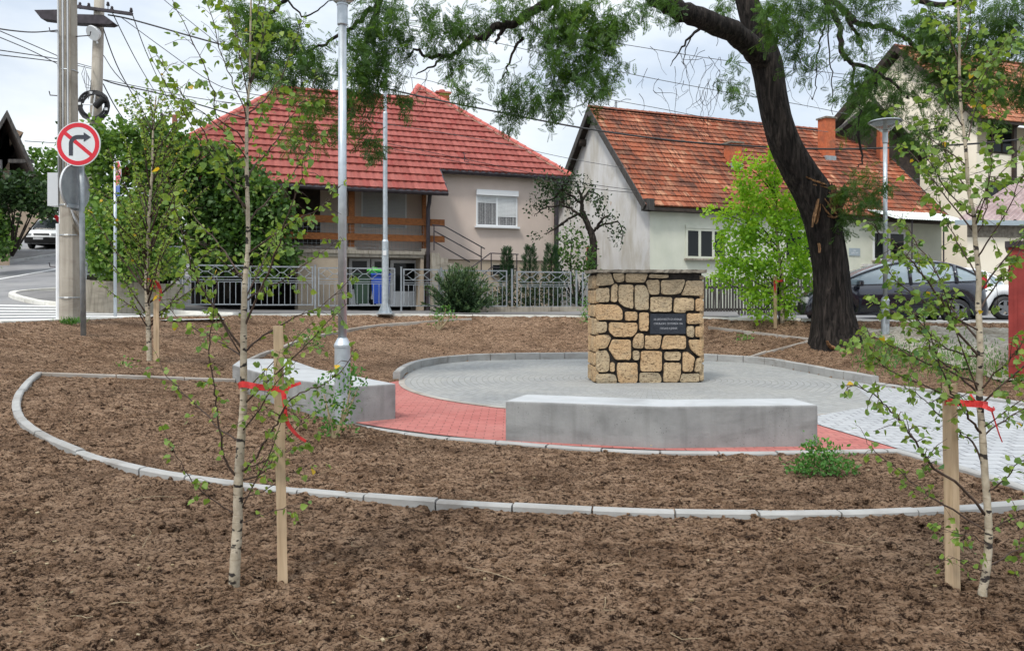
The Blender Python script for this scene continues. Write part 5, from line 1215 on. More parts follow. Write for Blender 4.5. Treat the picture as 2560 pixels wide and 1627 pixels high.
m = MB(); m.tube([fp + V(0, 0, 8.95), fp + V(0, -0.3, 9.2), fp + V(0, -1.3, 9.35)], 0.035, 8); a_m = m.build('arm', M['galv'], t)
m = MB(); m.box(fp + V(0, -1.6, 9.36), (0.26, 0.7, 0.12), None, 0.04); m.build('lantern', M['galv_dull'], a_m)

# ------------------------------------------------------------------ utility poles
pA = G(175, 806); pA = Vector((pA.x, 15.3, pA.z)); pA.x = (175 - 1280) / F * 15.3
t = thing('utility_pole', pA, 'near concrete utility pole wrapped in pale vertical conduits beside the crossing', 'utility pole')
m = MB(); vs = []; n = 16
for z, r in ((-0.3, 0.168), (4.0, 0.142), (10.0, 0.118)):
    for k in range(n):
        a = 2 * math.pi * k / n; c_, s_ = math.cos(a), math.sin(a); q = 1 / max(abs(c_), abs(s_)); q = 1 + (min(q, 1.18) - 1) * 0.9
        vs.append(pA + V(c_ * r * q + (z * -0.004), s_ * r * q, z))
m.add(vs, [(j * n + k, j * n + (k + 1) % n, (j + 1) * n + (k + 1) % n, (j + 1) * n + k) for j in range(2) for k in range(n)] + [tuple(2 * n + k for k in range(n))]); m.build('shaft', M['pole_concrete'], t)
for i in range(6):
    dx = -0.115 + i * 0.046; zb = 2.95 + (i % 3) * 0.03; m = MB()
    if i < 3: pts = [pA + V(dx - 0.004 * z * 1.4, -0.165 + 0.003 * z, z) for z in (2.7 + 0.1 * i, 5, 7.5, 10)]
    else: pts = [pA + V(0.20 + 0.02 * (i - 3), -0.02, 1.75 + 0.12 * (i - 3)), pA + V(0.13 + 0.02 * (i - 3), -0.12, 2.0 + .1 * (i - 3)), pA + V(0.03 + 0.02 * (i - 3), -0.18, 2.5), pA + V(dx - 0.01, -0.165, 3.3)] + [pA + V(dx - 0.004 * z * 1.2, -0.165 + 0.003 * z, z) for z in (5, 7.5, 10)]
    m.tube(pts, 0.021, 8); m.build('conduit', M['old_concrete' if i % 2 else 'pale_grey'], t, True)
m = MB(); m.tube([pA + V(-0.20, -0.05, 0.0), pA + V(-0.20, -0.05, 1.98)], 0.05, 10); m.tube([pA + V(-0.17, -0.05, 1.98), pA + V(-0.165, -0.05, 10)], 0.02, 8); m.build('cable_guard', M['white_pl'], t)
m = MB(); m.obox(pA + V(-0.25, -0.02, 2.33), V(1, 0, 0), V(0, 1, 0), V(0, 0, 1), (-0.12, 0.09), (-0.12, 0.12), (0, 0.66)); m.build('junction_box', M['pale_grey'], t, fixn=True)
for z in (0.5, 1.75, 2.35, 5.05, 6.9):
    m = MB(); q = 0.185 - 0.0045 * z; m.tube([pA + V(q * math.cos(a) - 0.004 * z, q * 1.05 * math.sin(a), z) for a in [2 * math.pi * k / 16 for k in range(17)]], 0.008, 6, cap=False); m.build('steel_band', M['galv'], t)
for z, s_ in ((1.1, -1), (4.55, -1), (5.83, -1), (5.75, 1)):
    m = MB(); m.tube([pA + V(s_ * 0.12, 0, z - 0.0), pA + V(s_ * 0.40, 0, z + 0.02), pA + V(s_ * 0.42, 0, z + 0.10)], 0.011, 6); m.build('climbing_hook', M['dark_metal'], t)
pB = Vector(((226 - 1280) / F * 24.3, 24.3, float(street(-13.4, 24.3)) + 0.1)); pBt = W(252, -120, 24.3)
axB = unit(pBt - pB); at = lambda py: pB + axB * ((W(240, py, 24.3).z - pB.z) / axB.z)
t = thing('utility_pole', pB, 'second concrete utility pole behind, carrying steel crossarms and a black cable coil', 'utility pole')
m = MB(); m.tube([pB - axB * 0.3, at(300), pBt], [0.20, 0.176, 0.137], 12); m.build('shaft', M['pole_concrete'], t, True)
m = MB(); a, b = W(190, 17, 24.1), W(331, 36, 24.1); d = unit(b - a); m.obox(a, d, V(0, 1, 0), d.cross(V(0, 1, 0)) * -1, (0, (b - a).length), (-0.05, 0.05), (-0.045, 0.045)); ca = m.build('crossarm', M['dark_metal'], t, fixn=True)
for x, y in ((222, 12), (270, 9), (280, 20), (328, 24), (200, 10)):
    m = MB(); q = W(x, y + 10, 24.1); m.lathe(q, [(0.012, -0.05), (0.012, 0.04), (0.05, 0.05), (0.055, 0.09), (0.03, 0.11), (0.045, 0.13), (0.03, 0.17)], 10); m.build('insulator', M['dark_metal'], ca)
m = MB(); pl = [W(x, y, 24.1) for x, y in ((101, 35), (160, 34), (160, 44), (272, 47), (297, 66), (286, 70), (200, 66), (118, 56))]; m.prism(pl, V(0, -0.32, 0)); m.build('mast_bracket', M['dark_metal'], t, fixn=True)
fl = W(231, 84, 23.9); m = MB(); nrm = unit(V(-0.25, -0.75, -0.5)); s_ = unit(nrm.cross(V(0, 0, 1))); q_ = s_.cross(nrm)
for (r0_, d0_), (r1_, d1_) in zip([(0.23, 0.0), (0.24, -0.035), (0.18, -0.17)][:-1], [(0.24, -0.035), (0.18, -0.17)]):
    m.add([fl + s_ * (r * math.cos(2 * math.pi * k / 20)) + q_ * (r * math.sin(2 * math.pi * k / 20)) + nrm * d for r, d in ((r0_, d0_), (r1_, d1_)) for k in range(20)], [(k, (k + 1) % 20, 20 + (k + 1) % 20, 20 + k) for k in range(20)])
m.add([fl + s_ * (0.23 * math.cos(2 * math.pi * k / 20)) + q_ * (0.23 * math.sin(2 * math.pi * k / 20)) for k in range(20)], [tuple(range(20))]); m.tube([fl - nrm * 0.1, fl + V(0.05, 0.2, -0.25)], 0.03, 6); m.build('floodlight', M['white_pl'], t)
cc = W(235, 265, 24.05); cy = 24.05
for k in range(5):
    r = 0.36 + 0.036 * k; m_ = MB(); m_.tube([cc + V(r * math.cos(a) + R.uniform(-.01, .01), 0.03 * math.sin(3 * a + k) - 0.02, r * 0.95 * math.sin(a)) for a in [2 * math.pi * j / 36 for j in range(37)]], 0.022, 6, cap=False); (m_.build('cable_coil', M['cable'], t, True))
m = MB()
for a in (1.75, 3.0, 4.6, 6.0): m.obox(cc + V(0.43 * math.cos(a), -0.05, 0.41 * math.sin(a)), V(1, 0, 0), V(0, 1, 0), V(0, 0, 1), (-0.045, 0.045), (-0.02, 0.06), (-0.04, 0.04))
m.tube([cc + V(0.06, -0.05, 0.33), cc + V(-0.02, -0.05, -0.34)], 0.022, 6); m.tube([cc + V(-0.34, -0.05, 0.04), cc + V(0.1, -0.05, 0.02)], 0.02, 6); m.build('coil_frame', M['white_pl'], t, fixn=True)
m = MB(); m.tube([cc + V(0.10, -0.12, -0.06), cc + V(0.36, -0.12, 0.19)], 0.10, 12); m.build('splice_closure', M['black'], t)
pC = W(437, 420, 48.0)
t = thing('utility_pole', V(pC.x, 48, 3.0), 'distant reddish utility pole above the dense shrubs', 'utility pole')
m = MB(); m.tube([V(pC.x, 48, 3.0), W(437, 288, 48)], 0.17, 8); m.build('shaft', M['ridge_old'], t)
m = MB(); a, b = W(404, 289, 48), W(470, 297, 48); m.tube([a, b], 0.06, 6); ca = m.build('crossarm', M['dark_metal'], t)
for x, y in ((404, 286), (425, 284), (448, 288), (468, 293)): m = MB(); m.lathe(W(x, y + 3, 48), [(0.08, -0.1), (0.09, 0.1), (0.05, 0.22)], 8); m.build('insulator', M['dark_metal'], ca)
m = MB(); m.tube([W(437, 318, 48), W(413, 314, 47.6)], 0.05, 6); m.box(W(407, 312, 47.6), (0.35, 0.5, 0.22)); m.build('lantern', M['dark_metal'], t)

# ------------------------------------------------------------------ overhead cables
def cable(pts, r=0.012, mat='cable', label=None, sag=0.0):
    P = [W(x, y, d) for x, y, d in pts]
    if len(P) == 2 and sag: P = [P[0].lerp(P[1], i / 24) - V(0, 0, sag * 4 * (i / 24) * (1 - i / 24)) for i in range(25)]
    else:
        Q = []
        for i in range(len(P) - 1):
            p0, p1, p2, p3 = P[max(i - 1, 0)], P[i], P[i + 1], P[min(i + 2, len(P) - 1)]
            for k in range(6):
                u = k / 6; Q.append(0.5 * ((2 * p1) + (p2 - p0) * u + (2 * p0 - 5 * p1 + 4 * p2 - p3) * u * u + (3 * p1 - p0 - 3 * p2 + p3) * u ** 3))
        P = Q + [P[-1]]
    m = MB(); m.tube(P, r, 5)
    return tag(m.build('overhead_cable', M[mat], None, True), label, 'cable', 'overhead cables strung over the street')
cable([(270, 38, 24.2), (330, 50, 24.2), (480, 92, 23.7), (600, 125, 23.4), (800, 180, 22.9), (1026, 236, 22.3), (1247, 281, 21.6), (1459, 321, 21.0), (1694, 353, 20.4), (1900, 367, 20.4), (2060, 373, 20.4), (2225, 370, 20.4), (2460, 358, 20.5), (2640, 338, 20.5)], 0.026, 'cable', 'thick black bundled cable sweeping from the pole tops across both roofs')
cable([(258, 200, 24.1), (300, 213, 24.2), (420, 240, 24.6), (600, 292, 25.4), (640, 300, 26)], 0.022, 'cable', 'black cable bundle from the coil pole down to the red roof')
cable([(258, 199, 24.1), (400, 228, 24.5), (520, 250, 25.2), (700, 272, 26.5)], 0.012, 'cable', 'slim upper cable from the coil pole to the red roof')
cable([(386, -20, 20), (470, 50, 20.5), (560, 120, 21), (640, 175, 22), (720, 220, 23)], 0.010, 'cable_grey', 'thin wire slanting down from the top edge behind the near birch')
cable([(300, 42, 24.2), (420, 130, 24.4), (520, 200, 24.8), (600, 230, 25.2), (800, 262, 26)], 0.012, 'cable', 'wire from the crossarm end slanting to the red roof')
cable([(282, 35, 24.2), (340, 150, 28), (385, 226, 38)], 0.016, 'cable_grey', 'steep wire from the crossarm tip towards the distant pole')
cable([(328, 28, 24.2), (365, 130, 28), (404, 215, 36), (440, 285, 47)], 0.016, 'cable_grey', 'steep wire from the outer insulator to the distant pole')
cable([(258, 72, 24.2), (300, 180, 26), (370, 300, 31)], 0.018, 'cable', 'dark drop wire falling from the pole top into the shrubs')
cable([(258, 210, 24.2), (290, 270, 25), (335, 335, 27)], 0.018, 'cable', 'drop wire falling from below the coil bundle into the shrubs')
cable([(258, 138, 24.2), (320, 215, 26), (440, 300, 40)], 0.014, 'cable_grey', 'grey wire running back from the coil pole past the distant pole')
cable([(155, 75, 15.4), (90, 81, 14), (30, 77, 12.5), (-40, 66, 11)], 0.012, 'cable', 'topmost wire leaving the near pole to the left')
cable([(155, 145, 15.4), (80, 112, 14), (0, 78, 12.5), (-40, 60, 12)], 0.009, 'cable_grey', 'upper of two steep wires leaving the near pole to the left')
cable([(155, 166, 15.4), (80, 128, 14), (0, 94, 12.5), (-40, 78, 12)], 0.009, 'cable_grey', 'lower of two steep wires leaving the near pole to the left')
cable([(228, 168, 24.1), (155, 150, 17), (0, 126, 14), (-40, 121, 13.5)], 0.010, 'cable', 'upper flat wire leaving the coil pole to the left')
cable([(228, 172, 24.1), (155, 157, 17), (0, 138, 14), (-40, 135, 13.5)], 0.010, 'cable', 'lower flat wire leaving the coil pole to the left')
cable([(62, 353, 40), (140, 358, 43), (240, 366, 47)], 0.02, 'cable_grey', 'faint wire from the brown house past the round sign')
cable([(1000, 190, 24), (1100, 210, 25), (1230, 266, 26), (1500, 245, 27)][0:3], 0.010, 'cable_grey', 'thin wire over the chimney of the red roof')
cable([(1000, 60, 22), (1230, 105, 22.5), (1560, 182, 23), (1800, 228, 23.5), (2000, 262, 24), (2140, 290, 26)], 0.011, 'cable_grey', 'thin wire crossing the open sky below the hanging foliage')
cable([(1010, 50, 22), (1300, 75, 22.5), (1560, 112, 23), (1800, 150, 23.5), (2100, 185, 24.5), (2300, 205, 27)], 0.011, 'cable_grey', 'upper thin wire crossing the open sky right of the hanging foliage')
cable([(1500, 245, 23), (1640, 270, 23), (1800, 300, 24), (1960, 318, 25), (2070, 330, 28)], 0.010, 'cable_grey', 'thin wire skimming the ridge of the clay roof')
cable([(900, 300, 24), (1180, 345, 24.5), (1420, 396, 25), (1570, 422, 26)], 0.009, 'cable_grey', 'thin wire crossing the red slope to the stained gable')
cable([(900, 345, 24.5), (1180, 402, 25), (1460, 458, 25.5), (1612, 478, 27.6)], 0.010, 'cable', 'upper wire of a pair reaching the eaves of the clay roof')
cable([(900, 356, 24.5), (1180, 412, 25), (1460, 468, 25.5), (1614, 484, 27.6)], 0.010, 'cable', 'lower wire of a pair reaching the eaves of the clay roof')
cable([(2300, 480, 30), (2420, 440, 28), (2560, 395, 26), (2640, 370, 25)], 0.012, 'cable', 'black wire rising over the cream house to the right edge')
cable([(2270, 448, 30), (2400, 447, 31), (2560, 446, 32)], 0.009, 'cable_grey', 'level grey wire across the cream wall')
cable([(2290, 480, 30), (2400, 473, 31), (2560, 466, 32)], 0.009, 'cable_grey', 'slightly rising grey wire low on the cream wall')
# loose loops between the two poles
m = MB()
for k in range(5):
    a, b = W(212 + 2 * k, 165 + 6 * k, 23.6), W(228, 200 + 5 * k, 24.1)
    m.tube([a, a + V(-0.1 + 0.05 * k, 0, -0.25), a + V(0.0, 0, -0.55 - 0.05 * k), b + V(-.02, 0, -0.2), b], 0.007, 5)
tag(m.build('wire_loops', M['cable'], None), 'tangle of slack black wire loops between the two concrete poles', 'wire')

# ------------------------------------------------------------------ traffic signs
sp = G(207, 841); ST = 14.27; sp = Vector(((209 - 1280) / F * ST, ST, float(soil((209 - 1280) / F * ST, ST))))
t = thing('traffic_sign', sp, 'round no right turn sign with red ring, another sign seen from behind below it', 'traffic sign')
topz = W(200, 310, ST).z
m = MB(); m.tube([sp - V(0, 0, 0.2), V((200 - 1280) / F * ST, ST + 0.03, topz)], 0.048, 12); m.build('post', M['galv_dull'], t, True)
sc = W(197, 361, ST - 0.09); SU, SZ, SN_ = V(1, 0, 0), V(0, 0, 1), V(0, -1, 0); sr = 55 * ST / F
def disc(m, c, r, n=48, u=SU, z=SZ, nn=SN_, th=0.004, r0=0.0):
    o_ = [c + u * (r * math.cos(2 * math.pi * k / n)) + z * (r * math.sin(2 * math.pi * k / n)) for k in range(n)]
    if r0:
        i_ = [c + u * (r0 * math.cos(2 * math.pi * k / n)) + z * (r0 * math.sin(2 * math.pi * k / n)) for k in range(n)]
        m.add(o_ + i_ + [p + nn * th for p in o_ + i_], [(2 * n + k, 2 * n + (k + 1) % n, 3 * n + (k + 1) % n, 3 * n + k) for k in range(n)] + [(k, (k + 1) % n, 2 * n + (k + 1) % n, 2 * n + k) for k in range(n)] + [(n + k, n + (k + 1) % n, 3 * n + (k + 1) % n, 3 * n + k) for k in range(n)])
    else: m.prism(o_, nn * th)
m = MB(); disc(m, sc, sr, th=0.02); pl = m.build('sign_plate', M['sign_white'], t, fixn=True)
m = MB(); disc(m, sc + SN_ * 0.0215, sr * 0.955, th=0.002, r0=sr * 0.765); m.build('red_ring', M['sign_red'], pl, fixn=True)
dg_ = unit(SU * 0.77 - SZ * 0.64); dn_ = V(dg_.z * -1, 0, dg_.x); m = MB(); m.obox(sc + SN_ * 0.0215, dg_, dn_, SN_, (-sr * 0.80, sr * 0.80), (-sr * 0.085, sr * 0.085), (0, 0.0016)); m.build('red_bar', M['sign_red'], pl, fixn=True)
def s2(x, y): return sc + SN_ * 0.0245 + SU * ((x - 730) / 205 * sr) + SZ * (-(y - 411) / 205 * sr)
arc = [(645, 517), (645, 410)]; oa = [(645 + 82 - 82 * math.cos(k * math.pi / 2 / 8), 410 - 82 * math.sin(k * math.pi / 2 / 8)) for k in range(9)]
ia = [(682 + 45 - 45 * math.cos(k * math.pi / 2 / 8), 410 - 45 * math.sin(k * math.pi / 2 / 8)) for k in range(9)]
m = MB(); ol = [(645, 517)] + oa + [(782, 328)]; il = [(682, 517)] + ia + [(782, 365)]; n = len(ol)
vs = [s2(*p) for p in ol] + [s2(*p) for p in il]; vs += [p + SN_ * 0.0014 for p in vs]
m.add(vs, [(2 * n + k, 2 * n + k + 1, 3 * n + k + 1, 3 * n + k) for k in range(n - 1)]); m.prism([s2(782, 303), s2(848, 347), s2(782, 391)], SN_ * 0.0014); m.build('turn_arrow', M['sign_dark'], pl, fixn=True)
m = MB(); bc = W(195, 470, ST + 0.0) + V(-0.05, 0.0, 0); bu = unit(V(0.06, 1.0, 0)); bn = unit(V(-1.0, 0.06, 0)); br = 57 * ST / F
disc(m, bc, br, u=bu, nn=bn, th=0.015); bp = m.build('sign_back', M['galv_dull'], t, fixn=True)
m = MB(); disc(m, bc - bn * 0.012, br * 1.005, u=bu, nn=bn, th=0.035, r0=br * 0.95); m.build('rim', M['pale_grey'], bp, fixn=True)
m = MB(); m.obox(bc - bn * 0.02, bu, SZ, bn, (-0.25, 0.25), (-br * 0.9, -br * 0.75), (0, 0.02)); m.build('clamp', M['galv'], bp, fixn=True)
d2 = 19.6; s2p = W(288, 760, d2)
t = thing('traffic_sign', s2p, 'slim post with a red stop sign seen almost edge on and a small blue plate', 'traffic sign')
m = MB(); m.tube([s2p - V(0, 0, 0.5), V(W(288, 405, d2).x, d2, W(288, 405, d2).z)], 0.04, 10); m.build('post', M['galv'], t, True)
oc = W(294, 434, d2 - 0.06); ou = unit(V(0.68, -0.73, 0)); on = unit(V(-0.73, -0.68, 0)); orr = 31 * d2 / F
m = MB(); m.prism([oc + ou * (orr * 1.08 * math.cos(math.pi / 8 + k * math.pi / 4)) + SZ * (orr * 1.08 * math.sin(math.pi / 8 + k * math.pi / 4)) for k in range(8)], on * 0.01); op = m.build('sign_plate', M['sign_white'], t, fixn=True)
m = MB(); m.prism([oc + on * 0.0115 + ou * (orr * math.cos(math.pi / 8 + k * math.pi / 4)) + SZ * (orr * math.sin(math.pi / 8 + k * math.pi / 4)) for k in range(8)], on * 0.002); m.build('red_face', M['sign_red'], op, fixn=True)
text_mesh('lettering', 'STOP', orr * 0.72, oc + on * 0.0145, ou, on, M['sign_white'], op, ext=0.001)
m = MB(); m.obox(W(294, 478, d2 - 0.06), ou, SZ, on, (-0.2, 0.2), (-0.14, 0.14), (0, 0.01)); m.build('blue_plate', M['sign_blue'], t, fixn=True)
fs_ = W(140, 542, 44.0); t = thing('traffic_sign', V(fs_.x, 44, 3.9), 'small far red sign tilted beside the white van', 'traffic sign')
m = MB(); m.tube([V(fs_.x + .2, 44, 3.8), V(fs_.x + .2, 44, fs_.z + 0.8)], 0.04, 6); m.build('post', M['galv_dull'], t)
m = MB(); q = unit(V(0.55, 0, -0.84)); m.prism([fs_ + q * (0.42 * math.cos(2 * math.pi * k / 20)) + V(0.5, -0.3, 0.5) * (0.2 * math.sin(2 * math.pi * k / 20)) for k in range(20)], V(0, 0.03, 0)); m.build('sign_plate', M['sign_red'], t, fixn=True)
m = MB(); p = W(124, 529, 44); p2 = W(150, 529, 44); m.obox(p, V(1, 0, 0), V(0, 1, 0), SZ, (0, p2.x - p.x), (0, 0.08), (0, 0.1)); m.build('top_bar', M['dark_metal'], t, fixn=True)

# ------------------------------------------------------------------ vehicles
def loft(m, secs, closed=True):
    k = len(secs[0]); vs = [p for s_ in secs for p in s_]; fs = []
    for i in range(len(secs) - 1):
        for j in range(k - 1): fs.append((i * k + j, i * k + j + 1, (i + 1) * k + j + 1, (i + 1) * k + j))
    if closed: fs += [tuple(range(k - 1, -1, -1)), tuple((len(secs) - 1) * k + j for j in range(k))]
    m.add(vs, fs)
def catmull_v(P, n=6):
    Q = []
    for i in range(len(P) - 1):
        p0, p1, p2, p3 = P[max(i - 1, 0)], P[i], P[i + 1], P[min(i + 2, len(P) - 1)]
        for k in range(n):
            u = k / n; Q.append(0.5 * ((2 * p1) + (p2 - p0) * u + (2 * p0 - 5 * p1 + 4 * p2 - p3) * u * u + (3 * p1 - p0 - 3 * p2 + p3) * u ** 3))
    return Q + [P[-1]]
def car(name, cat, label, loc, rot, paint, L_, wd, prof, cabin, wheels, plate=True, roofmat=None, glass='car_glass'):
    """prof: (x, z_top, half width) of the lower body; cabin: (x, z) of glass line front base, roof front, roof rear, rear base"""
    t = thing(name, loc, label, cat, None, rot)
    def top(x):
        for (x0, z0, w0), (x1, z1, w1) in zip(prof[:-1], prof[1:]):
            if x <= x1: f_ = (x - x0) / (x1 - x0); f_ = max(f_, 0); return z0 + (z1 - z0) * f_, w0 + (w1 - w0) * f_
        return prof[-1][1], prof[-1][2]
    secs = []; n = 44
    for i in range(n + 1):
        x = prof[0][0] + (prof[-1][0] - prof[0][0]) * i / n; zt, hw = top(x); zb = 0.24
        for wx in wheels:
            if abs(x - wx) < 0.36: zb = max(zb, 0.33 + math.sqrt(max(0.36 ** 2 - (x - wx) ** 2, 0)))
        zb = min(zb, zt - 0.08); zs = zb + (zt - zb) * 0.6
        half = [(hw * 0.93, zb), (hw * 0.985, zb + (zs - zb) * 0.4), (hw, zs), (hw * 0.96, zt - 0.06), (hw * 0.86, zt - 0.005), (hw * 0.45, zt + 0.02)]
        ring = [Vector((x, -y, z)) for y, z in half] + [Vector((x, y, z)) for y, z in reversed(half)]; secs.append(ring)
    m = MB(); loft(m, secs); me_b = m.build('body', M[paint], t, True, fixn=True)
    m = MB(); m.box(((prof[0][0] + prof[-1][0]) / 2, 0, 0.42), (prof[-1][0] - prof[0][0] - 0.5, wd * 1.7, 0.36)); m.build('underbody', M['black'], t)
    xf, zf, xr0, zr0, xr1, zr1, xb, zb_ = cabin
    wb_, wr = wd * 0.94, wd * 0.72
    KX = [xf, xf + (xr0 - xf) * 0.5, xr0, (xr0 * 2 + xr1) / 3, (xr0 + 2 * xr1) / 3, xr1, xr1 + (xb - xr1) * 0.55, xb]; zm = max(zr0, zr1) + 0.05
    KZ = [zf, zf + (zr0 - zf) * 0.60, zr0, zm, zm - 0.01, zr1, zb_ + (zr1 - zb_) * 0.58, zb_]
    KP = catmull_v([V(x, 0, z) for x, z in zip(KX, KZ)], 5)
    def wid(x, f_):                                   # half width at station x, f_ = 0 at the belt, 1 at the roof edge
        e = min((x - xf) / 0.55, (xb - x) / 0.45, 1.0); return (wb_ + (wr - wb_) * f_) * (0.80 + 0.20 * math.sqrt(max(e, 0)))
    belt = lambda x: zf + (zb_ - zf) * (x - xf) / (xb - xf)
    secs = []; glass_top = []; rail = []
    for p in KP:
        h = max(p.z - belt(p.x), 0.0); ze = belt(p.x) + h * 0.90; f_ = min(h / 0.5, 1.0); w0, w1 = wid(p.x, 0), wid(p.x, f_)
        half = [(w0, belt(p.x) - 0.03), (w0 + (w1 - w0) * 0.45 + 0.01, belt(p.x) + h * 0.45), (w1, ze), (w1 * 0.80, belt(p.x) + h * 0.985), (w1 * 0.35, p.z + 0.012)]
        secs.append([V(p.x, -y, z) for y, z in half] + [V(p.x, y, z) for y, z in reversed(half)]); rail.append(((p.x, w1, ze), (p.x, w0, belt(p.x)), half))
    m = MB(); loft(m, secs); m.build('windows', M[glass], t, True, fixn=True)
    i0 = min(range(len(KP)), key=lambda i: abs(KP[i].x - xr0)); i1 = min(range(len(KP)), key=lambda i: abs(KP[i].x - xr1))
    m = MB(); rs = []
    for i in range(i0, i1 + 1):
        x, half = KP[i].x, rail[i][2]; q = [(half[2][0] + 0.012, half[2][1] - 0.01), (half[3][0] + 0.006, half[3][1] + 0.014), (half[4][0], half[4][1] + 0.016)]
        rs.append([V(x, -y, z) for y, z in q] + [V(x, y, z) for y, z in reversed(q)])
    loft(m, rs); m.build('roof', M[roofmat or paint], t, True, fixn=True)
    for s_ in (-1, 1):
        m = MB(); m.tube([V(a[0], s_ * (a[1] + 0.004), a[2]) for a, b_, h_ in rail], 0.030, 6); m.tube([V(b_[0], s_ * (b_[1] + 0.004), b_[2]) for a, b_, h_ in rail], 0.018, 6)
        for fx, w_ in ((0.50, 0.045), (0.80, 0.05)):
            i = min(range(len(KP)), key=lambda i: abs(KP[i].x - (xf + (xb - xf) * fx))); h_ = rail[i][2]; m.tube([V(KP[i].x, s_ * (y + 0.004), z) for y, z in h_[:3]], w_, 6)
        m.build('pillars', M[paint], t, True)
    for wx in wheels:
        for s_ in (-1, 1):
            c = V(wx, s_ * (wd - 0.09), 0.315); m = MB(); secs = []
            for r, y in ((0.20, -0.10), (0.30, -0.10), (0.315, -0.07), (0.315, 0.07), (0.30, 0.10), (0.20, 0.10)): secs.append([c + V(r * math.cos(a), y, r * math.sin(a)) for a in [2 * math.pi * k / 24 for k in range(25)]])
            loft(m, secs, False); wh = m.build('wheel', M['black'], t, True)
            m = MB(); yo = s_ * 0.085
            for k in range(5): a = 2 * math.pi * k / 5 + 0.3; m.obox(c + V(0, yo, 0), V(math.cos(a), 0, math.sin(a)), V(-math.sin(a), 0, math.cos(a)), V(0, 1, 0), (0.0, 0.2), (-0.045, 0.045), (-0.012, 0.012))
            m.tube([c + V(0.2 * math.cos(a), yo, 0.2 * math.sin(a)) for a in [2 * math.pi * k / 20 for k in range(21)]], 0.02, 6, cap=False); m.tube([c + V(0, yo - .015, 0), c + V(0, yo + .015, 0)], 0.06, 10); m.build('rim', M['rim'], wh)
    xn, zn, wn_ = prof[0][0], prof[1][1], prof[1][2]; xe = prof[-1][0]
    for s_ in (-1, 1):
        m = MB(); m.box((xn + 0.20, s_ * wn_ * 0.80, zn - 0.10), (0.34, 0.28, 0.16), None, 0.05); m.build('headlight', M['lamp_clear'], t)
        m = MB(); m.box((xe - 0.16, s_ * wd * 0.84, zb_ - 0.02), (0.18, 0.15, 0.34), None, 0.05); m.build('tail_lamp', M['lamp_red'], t)
        m = MB(); m.box((xf + 0.55, s_ * (wd + 0.10), zf + 0.06), (0.12, 0.20, 0.14), None, 0.04); m.build('mirror', M[paint if paint != 'car_white' else 'black'], t)
        for fx in (0.42, 0.72): m = MB(); m.box((xf + (xb - xf) * fx, s_ * wd * 0.985, zf - 0.13), (0.16, 0.03, 0.03), None, 0.008); m.build('door_handle', M['black'], t)
    m = MB(); m.box((xn + 0.015, 0, 0.42), (0.10, wn_ * 1.5, 0.16), None, 0.03); m.build('grille', M['black'], t)
    if plate:
        m = MB(); m.box((xn - 0.045, 0, 0.52), (0.012, 0.52, 0.115)); pt = m.build('number_plate', M['white_pl'], t)
        m = MB(); m.box((xn - 0.0525, 0.235, 0.52), (0.003, 0.05, 0.113)); m.build('plate_band', M['sign_blue'], pt)
    return t
c1 = V((2226 - 1280) / F * 18.6, 18.9, 0.80)
car('parked_car', 'car', 'dark blue high roofed car parked behind the leaning tree, its nose to the left', c1, math.radians(-6), 'car_dark', 4.2, 0.87,
    [(-2.12, 0.50, 0.62), (-2.06, 0.70, 0.74), (-1.85, 0.83, 0.80), (-1.5, 0.93, 0.85), (-1.05, 1.00, 0.87), (0.0, 1.03, 0.87), (1.3, 1.07, 0.87), (1.85, 1.06, 0.83), (2.04, 0.90, 0.77), (2.1, 0.5, 0.70)], (-1.45, 0.94, -0.05, 1.52, 1.25, 1.50, 2.0, 1.06), (-1.35, 1.32))
car('parked_car', 'car', 'white saloon car half hidden behind the dark car and the red kiosk', V(12.2, 21.6, 0.86), math.radians(-4), 'car_white', 4.2, 0.84,
    [(-2.1, 0.5, 0.62), (-2.02, 0.70, 0.76), (-1.5, 0.84, 0.82), (-0.9, 0.92, 0.84), (0.0, 0.94, 0.84), (1.0, 0.95, 0.84), (1.8, 0.93, 0.80), (2.02, 0.84, 0.74), (2.06, 0.5, 0.70)], (-0.85, 0.92, -0.15, 1.38, 0.75, 1.37, 1.35, 0.95), (-1.3, 1.28))
vp = G(80, 621, street)
v_ = car('delivery_van', 'van', 'white delivery van with a dark bumper parked uphill by the hedge', V(vp.x + 0.6, vp.y + 1.6, float(street(vp.x, vp.y)) - 0.02), math.radians(101), 'car_white', 4.4, 0.86,
    [(-2.15, 0.55, 0.66), (-2.08, 0.88, 0.80), (-1.75, 1.04, 0.84), (-1.25, 1.16, 0.86), (0.0, 1.18, 0.86), (2.1, 1.20, 0.86), (2.2, 1.0, 0.84), (2.22, 0.5, 0.8)], (-1.55, 1.14, -0.72, 1.78, 2.05, 1.82, 2.15, 1.2), (-1.35, 1.40), False, None, 'van_glass')
v_.scale = (1.14, 1.14, 1.1)
m = MB(); m.box((-2.13, 0, 0.44), (0.22, 1.62, 0.36), None, 0.06); m.build('bumper', M['black'], v_)
m = MB(); m.box((0.75, 0, 1.45), (2.3, 1.52, 0.62), None, 0.05); m.build('cargo_side', M['car_white'], v_)
m = MB(); m.box((-2.255, 0.1, 0.53), (0.012, 0.50, 0.11)); m.build('number_plate', M['white_pl'], v_)
m = MB(); m.box((-2.10, 0, 0.80), (0.06, 0.8, 0.08), None, 0.02); m.build('grille_slot', M['black'], v_)

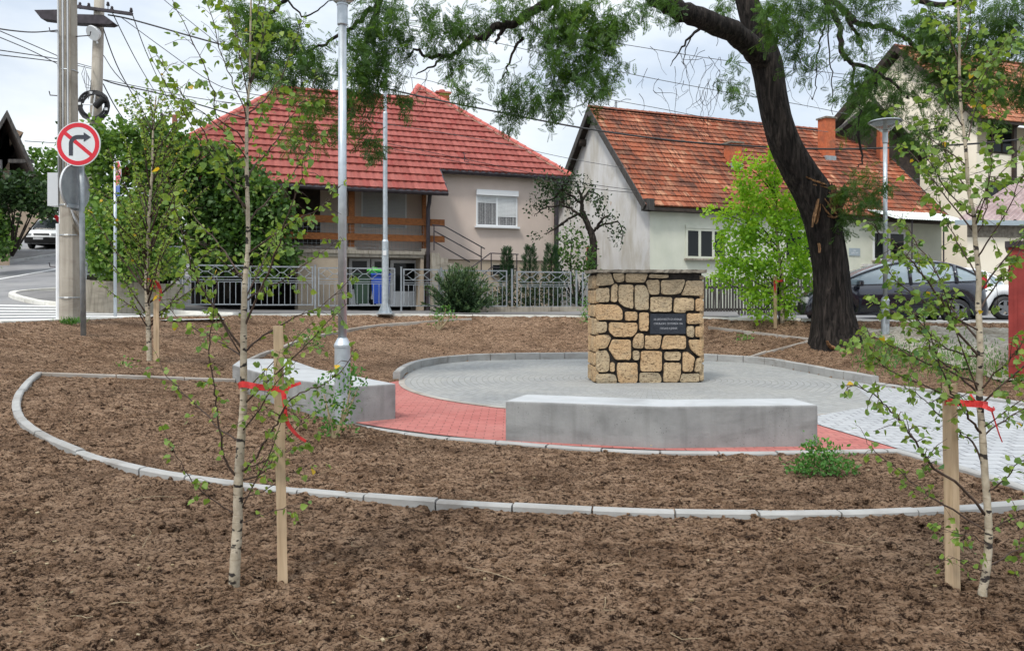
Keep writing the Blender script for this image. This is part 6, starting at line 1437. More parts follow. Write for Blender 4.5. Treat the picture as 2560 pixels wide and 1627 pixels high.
# ------------------------------------------------------------------ plants
def nrm(a): return a / np.maximum(np.linalg.norm(a, axis=1, keepdims=True), 1e-9)
LEAF_V = np.array([(0, 0, 0), (-0.44, 0.22, .06), (-0.36, 0.55, .07), (0, 1, -.06), (0.36, 0.55, .07), (0.44, 0.22, .06)]); LEAF_F = np.array([(0, 1, 2, 3), (0, 3, 4, 5)])
OVAL_V = np.array([(0, 0, 0), (-0.26, 0.30, .05), (-0.22, 0.68, .05), (0, 1, -.05), (0.22, 0.68, .05), (0.26, 0.30, .05)])
BLADE_V = np.array([(-0.05, 0, 0), (0.05, 0, 0), (0.03, 0.6, 0.03), (0.0, 1, -.02), (-0.03, 0.6, 0.03)])
def frond(npair=7):
    v = []; f = []
    for i in range(npair):
        y = 0.14 + 0.80 * i / (npair - 1); l = 0.30 * (1 - 0.35 * abs(2 * i / (npair - 1) - 0.9))
        for s_ in (-1, 1):
            b = len(v); a = 0.95; dx, dy = s_ * math.sin(a) * l, math.cos(a) * l; px_, py_ = -dy * 0.17, dx * 0.17
            v += [(0.01 * s_, y, 0), (dx * 0.5 + px_, y + dy * 0.5 + py_, 0.015), (dx, y + dy, -0.03), (dx * 0.5 - px_, y + dy * 0.5 - py_, 0.015)]; f.append((b, b + 1, b + 2, b + 3))
    b = len(v); v += [(0, 0.85, 0), (-.05, 0.98, 0), (0, 1.14, -.03), (.05, 0.98, 0)]; f.append((b, b + 1, b + 2, b + 3))
    return np.array(v), np.array(f)
FROND_V, FROND_F = frond()
def leaves(pos, axis, size, tint, tv, tf, roll=None, flat=0.5):
    """copies of a leaf shape: base at pos, tip along axis; flat: how far the blade turns its face upwards"""
    n = len(pos); y = nrm(axis); up = np.tile((0., 0, 1), (n, 1)) * flat + rng.normal(size=(n, 3)) * (1 - flat) + 1e-4
    x = nrm(np.cross(y, up)); z = np.cross(x, y)
    sz = size[:, None, None]
    V_ = pos[:, None, :] + sz * (tv[None, :, 0:1] * x[:, None, :] + tv[None, :, 1:2] * y[:, None, :] + tv[None, :, 2:3] * z[:, None, :])
    k = len(tv); F_ = (tf[None] + (np.arange(n) * k)[:, None, None]).reshape(-1, tf.shape[1])
    return V_.reshape(-1, 3), F_, np.repeat(tint, k)
class Foliage:
    def __init__(s): s.v = []; s.f = []; s.t = []; s.n = 0
    def add(s, pos, axis, size, tint, tv=LEAF_V, tf=LEAF_F, flat=0.5):
        if len(pos) == 0: return
        v, f, t = leaves(np.asarray(pos, float), np.asarray(axis, float), np.asarray(size, float), np.asarray(tint, float), tv, tf, flat=flat)
        s.v.append(v); s.f.append(f + s.n); s.t.append(t); s.n += len(v)
    def build(s, name, mat, parent):
        return np_mesh(name, np.concatenate(s.v), np.concatenate(s.f), M[mat], parent, False, np.concatenate(s.t))
def clump(fo, c, r, n, size, tb=0.5, ts=0.2, tv=LEAF_V, tf=LEAF_F, droop=0.2, flat=0.45, shell=0.5, top=0.18):
    """leaves through an uneven ellipsoid, thicker towards its skin and in small bunches"""
    c = np.array(c); r = np.array(r); m_ = max(3, n // 9)
    d = nrm(rng.normal(size=(m_, 3))); rad = rng.random(m_) ** (1 / 3); rad = rad * (1 - shell) + shell * (0.72 + 0.33 * rng.random(m_))
    rad *= 1 + 0.22 * np.sin(d[:, 0] * 5 + c[0]) * np.cos(d[:, 2] * 4 + c[2])
    cen = c + d * rad[:, None] * r; k = rng.integers(0, m_, n)
    pos = cen[k] + rng.normal(size=(n, 3)) * size * 1.1; out_ = d[k] * 0.7 + rng.normal(size=(n, 3)) * 0.6 + np.array((0, 0, -droop))
    bt = rng.normal(0, 0.12, m_); tint = np.clip(tb + bt[k] + rng.normal(0, ts * 0.6, n), 0, 0.94)
    fo.add(pos, out_, size * (0.7 + 0.6 * rng.random(n)), tint, tv, tf, flat)
def pxclump(fo, px, py, d, rx, ry, n, size, rz=None, **k):
    c = W(px, py, d); s_ = d / F; clump(fo, c, (rx * s_, (rz if rz is not None else (rx + ry) / 2 * s_), ry * s_), n, size, **k)
def catmull(P, n=6):
    Q = []
    for i in range(len(P) - 1):
        p0, p1, p2, p3 = P[max(i - 1, 0)], P[i], P[i + 1], P[min(i + 2, len(P) - 1)]
        for k in range(n):
            u = k / n; Q.append(0.5 * ((2 * p1) + (p2 - p0) * u + (2 * p0 - 5 * p1 + 4 * p2 - p3) * u * u + (3 * p1 - p0 - 3 * p2 + p3) * u ** 3))
    return Q + [P[-1]]
def taper(n, r0, r1): return [r0 + (r1 - r0) * i / (n - 1) for i in range(n)]

# --- young birches
def birch_branch(mb, fo, P, r0, leafn, size, tb=0.5, start=0.2, side=0.5, leaf_sag=0.7):
    n = len(P); mb.tube(P, taper(n, r0 * 0.82, max(r0 * 0.2, 0.0011)), 6)
    pos = []; ax = []; L_ = sum((b - a).length for a, b in zip(P[:-1], P[1:]))
    for i in range(leafn):
        f_ = start + (1 - start) * ((i + R.random()) / leafn); q = f_ * (n - 1); k = min(int(q), n - 2); p = P[k].lerp(P[k + 1], q - k); t = unit(P[k + 1] - P[k])
        if R.random() < side:                      # a short side twig with a few leaves
            d = unit(t * 0.55 + V(R.gauss(0, 1), R.gauss(0, 1), R.gauss(0, 0.7)).normalized() * 0.8); l = R.uniform(0.05, 0.17) * (1.15 - 0.5 * f_)
            e = p + d * l + V(0, 0, -0.02); mb.tube([p, p + d * l * 0.5 + V(0, 0, 0.005), e], [r0 * 0.28, r0 * 0.2, 0.001], 4)
            for _ in range(R.choice([2, 3, 3, 4])):
                u = R.uniform(0.4, 1.0); b = p.lerp(e, u) + V(R.gauss(0, .008), R.gauss(0, .008), R.gauss(0, .008)); pos.append(b); ax.append(d * 0.6 + V(R.gauss(0, .55), R.gauss(0, .55), R.gauss(0, .35) - leaf_sag))
        else:
            pos.append(p + V(R.gauss(0, .012), R.gauss(0, .012), R.gauss(0, .012))); ax.append(t * 0.3 + V(R.gauss(0, .7), R.gauss(0, .7), R.gauss(0, .4) - leaf_sag))
    if pos:
        n_ = len(pos); tint = np.clip(rng.normal(tb, 0.2, n_), 0, 0.92); tint = np.where(rng.random(n_) < 0.008, 0.99, tint)
        fo.add(np.array([tuple(p) for p in pos]), np.array([tuple(a) for a in ax]), size * (0.62 + 0.6 * rng.random(n_)), tint, LEAF_V, LEAF_F, 0.35)
def birch(name, trunk_px, d0, radii, branches, label, size, rnd=0, bark='birch', seed=1, extra=None, group='young birches', leafk=1.0, dspread=0.5, tb=0.5):
    R.seed(seed)
    base = W(trunk_px[0][0], trunk_px[0][1], d0); t = thing(name, base, label, 'tree', group)
    T = catmull([W(x, y, d0 + 0.0) + V(0, R.uniform(-0.02, 0.02) if i else 0, 0) for i, (x, y) in enumerate(trunk_px)], 8); n = len(T)
    T[0] = T[0] - V(0, 0, 0.06)
    rad = [np.interp(i / (n - 1), np.linspace(0, 1, len(radii)), radii) * (1 + 0.04 * math.sin(i * 1.7)) for i in range(n)]; rad[0] *= 1.35
    m = MB(); m.tube(T, rad, 14); m.build('trunk', M[bark], t, True)
    mb = MB(); fo = Foliage()
    for br in branches:
        px, dd, r0, ln = br[:4]; P = [W(x, y, d0 + dd * i / (len(px) - 1)) for i, (x, y) in enumerate(px)]; q = min(T, key=lambda p: (p - P[0]).length); P[0] = q.copy(); P = catmull(P, 4)
        P = [p + V(R.gauss(0, 0.004), R.gauss(0, 0.004), R.gauss(0, 0.004)) for p in P]
        birch_branch(mb, fo, P, r0, int(ln * leafk), size, tb)
    for i in range(rnd):
        f_ = R.uniform(0.14, 0.97); p = T[int(f_ * (n - 1))]; a = R.uniform(0, 2 * math.pi); l = dspread * (0.55 + 0.9 * math.sin(math.pi * min(f_ * 0.9 + 0.12, 1))) * R.uniform(0.6, 1.15); el = R.uniform(0.55, 1.05) + 0.25 * f_
        d = V(math.cos(a) * math.cos(el), math.sin(a) * math.cos(el), math.sin(el)); P = [p]
        for k in range(6): d = unit(d + V(R.gauss(0, .07), R.gauss(0, .07), R.gauss(0.0, .06))); P.append(P[-1] + d * l / 6)
        birch_branch(mb, fo, P, 0.0065 * l / 0.5 * (0.6 if size < 0.05 else 1), int(16 * l / 0.5 * leafk), size, tb)
    mb.build('branches', M['twig'], t, True); fo.build('crown', 'leaf_birch', t); return t
dL = G(585, 1472).y
LB_ = [
 ([(593, 1195), (562, 1150), (553, 1109), (541, 1026), (535, 968), (523, 879), (530, 800), (545, 700)], -0.35, 0.0075, 20),
 ([(593, 1187), (642, 1140), (663, 1100), (694, 1056), (715, 1014), (741, 988), (794, 967), (850, 930), (890, 870)], -0.3, 0.008, 22),
 ([(594, 1190), (626, 1166), (689, 1142), (731, 1119), (790, 1090)], 0.3, 0.0055, 12),
 ([(595, 1200), (660, 1180), (700, 1120), (760, 1050), (830, 1010)], 0.2, 0.006, 14),
 ([(590, 1290), (520, 1240), (470, 1190), (430, 1120), (400, 1060)], -0.2, 0.0045, 9),
 ([(592, 1250), (660, 1225), (720, 1190), (790, 1150)], 0.2, 0.0045, 8),
 ([(590, 1310), (660, 1285), (720, 1265), (770, 1250)], -0.1, 0.004, 6),
 ([(596, 1110), (540, 1060), (470, 990), (420, 940), (380, 870)], 0.35, 0.006, 14),
 ([(605, 871), (556, 805), (525, 750), (490, 690), (470, 640), (440, 520), (425, 450)], -0.4, 0.0075, 26),
 ([(603, 900), (560, 860), (500, 830), (440, 790), (390, 740)], 0.35, 0.006, 15),
 ([(613, 823), (641, 744), (678, 657), (710, 560), (745, 470), (765, 390)], -0.35, 0.0075, 26),
 ([(606, 880), (660, 840), (720, 800), (800, 770), (880, 690)], 0.25, 0.0065, 18),
 ([(612, 760), (660, 720), (720, 690), (790, 640), (860, 600)], 0.35, 0.0065, 18),
 ([(614, 700), (570, 640), (530, 590), (480, 540), (440, 500)], 0.3, 0.0065, 18),
 ([(614, 640), (680, 590), (740, 550), (800, 520), (850, 470)], -0.3, 0.0065, 20),
 ([(615, 560), (670, 500), (720, 450), (760, 390), (780, 330)], 0.3, 0.006, 20),
 ([(614, 518), (565, 450), (547, 409), (520, 350), (470, 270), (440, 200)], -0.3, 0.0065, 22),
 ([(617, 450), (640, 410), (680, 370), (720, 300), (760, 250), (790, 200)], 0.3, 0.0065, 22),
 ([(614, 480), (560, 440), (533, 392), (448, 268), (370, 124)], -0.45, 0.005, 24),
 ([(616, 400), (559, 327), (461, 245), (383, 121)], -0.5, 0.0045, 22),
 ([(618, 370), (590, 330), (546, 294), (526, 209), (481, 108), (432, 6), (410, -60)], -0.3, 0.005, 28),
 ([(619, 310), (605, 255), (575, 190), (546, 114), (517, 0), (505, -60)], -0.2, 0.0045, 28),
 ([(620, 240), (600, 140), (592, 91), (559, 0), (545, -60)], 0.1, 0.0045, 24),
 ([(620, 220), (644, 140), (660, 55), (670, -40)], 0.2, 0.005, 24),
 ([(619, 300), (660, 250), (700, 200), (730, 130), (750, 60)], 0.3, 0.005, 20),
 ([(624, 120), (640, 60), (650, -60)], -0.1, 0.004, 14)]
birch('young_birch', [(585, 1472), (590, 1400), (594, 1300), (597, 1200), (603, 1080), (608, 1000), (612, 860), (615, 720), (618, 600), (618, 400), (620, 280), (621, 180), (628, 0), (632, -90)], dL, [0.028, 0.025, 0.022, 0.0185, 0.015, 0.011, 0.0078, 0.005, 0.0035], LB_, 'tall young birch in the left foreground, tied to a stake with a long red tape', 0.034, 12, seed=3, leafk=1.35, dspread=0.55, tb=0.6)
dR = G(2455, 1484).y
RB_ = [
 ([(2470, 1291), (2400, 1217), (2326, 1159), (2306, 1129), (2267, 1079), (2238, 1038), (2209, 1009), (2170, 975), (2100, 960)], -0.3, 0.009, 36),
 ([(2471, 1330), (2358, 1261), (2306, 1226), (2247, 1176), (2190, 1130), (2160, 1090)], 0.25, 0.007, 18),
 ([(2466, 1200), (2438, 1115), (2400, 1079), (2350, 1040), (2300, 990), (2250, 960)], 0.3, 0.007, 24),
 ([(2455, 1080), (2423, 1041), (2380, 980), (2352, 910), (2326, 840), (2284, 780)], -0.3, 0.008, 34),
 ([(2450, 985), (2400, 940), (2339, 888), (2305, 822), (2270, 760), (2240, 700)], 0.3, 0.007, 34),
 ([(2438, 895), (2383, 814), (2352, 749), (2308, 691), (2274, 647), (2221, 600), (2180, 560)], -0.35, 0.008, 36),
 ([(2440, 851), (2378, 767), (2339, 678), (2287, 600), (2255, 540)], 0.35, 0.007, 30),
 ([(2452, 1010), (2400, 1000), (2300, 960), (2221, 925), (2177, 880), (2120, 850)], 0.1, 0.007, 40),
 ([(2450, 960), (2380, 930), (2300, 900), (2220, 860), (2150, 830)], -0.35, 0.006, 38),
 ([(2447, 900), (2370, 870), (2290, 810), (2220, 770), (2170, 740)], 0.3, 0.006, 36),
 ([(2448, 830), (2380, 790), (2300, 750), (2240, 700), (2200, 640)], -0.2, 0.006, 32),
 ([(2453, 976), (2500, 920), (2540, 880), (2580, 800)], -0.2, 0.006, 20),
 ([(2459, 783), (2499, 705), (2535, 652), (2570, 560)], 0.2, 0.006, 24),
 ([(2462, 1100), (2510, 1050), (2560, 1020), (2600, 980)], 0.25, 0.006, 18),
 ([(2470, 1230), (2510, 1200), (2545, 1160), (2590, 1140)], -0.2, 0.005, 12),
 ([(2474, 1420), (2520, 1385), (2560, 1365), (2600, 1350)], 0.15, 0.005, 10),
 ([(2473, 1330), (2520, 1300), (2550, 1290), (2600, 1270)], -0.2, 0.005, 12),
 ([(2465, 1430), (2400, 1400), (2340, 1395)], -0.1, 0.004, 5),
 ([(2472, 1370), (2440, 1340), (2380, 1330), (2310, 1300)], -0.1, 0.004, 10),
 ([(2448, 700), (2400, 620), (2370, 560), (2340, 500)], 0.25, 0.005, 20),
 ([(2430, 545), (2372, 482), (2326, 411), (2310, 380)], -0.2, 0.0045, 18),
 ([(2443, 592), (2467, 519), (2477, 383), (2490, 300)], 0.1, 0.005, 22),
 ([(2446, 640), (2500, 560), (2540, 480), (2570, 400)], -0.25, 0.005, 24),
 ([(2412, 356), (2440, 273), (2460, 200), (2480, 120)], 0.15, 0.0045, 22),
 ([(2421, 473), (2380, 420), (2350, 340), (2340, 290)], 0.2, 0.0045, 18),
 ([(2408, 320), (2370, 260), (2350, 190), (2345, 130)], -0.2, 0.004, 16),
 ([(2404, 250), (2440, 190), (2500, 130), (2540, 70)], -0.2, 0.004, 20),
 ([(2398, 180), (2380, 100), (2370, 30)], 0.15, 0.004, 12), ([(2395, 150), (2420, 80), (2430, 0)], -0.1, 0.004, 12),
 ([(2430, 540), (2480, 460), (2530, 400), (2580, 300)], 0.2, 0.0045, 22)]
birch('young_birch', [(2455, 1484), (2468, 1420), (2475, 1340), (2473, 1276), (2468, 1188), (2459, 1085), (2453, 976), (2445, 888), (2447, 800), (2451, 757), (2449, 691), (2443, 600), (2430, 540), (2421, 473), (2412, 380), (2406, 297), (2400, 211), (2392, 80), (2385, -80)], dR, [0.020, 0.0175, 0.016, 0.0145, 0.012, 0.009, 0.007, 0.0045], RB_, 'leafy young birch at the right edge, its stake and red tape on its left', 0.034, 14, seed=5, leafk=1.35, dspread=0.5, tb=0.55)
dM = G(374, 905).y
birch('young_birch', [(374, 905), (372, 840), (369, 760), (368, 679), (370, 620), (372, 576), (376, 488), (380, 420), (384, 330), (390, 240)], dM, [0.046, 0.042, 0.036, 0.03, 0.024, 0.018, 0.01], [], 'slender bushy birch beyond the ring kerb, between the left sign and the near birch', 0.050, 62, seed=9, leafk=0.85, dspread=1.15, tb=0.72)

# --- stakes and red tape
def stake(px, ytop, ybase, d, w, label, lean=0, dp=None):
    b = W(px + lean, ybase, d); tp = W(px, ytop, d); t = MB(); ax = unit(tp - b); s_ = unit(V(1, 0.35, 0)); q = s_.cross(ax)
    L_ = (tp - b).length; n = 12; vs = []
    for i in range(n + 1):
        p = b - ax * 0.08 + ax * (L_ + 0.08) * i / n
        for a, c in ((-1, -1), (1, -1), (1, 1), (-1, 1)): vs.append(p + s_ * (a * w / 2 + R.uniform(-.0012, .0012)) + q * (c * w / 2 + R.uniform(-.0012, .0012)))
    t.add(vs, [(4 * i + k, 4 * i + (k + 1) % 4, 4 * i + 4 + (k + 1) % 4, 4 * i + 4 + k) for i in range(n) for k in range(4)] + [(3, 2, 1, 0), (4 * n, 4 * n + 1, 4 * n + 2, 4 * n + 3)])
    return tag(t.build('tree_stake', M['stake'], None, fixn=True), label, 'stake', 'wooden stakes beside the young trees')
stake(695, 815, 1480, dL + 0.06, 0.048, 'sawn wooden stake beside the near left birch', 12)
stake(2374, 960, 1458, dR + 0.10, 0.048, 'sawn wooden stake left of the right edge birch', 8)
stake(391, 668, 890, dM + 0.05, 0.085, 'sawn wooden stake beside the slender birch beyond the ring kerb', 0)
def ribbon(pts, w, label, tails=()):
    m = MB()
    def strip(P, w0, w1):
        P = catmull([Vector(p) for p in P], 5); n = len(P); vs = []
        for i, p in enumerate(P):
            t = unit(P[min(i + 1, n - 1)] - P[max(i - 1, 0)]); s_ = unit(t.cross(V(0, -1, 0.15))); w_ = (w0 + (w1 - w0) * i / (n - 1)) / 2; wob = 0.12 * math.sin(i * 1.3)
            for sg in (-1, 1): vs.append(p + s_ * (sg * w_) + V(0, wob * w_ * sg, 0))
            for sg in (1, -1): vs.append(p + s_ * (sg * w_) + V(0, wob * w_ * sg + 0.0012, 0))
        m.add(vs, [(4 * i + k, 4 * i + (k + 1) % 4, 4 * i + 4 + (k + 1) % 4, 4 * i + 4 + k) for i in range(n - 1) for k in range(4)])
    strip(pts[0], w, w)
    for q, w0, w1 in tails: strip(q, w0, w1)
    return tag(m.build('red_tape', M['ribbon'], None), label, 'tape', 'red tapes tying young trees to stakes')
a = dL - 0.04
ribbon([[W(596, 966, a + .06), W(606, 960, a), W(640, 966, a - .02), W(690, 972, a), W(712, 974, a + 0.01), W(720, 970, a + .08)]], 0.030, 'long red tape tying the near left birch to its stake, tail hanging free',
       [([W(708, 974, a), W(712, 1010, a - .01), W(716, 1050, a - .02), W(740, 1085, a - .03), W(765, 1103, a - .03)], 0.026, 0.012), ([W(708, 974, a), W(728, 965, a - .02), W(752, 957, a - .02)], 0.02, 0.014)])
a = dR - 0.03
ribbon([[W(2362, 1006, a + .06), W(2375, 1004, a), W(2410, 1008, a - .02), W(2450, 1010, a - .01), W(2470, 1012, a + 0.03)]], 0.032, 'crumpled red tape tying the right edge birch to its stake',
       [([W(2440, 1010, a), W(2432, 998, a - .02), W(2426, 985, a - .01)], 0.028, 0.01), ([W(2455, 1012, a), W(2480, 1024, a - .02), W(2486, 1018, a)], 0.026, 0.012), ([W(2478, 1022, a), W(2490, 1060, a), W(2498, 1085, a - .01), W(2506, 1105, a)], 0.008, 0.006)])
a = dM - 0.06
ribbon([[W(366, 698, a), W(378, 702, a - .02), W(392, 706, a)]], 0.05, 'red tape with a looped end tying the slender birch beyond the ring kerb',
       [([W(380, 704, a), W(376, 722, a - .02), W(385, 722, a - .02), W(386, 708, a)], 0.03, 0.03), ([W(392, 706, a), W(401, 725, a), W(400, 752, a - .02)], 0.06, 0.04)])

# --- lime green sapling with stake
sl_ = G(1956, 806); dS = sl_.y
t = thing('lime_sapling', sl_, 'bushy lime green sapling in front of the picket fence left of the leaning tree', 'tree')
m = MB(); P = catmull([W(x, y, dS) for x, y in ((1956, 808), (1956, 740), (1954, 690), (1948, 640), (1942, 590), (1938, 540), (1936, 470), (1936, 400))], 5); m.tube(P, taper(len(P), 0.06, 0.012), 10)
m.build('trunk', M['birch'], t, True)
fo = Foliage(); mb = MB()
for (x, y, rx, ry, n) in ((1935, 390, 12, 26, 110), (1925, 440, 26, 30, 200), (1890, 420, 14, 18, 80), (1850, 410, 9, 22, 60), (1855, 460, 22, 30, 150), (1880, 490, 30, 30, 200), (1935, 510, 45, 40, 330), (1985, 520, 28, 36, 180), (1850, 530, 38, 26, 190), (1800, 540, 24, 14, 60), (1778, 525, 9, 12, 24), (1905, 570, 60, 40, 420), (1990, 590, 40, 46, 330), (1840, 590, 46, 34, 260), (1815, 635, 26, 22, 90), (1880, 640, 60, 40, 420), (1960, 660, 60, 40, 420), (2010, 680, 24, 40, 160), (1850, 680, 50, 26, 240), (1800, 700, 28, 16, 80), (1920, 720, 50, 26, 200), (1990, 735, 40, 20, 110), (1870, 745, 34, 26, 110), (1950, 775, 40, 24, 120), (1900, 760, 26, 40, 100)):
    pxclump(fo, x, y, dS, rx, ry, int(n * 1.7), 0.085, tb=0.55 if y > 560 else 0.75, ts=0.2, droop=0.5)
    P = [W(1945, min(y + 90, 730), dS), W((x + 1945) / 2, y + 30, dS + R.uniform(-.3, .3)), W(x, y, dS)]; mb.tube(catmull(P, 3), taper(7, 0.02, 0.004), 5)
mb.build('branches', M['garden_bark'], t); fo.build('crown', 'leaf_lime', t)
stake(1938, 690, 812, dS - 0.15, 0.06, 'thin wooden stake beside the lime green sapling', 0)
ribbon([[W(1935, 704, dS - .2), W(1945, 703, dS - .22), W(1958, 701, dS - .2)]], 0.06, 'short red tape tying the lime green sapling to its stake', [([W(1937, 704, dS - .2), W(1937, 720, dS - .22), W(1939, 732, dS - .2)], 0.06, 0.03)])

# --- the old leaning tree
bt = G(2085, 868); dT = bt.y + 0.35
t = thing('leaning_tree', bt, 'big old dark barked tree leaning left over the plaza, a limb torn off its trunk', 'tree')
TP = [(2093, 880, 88), (2088, 830, 66), (2083, 780, 55), (2080, 720, 49), (2074, 660, 48), (2064, 600, 48), (2052, 540, 50), (2030, 480, 50), (2000, 430, 46), (1968, 370, 43), (1946, 310, 41), (1930, 240, 40), (1918, 170, 42), (1900, 110, 40), (1882, 50, 34), (1866, 0, 30), (1845, -80, 26), (1820, -220, 20)]
n = 40; C_ = catmull([W(x, y, dT) for x, y, w in TP], 5); rr = np.interp(np.linspace(0, 1, len(C_)), np.linspace(0, 1, len(TP)), [w * dT / F for x, y, w in TP]); rr = [float(r) * 0.88 for r in rr]
m = MB(); vs = []
for i, c in enumerate(C_):
    tg = unit(C_[min(i + 1, len(C_) - 1)] - C_[max(i - 1, 0)]); a = unit(V(0, 1, 0).cross(tg)); b = tg.cross(a)
    for k in range(n):
        q = 2 * math.pi * k / n; r = rr[i] * (1 + 0.035 * math.sin(5 * q + i * 0.15) + 0.02 * math.sin(13 * q + i * 0.4) + 0.025 * float(pnoise(q * 3.2, i * 0.35)) + (0.10 * math.sin(4 * q + 1) * max(0, 1 - i / 5)))
        vs.append(c + a * (math.cos(q) * r) + b * (math.sin(q) * r))
m.add(vs, [(i * n + k, i * n + (k + 1) % n, (i + 1) * n + (k + 1) % n, (i + 1) * n + k) for i in range(len(C_) - 1) for k in range(n)]); tr = m.build('trunk', M['bark'], t, True)
# torn stump and bare wood scars
m = MB(); P = [W(2050, 560, dT), W(2078, 512, dT - 0.15), W(2096, 478, dT - 0.2)]; Q = catmull(P, 5); vs = []; kn = 14
for i, c in enumerate(Q):
    for k in range(kn):
        q = 2 * math.pi * k / kn; r = 0.30 - 0.10 * i / len(Q); e = (R.uniform(-0.18, 0.22) if i == len(Q) - 1 else 0)
        vs.append(c + V(math.cos(q) * r, math.sin(q) * r, e + 0.25 * math.cos(q) * -0.3))
m.add(vs, [(i * kn + k, i * kn + (k + 1) % kn, (i + 1) * kn + (k + 1) % kn, (i + 1) * kn + k) for i in range(len(Q) - 1) for k in range(kn)]); m.build('torn_limb', M['torn'], t, True)
m = MB()
def sliver(pts, w, off=0.0):
    P = catmull([Vector(p) for p in pts], 3); m.tube(P, [w * math.sin(math.pi * (0.12 + 0.8 * i / (len(P) - 1))) * R.uniform(0.7, 1.2) for i in range(len(P))], 6)
def shard(px, dd, w0):
    """a torn plank of wood: flat, pointed, ragged"""
    P = [W(x, y, dT + dd) for x, y in px]; P = catmull(P, 4); n = len(P); vs = []
    for i, p in enumerate(P):
        t = unit(P[min(i + 1, n - 1)] - P[max(i - 1, 0)]); s_ = unit(t.cross(V(0, -1, 0))); w_ = w0 * (math.sin(math.pi * (0.1 + 0.86 * i / (n - 1))) ** 0.8) * R.uniform(0.6, 1.15)
        vs += [p + s_ * w_ + V(0, .05, 0), p + s_ * (w_ * R.uniform(.2, .5)) + V(0, -.035 - R.uniform(0, .03), 0), p - s_ * (w_ * R.uniform(.2, .5)) + V(0, -.025 - R.uniform(0, .04), 0), p - s_ * w_ + V(0, .05, 0)]
    m.add(vs, [(4 * i + k, 4 * i + (k + 1) % 4, 4 * i + 4 + (k + 1) % 4, 4 * i + 4 + k) for i in range(n - 1) for k in range(4)])
for px, dd, w in (([(2014, 442), (2034, 452), (2052, 458), (2066, 462)], -.36, .05), ([(2030, 462), (2050, 466), (2070, 470)], -.34, .04), ([(2060, 472), (2074, 486), (2084, 500)], -.30, .05), ([(2060, 496), (2070, 512), (2082, 528), (2092, 536)], -.36, .06), ([(2054, 512), (2066, 530), (2080, 541)], -.38, .045), ([(2046, 498), (2042, 520), (2036, 545), (2031, 568)], -.44, .035), ([(2050, 510), (2047, 535), (2040, 560)], -.44, .025), ([(2066, 540), (2084, 544), (2100, 538)], -.38, .05), ([(2084, 462), (2090, 480), (2088, 498)], -.25, .04), ([(2094, 505), (2098, 522), (2094, 534)], -.25, .04), ([(2047, 608), (2050, 622), (2049, 632)], -.46, .022), ([(2068, 852), (2078, 866), (2096, 872), (2110, 868)], -.62, .05)): shard(px, dd, w); m.build('bare_wood', M['raw_wood'], t); m = MB()
def limb(px, r0, r1, d0, d1, mb, n=9): P = catmull([W(x, y, d0 + (d1 - d0) * i / (len(px) - 1)) for i, (x, y) in enumerate(px)], 5); P = [p + V(R.gauss(0, .015), R.gauss(0, .02), R.gauss(0, .015)) for p in P]; mb.tube(P, taper(len(P), r0, r1), n); return P
m = MB(); limb([(1915, 165), (1880, 120), (1830, 80), (1760, 50), (1690, 20), (1640, -8), (1560, -60), (1400, -120), (1250, -150), (1000, -170)], 0.27, 0.12, dT, 14.0, m, 14); m.build('great_limb', M['bark'], t, True)
def lone(px, r0, r1, d0, d1, n=9): q = MB(); limb(px, r0, r1, d0, d1, q, n); q.build('limb', M['bark'], t, True)
lone([(1500, -90), (1440, -45), (1375, 2), (1349, 20), (1299, 50), (1266, 63), (1233, 66), (1213, 95), (1179, 96), (1159, 113), (1143, 133), (1106, 143), (1066, 143), (1043, 123), (1020, 145)], 0.11, 0.018, 15.0, 14.0)
lone([(1106, 143), (1080, 165), (1040, 185)], 0.03, 0.008, 14.1, 14.0, 6); lone([(1266, 63), (1248, 90), (1240, 110)], 0.05, 0.02, 14.6, 14.5, 6)
lone([(1310, 95), (1285, 125), (1265, 180), (1248, 205)], 0.035, 0.008, 14.6, 14.4, 6)
lone([(1000, -120), (960, -40), (930, 60), (900, 130), (860, 100)], 0.09, 0.02, 13.8, 13.3); lone([(930, 20), (890, 60), (830, 100), (790, 120), (720, 150)], 0.05, 0.012, 13.5, 13.2, 6)
lone([(1000, -160), (860, -100), (760, -40), (700, 10), (650, 60)], 0.08, 0.02, 13.8, 13.0); lone([(700, -20), (760, 40), (800, 20), (850, -10)], 0.02, 0.008, 13.2, 13, 5)
lone([(1860, -20), (1960, -60), (2030, -30), (2061, 0), (2094, 59), (2104, 131), (2127, 157), (2169, 170), (2212, 193), (2257, 229), (2275, 245)], 0.10, 0.02, dT, 17.5)
lone([(2030, -30), (2078, 0), (2114, 29), (2146, 59), (2215, 70), (2257, 91), (2290, 121), (2340, 150), (2420, 190)], 0.075, 0.025, dT - 1, 13.5)
lone([(2114, 29), (2135, 75), (2150, 95), (2158, 130)], 0.05, 0.012, 15.4, 15, 6); lone([(2150, -40), (2260, -20), (2330, 10), (2420, 0), (2560, -30)], 0.07, 0.03, 15, 13, 7)
lone([(2135, 160), (2133, 230), (2150, 270), (2145, 320)], 0.035, 0.010, 17.3, 17.6, 6); lone([(2180, 172), (2190, 215), (2184, 240)], 0.05, 0.015, 17.4, 17.6, 6); lone([(2340, 150), (2400, 210), (2460, 240)], 0.04, 0.01, 13.7, 13.2, 6)
lone([(1770, 52), (1728, 88), (1700, 125), (1675, 165)], 0.045, 0.008, dT, dT - .3, 6); lone([(1728, 88), (1712, 130), (1713, 170)], 0.02, 0.006, dT, dT - .3, 5); lone([(2070, -10), (2060, 70), (2050, 110), (2040, 160), (2042, 220), (2028, 250)], 0.025, 0.006, 16, 15.6, 5); lone([(2072, 20), (2070, 90), (2078, 170), (2080, 240), (2082, 290)], 0.02, 0.006, 16, 15.6, 5); lone([(2146, 330), (2155, 400), (2143, 420)], 0.03, 0.006, 15.2, 15.1, 5)
m = MB()
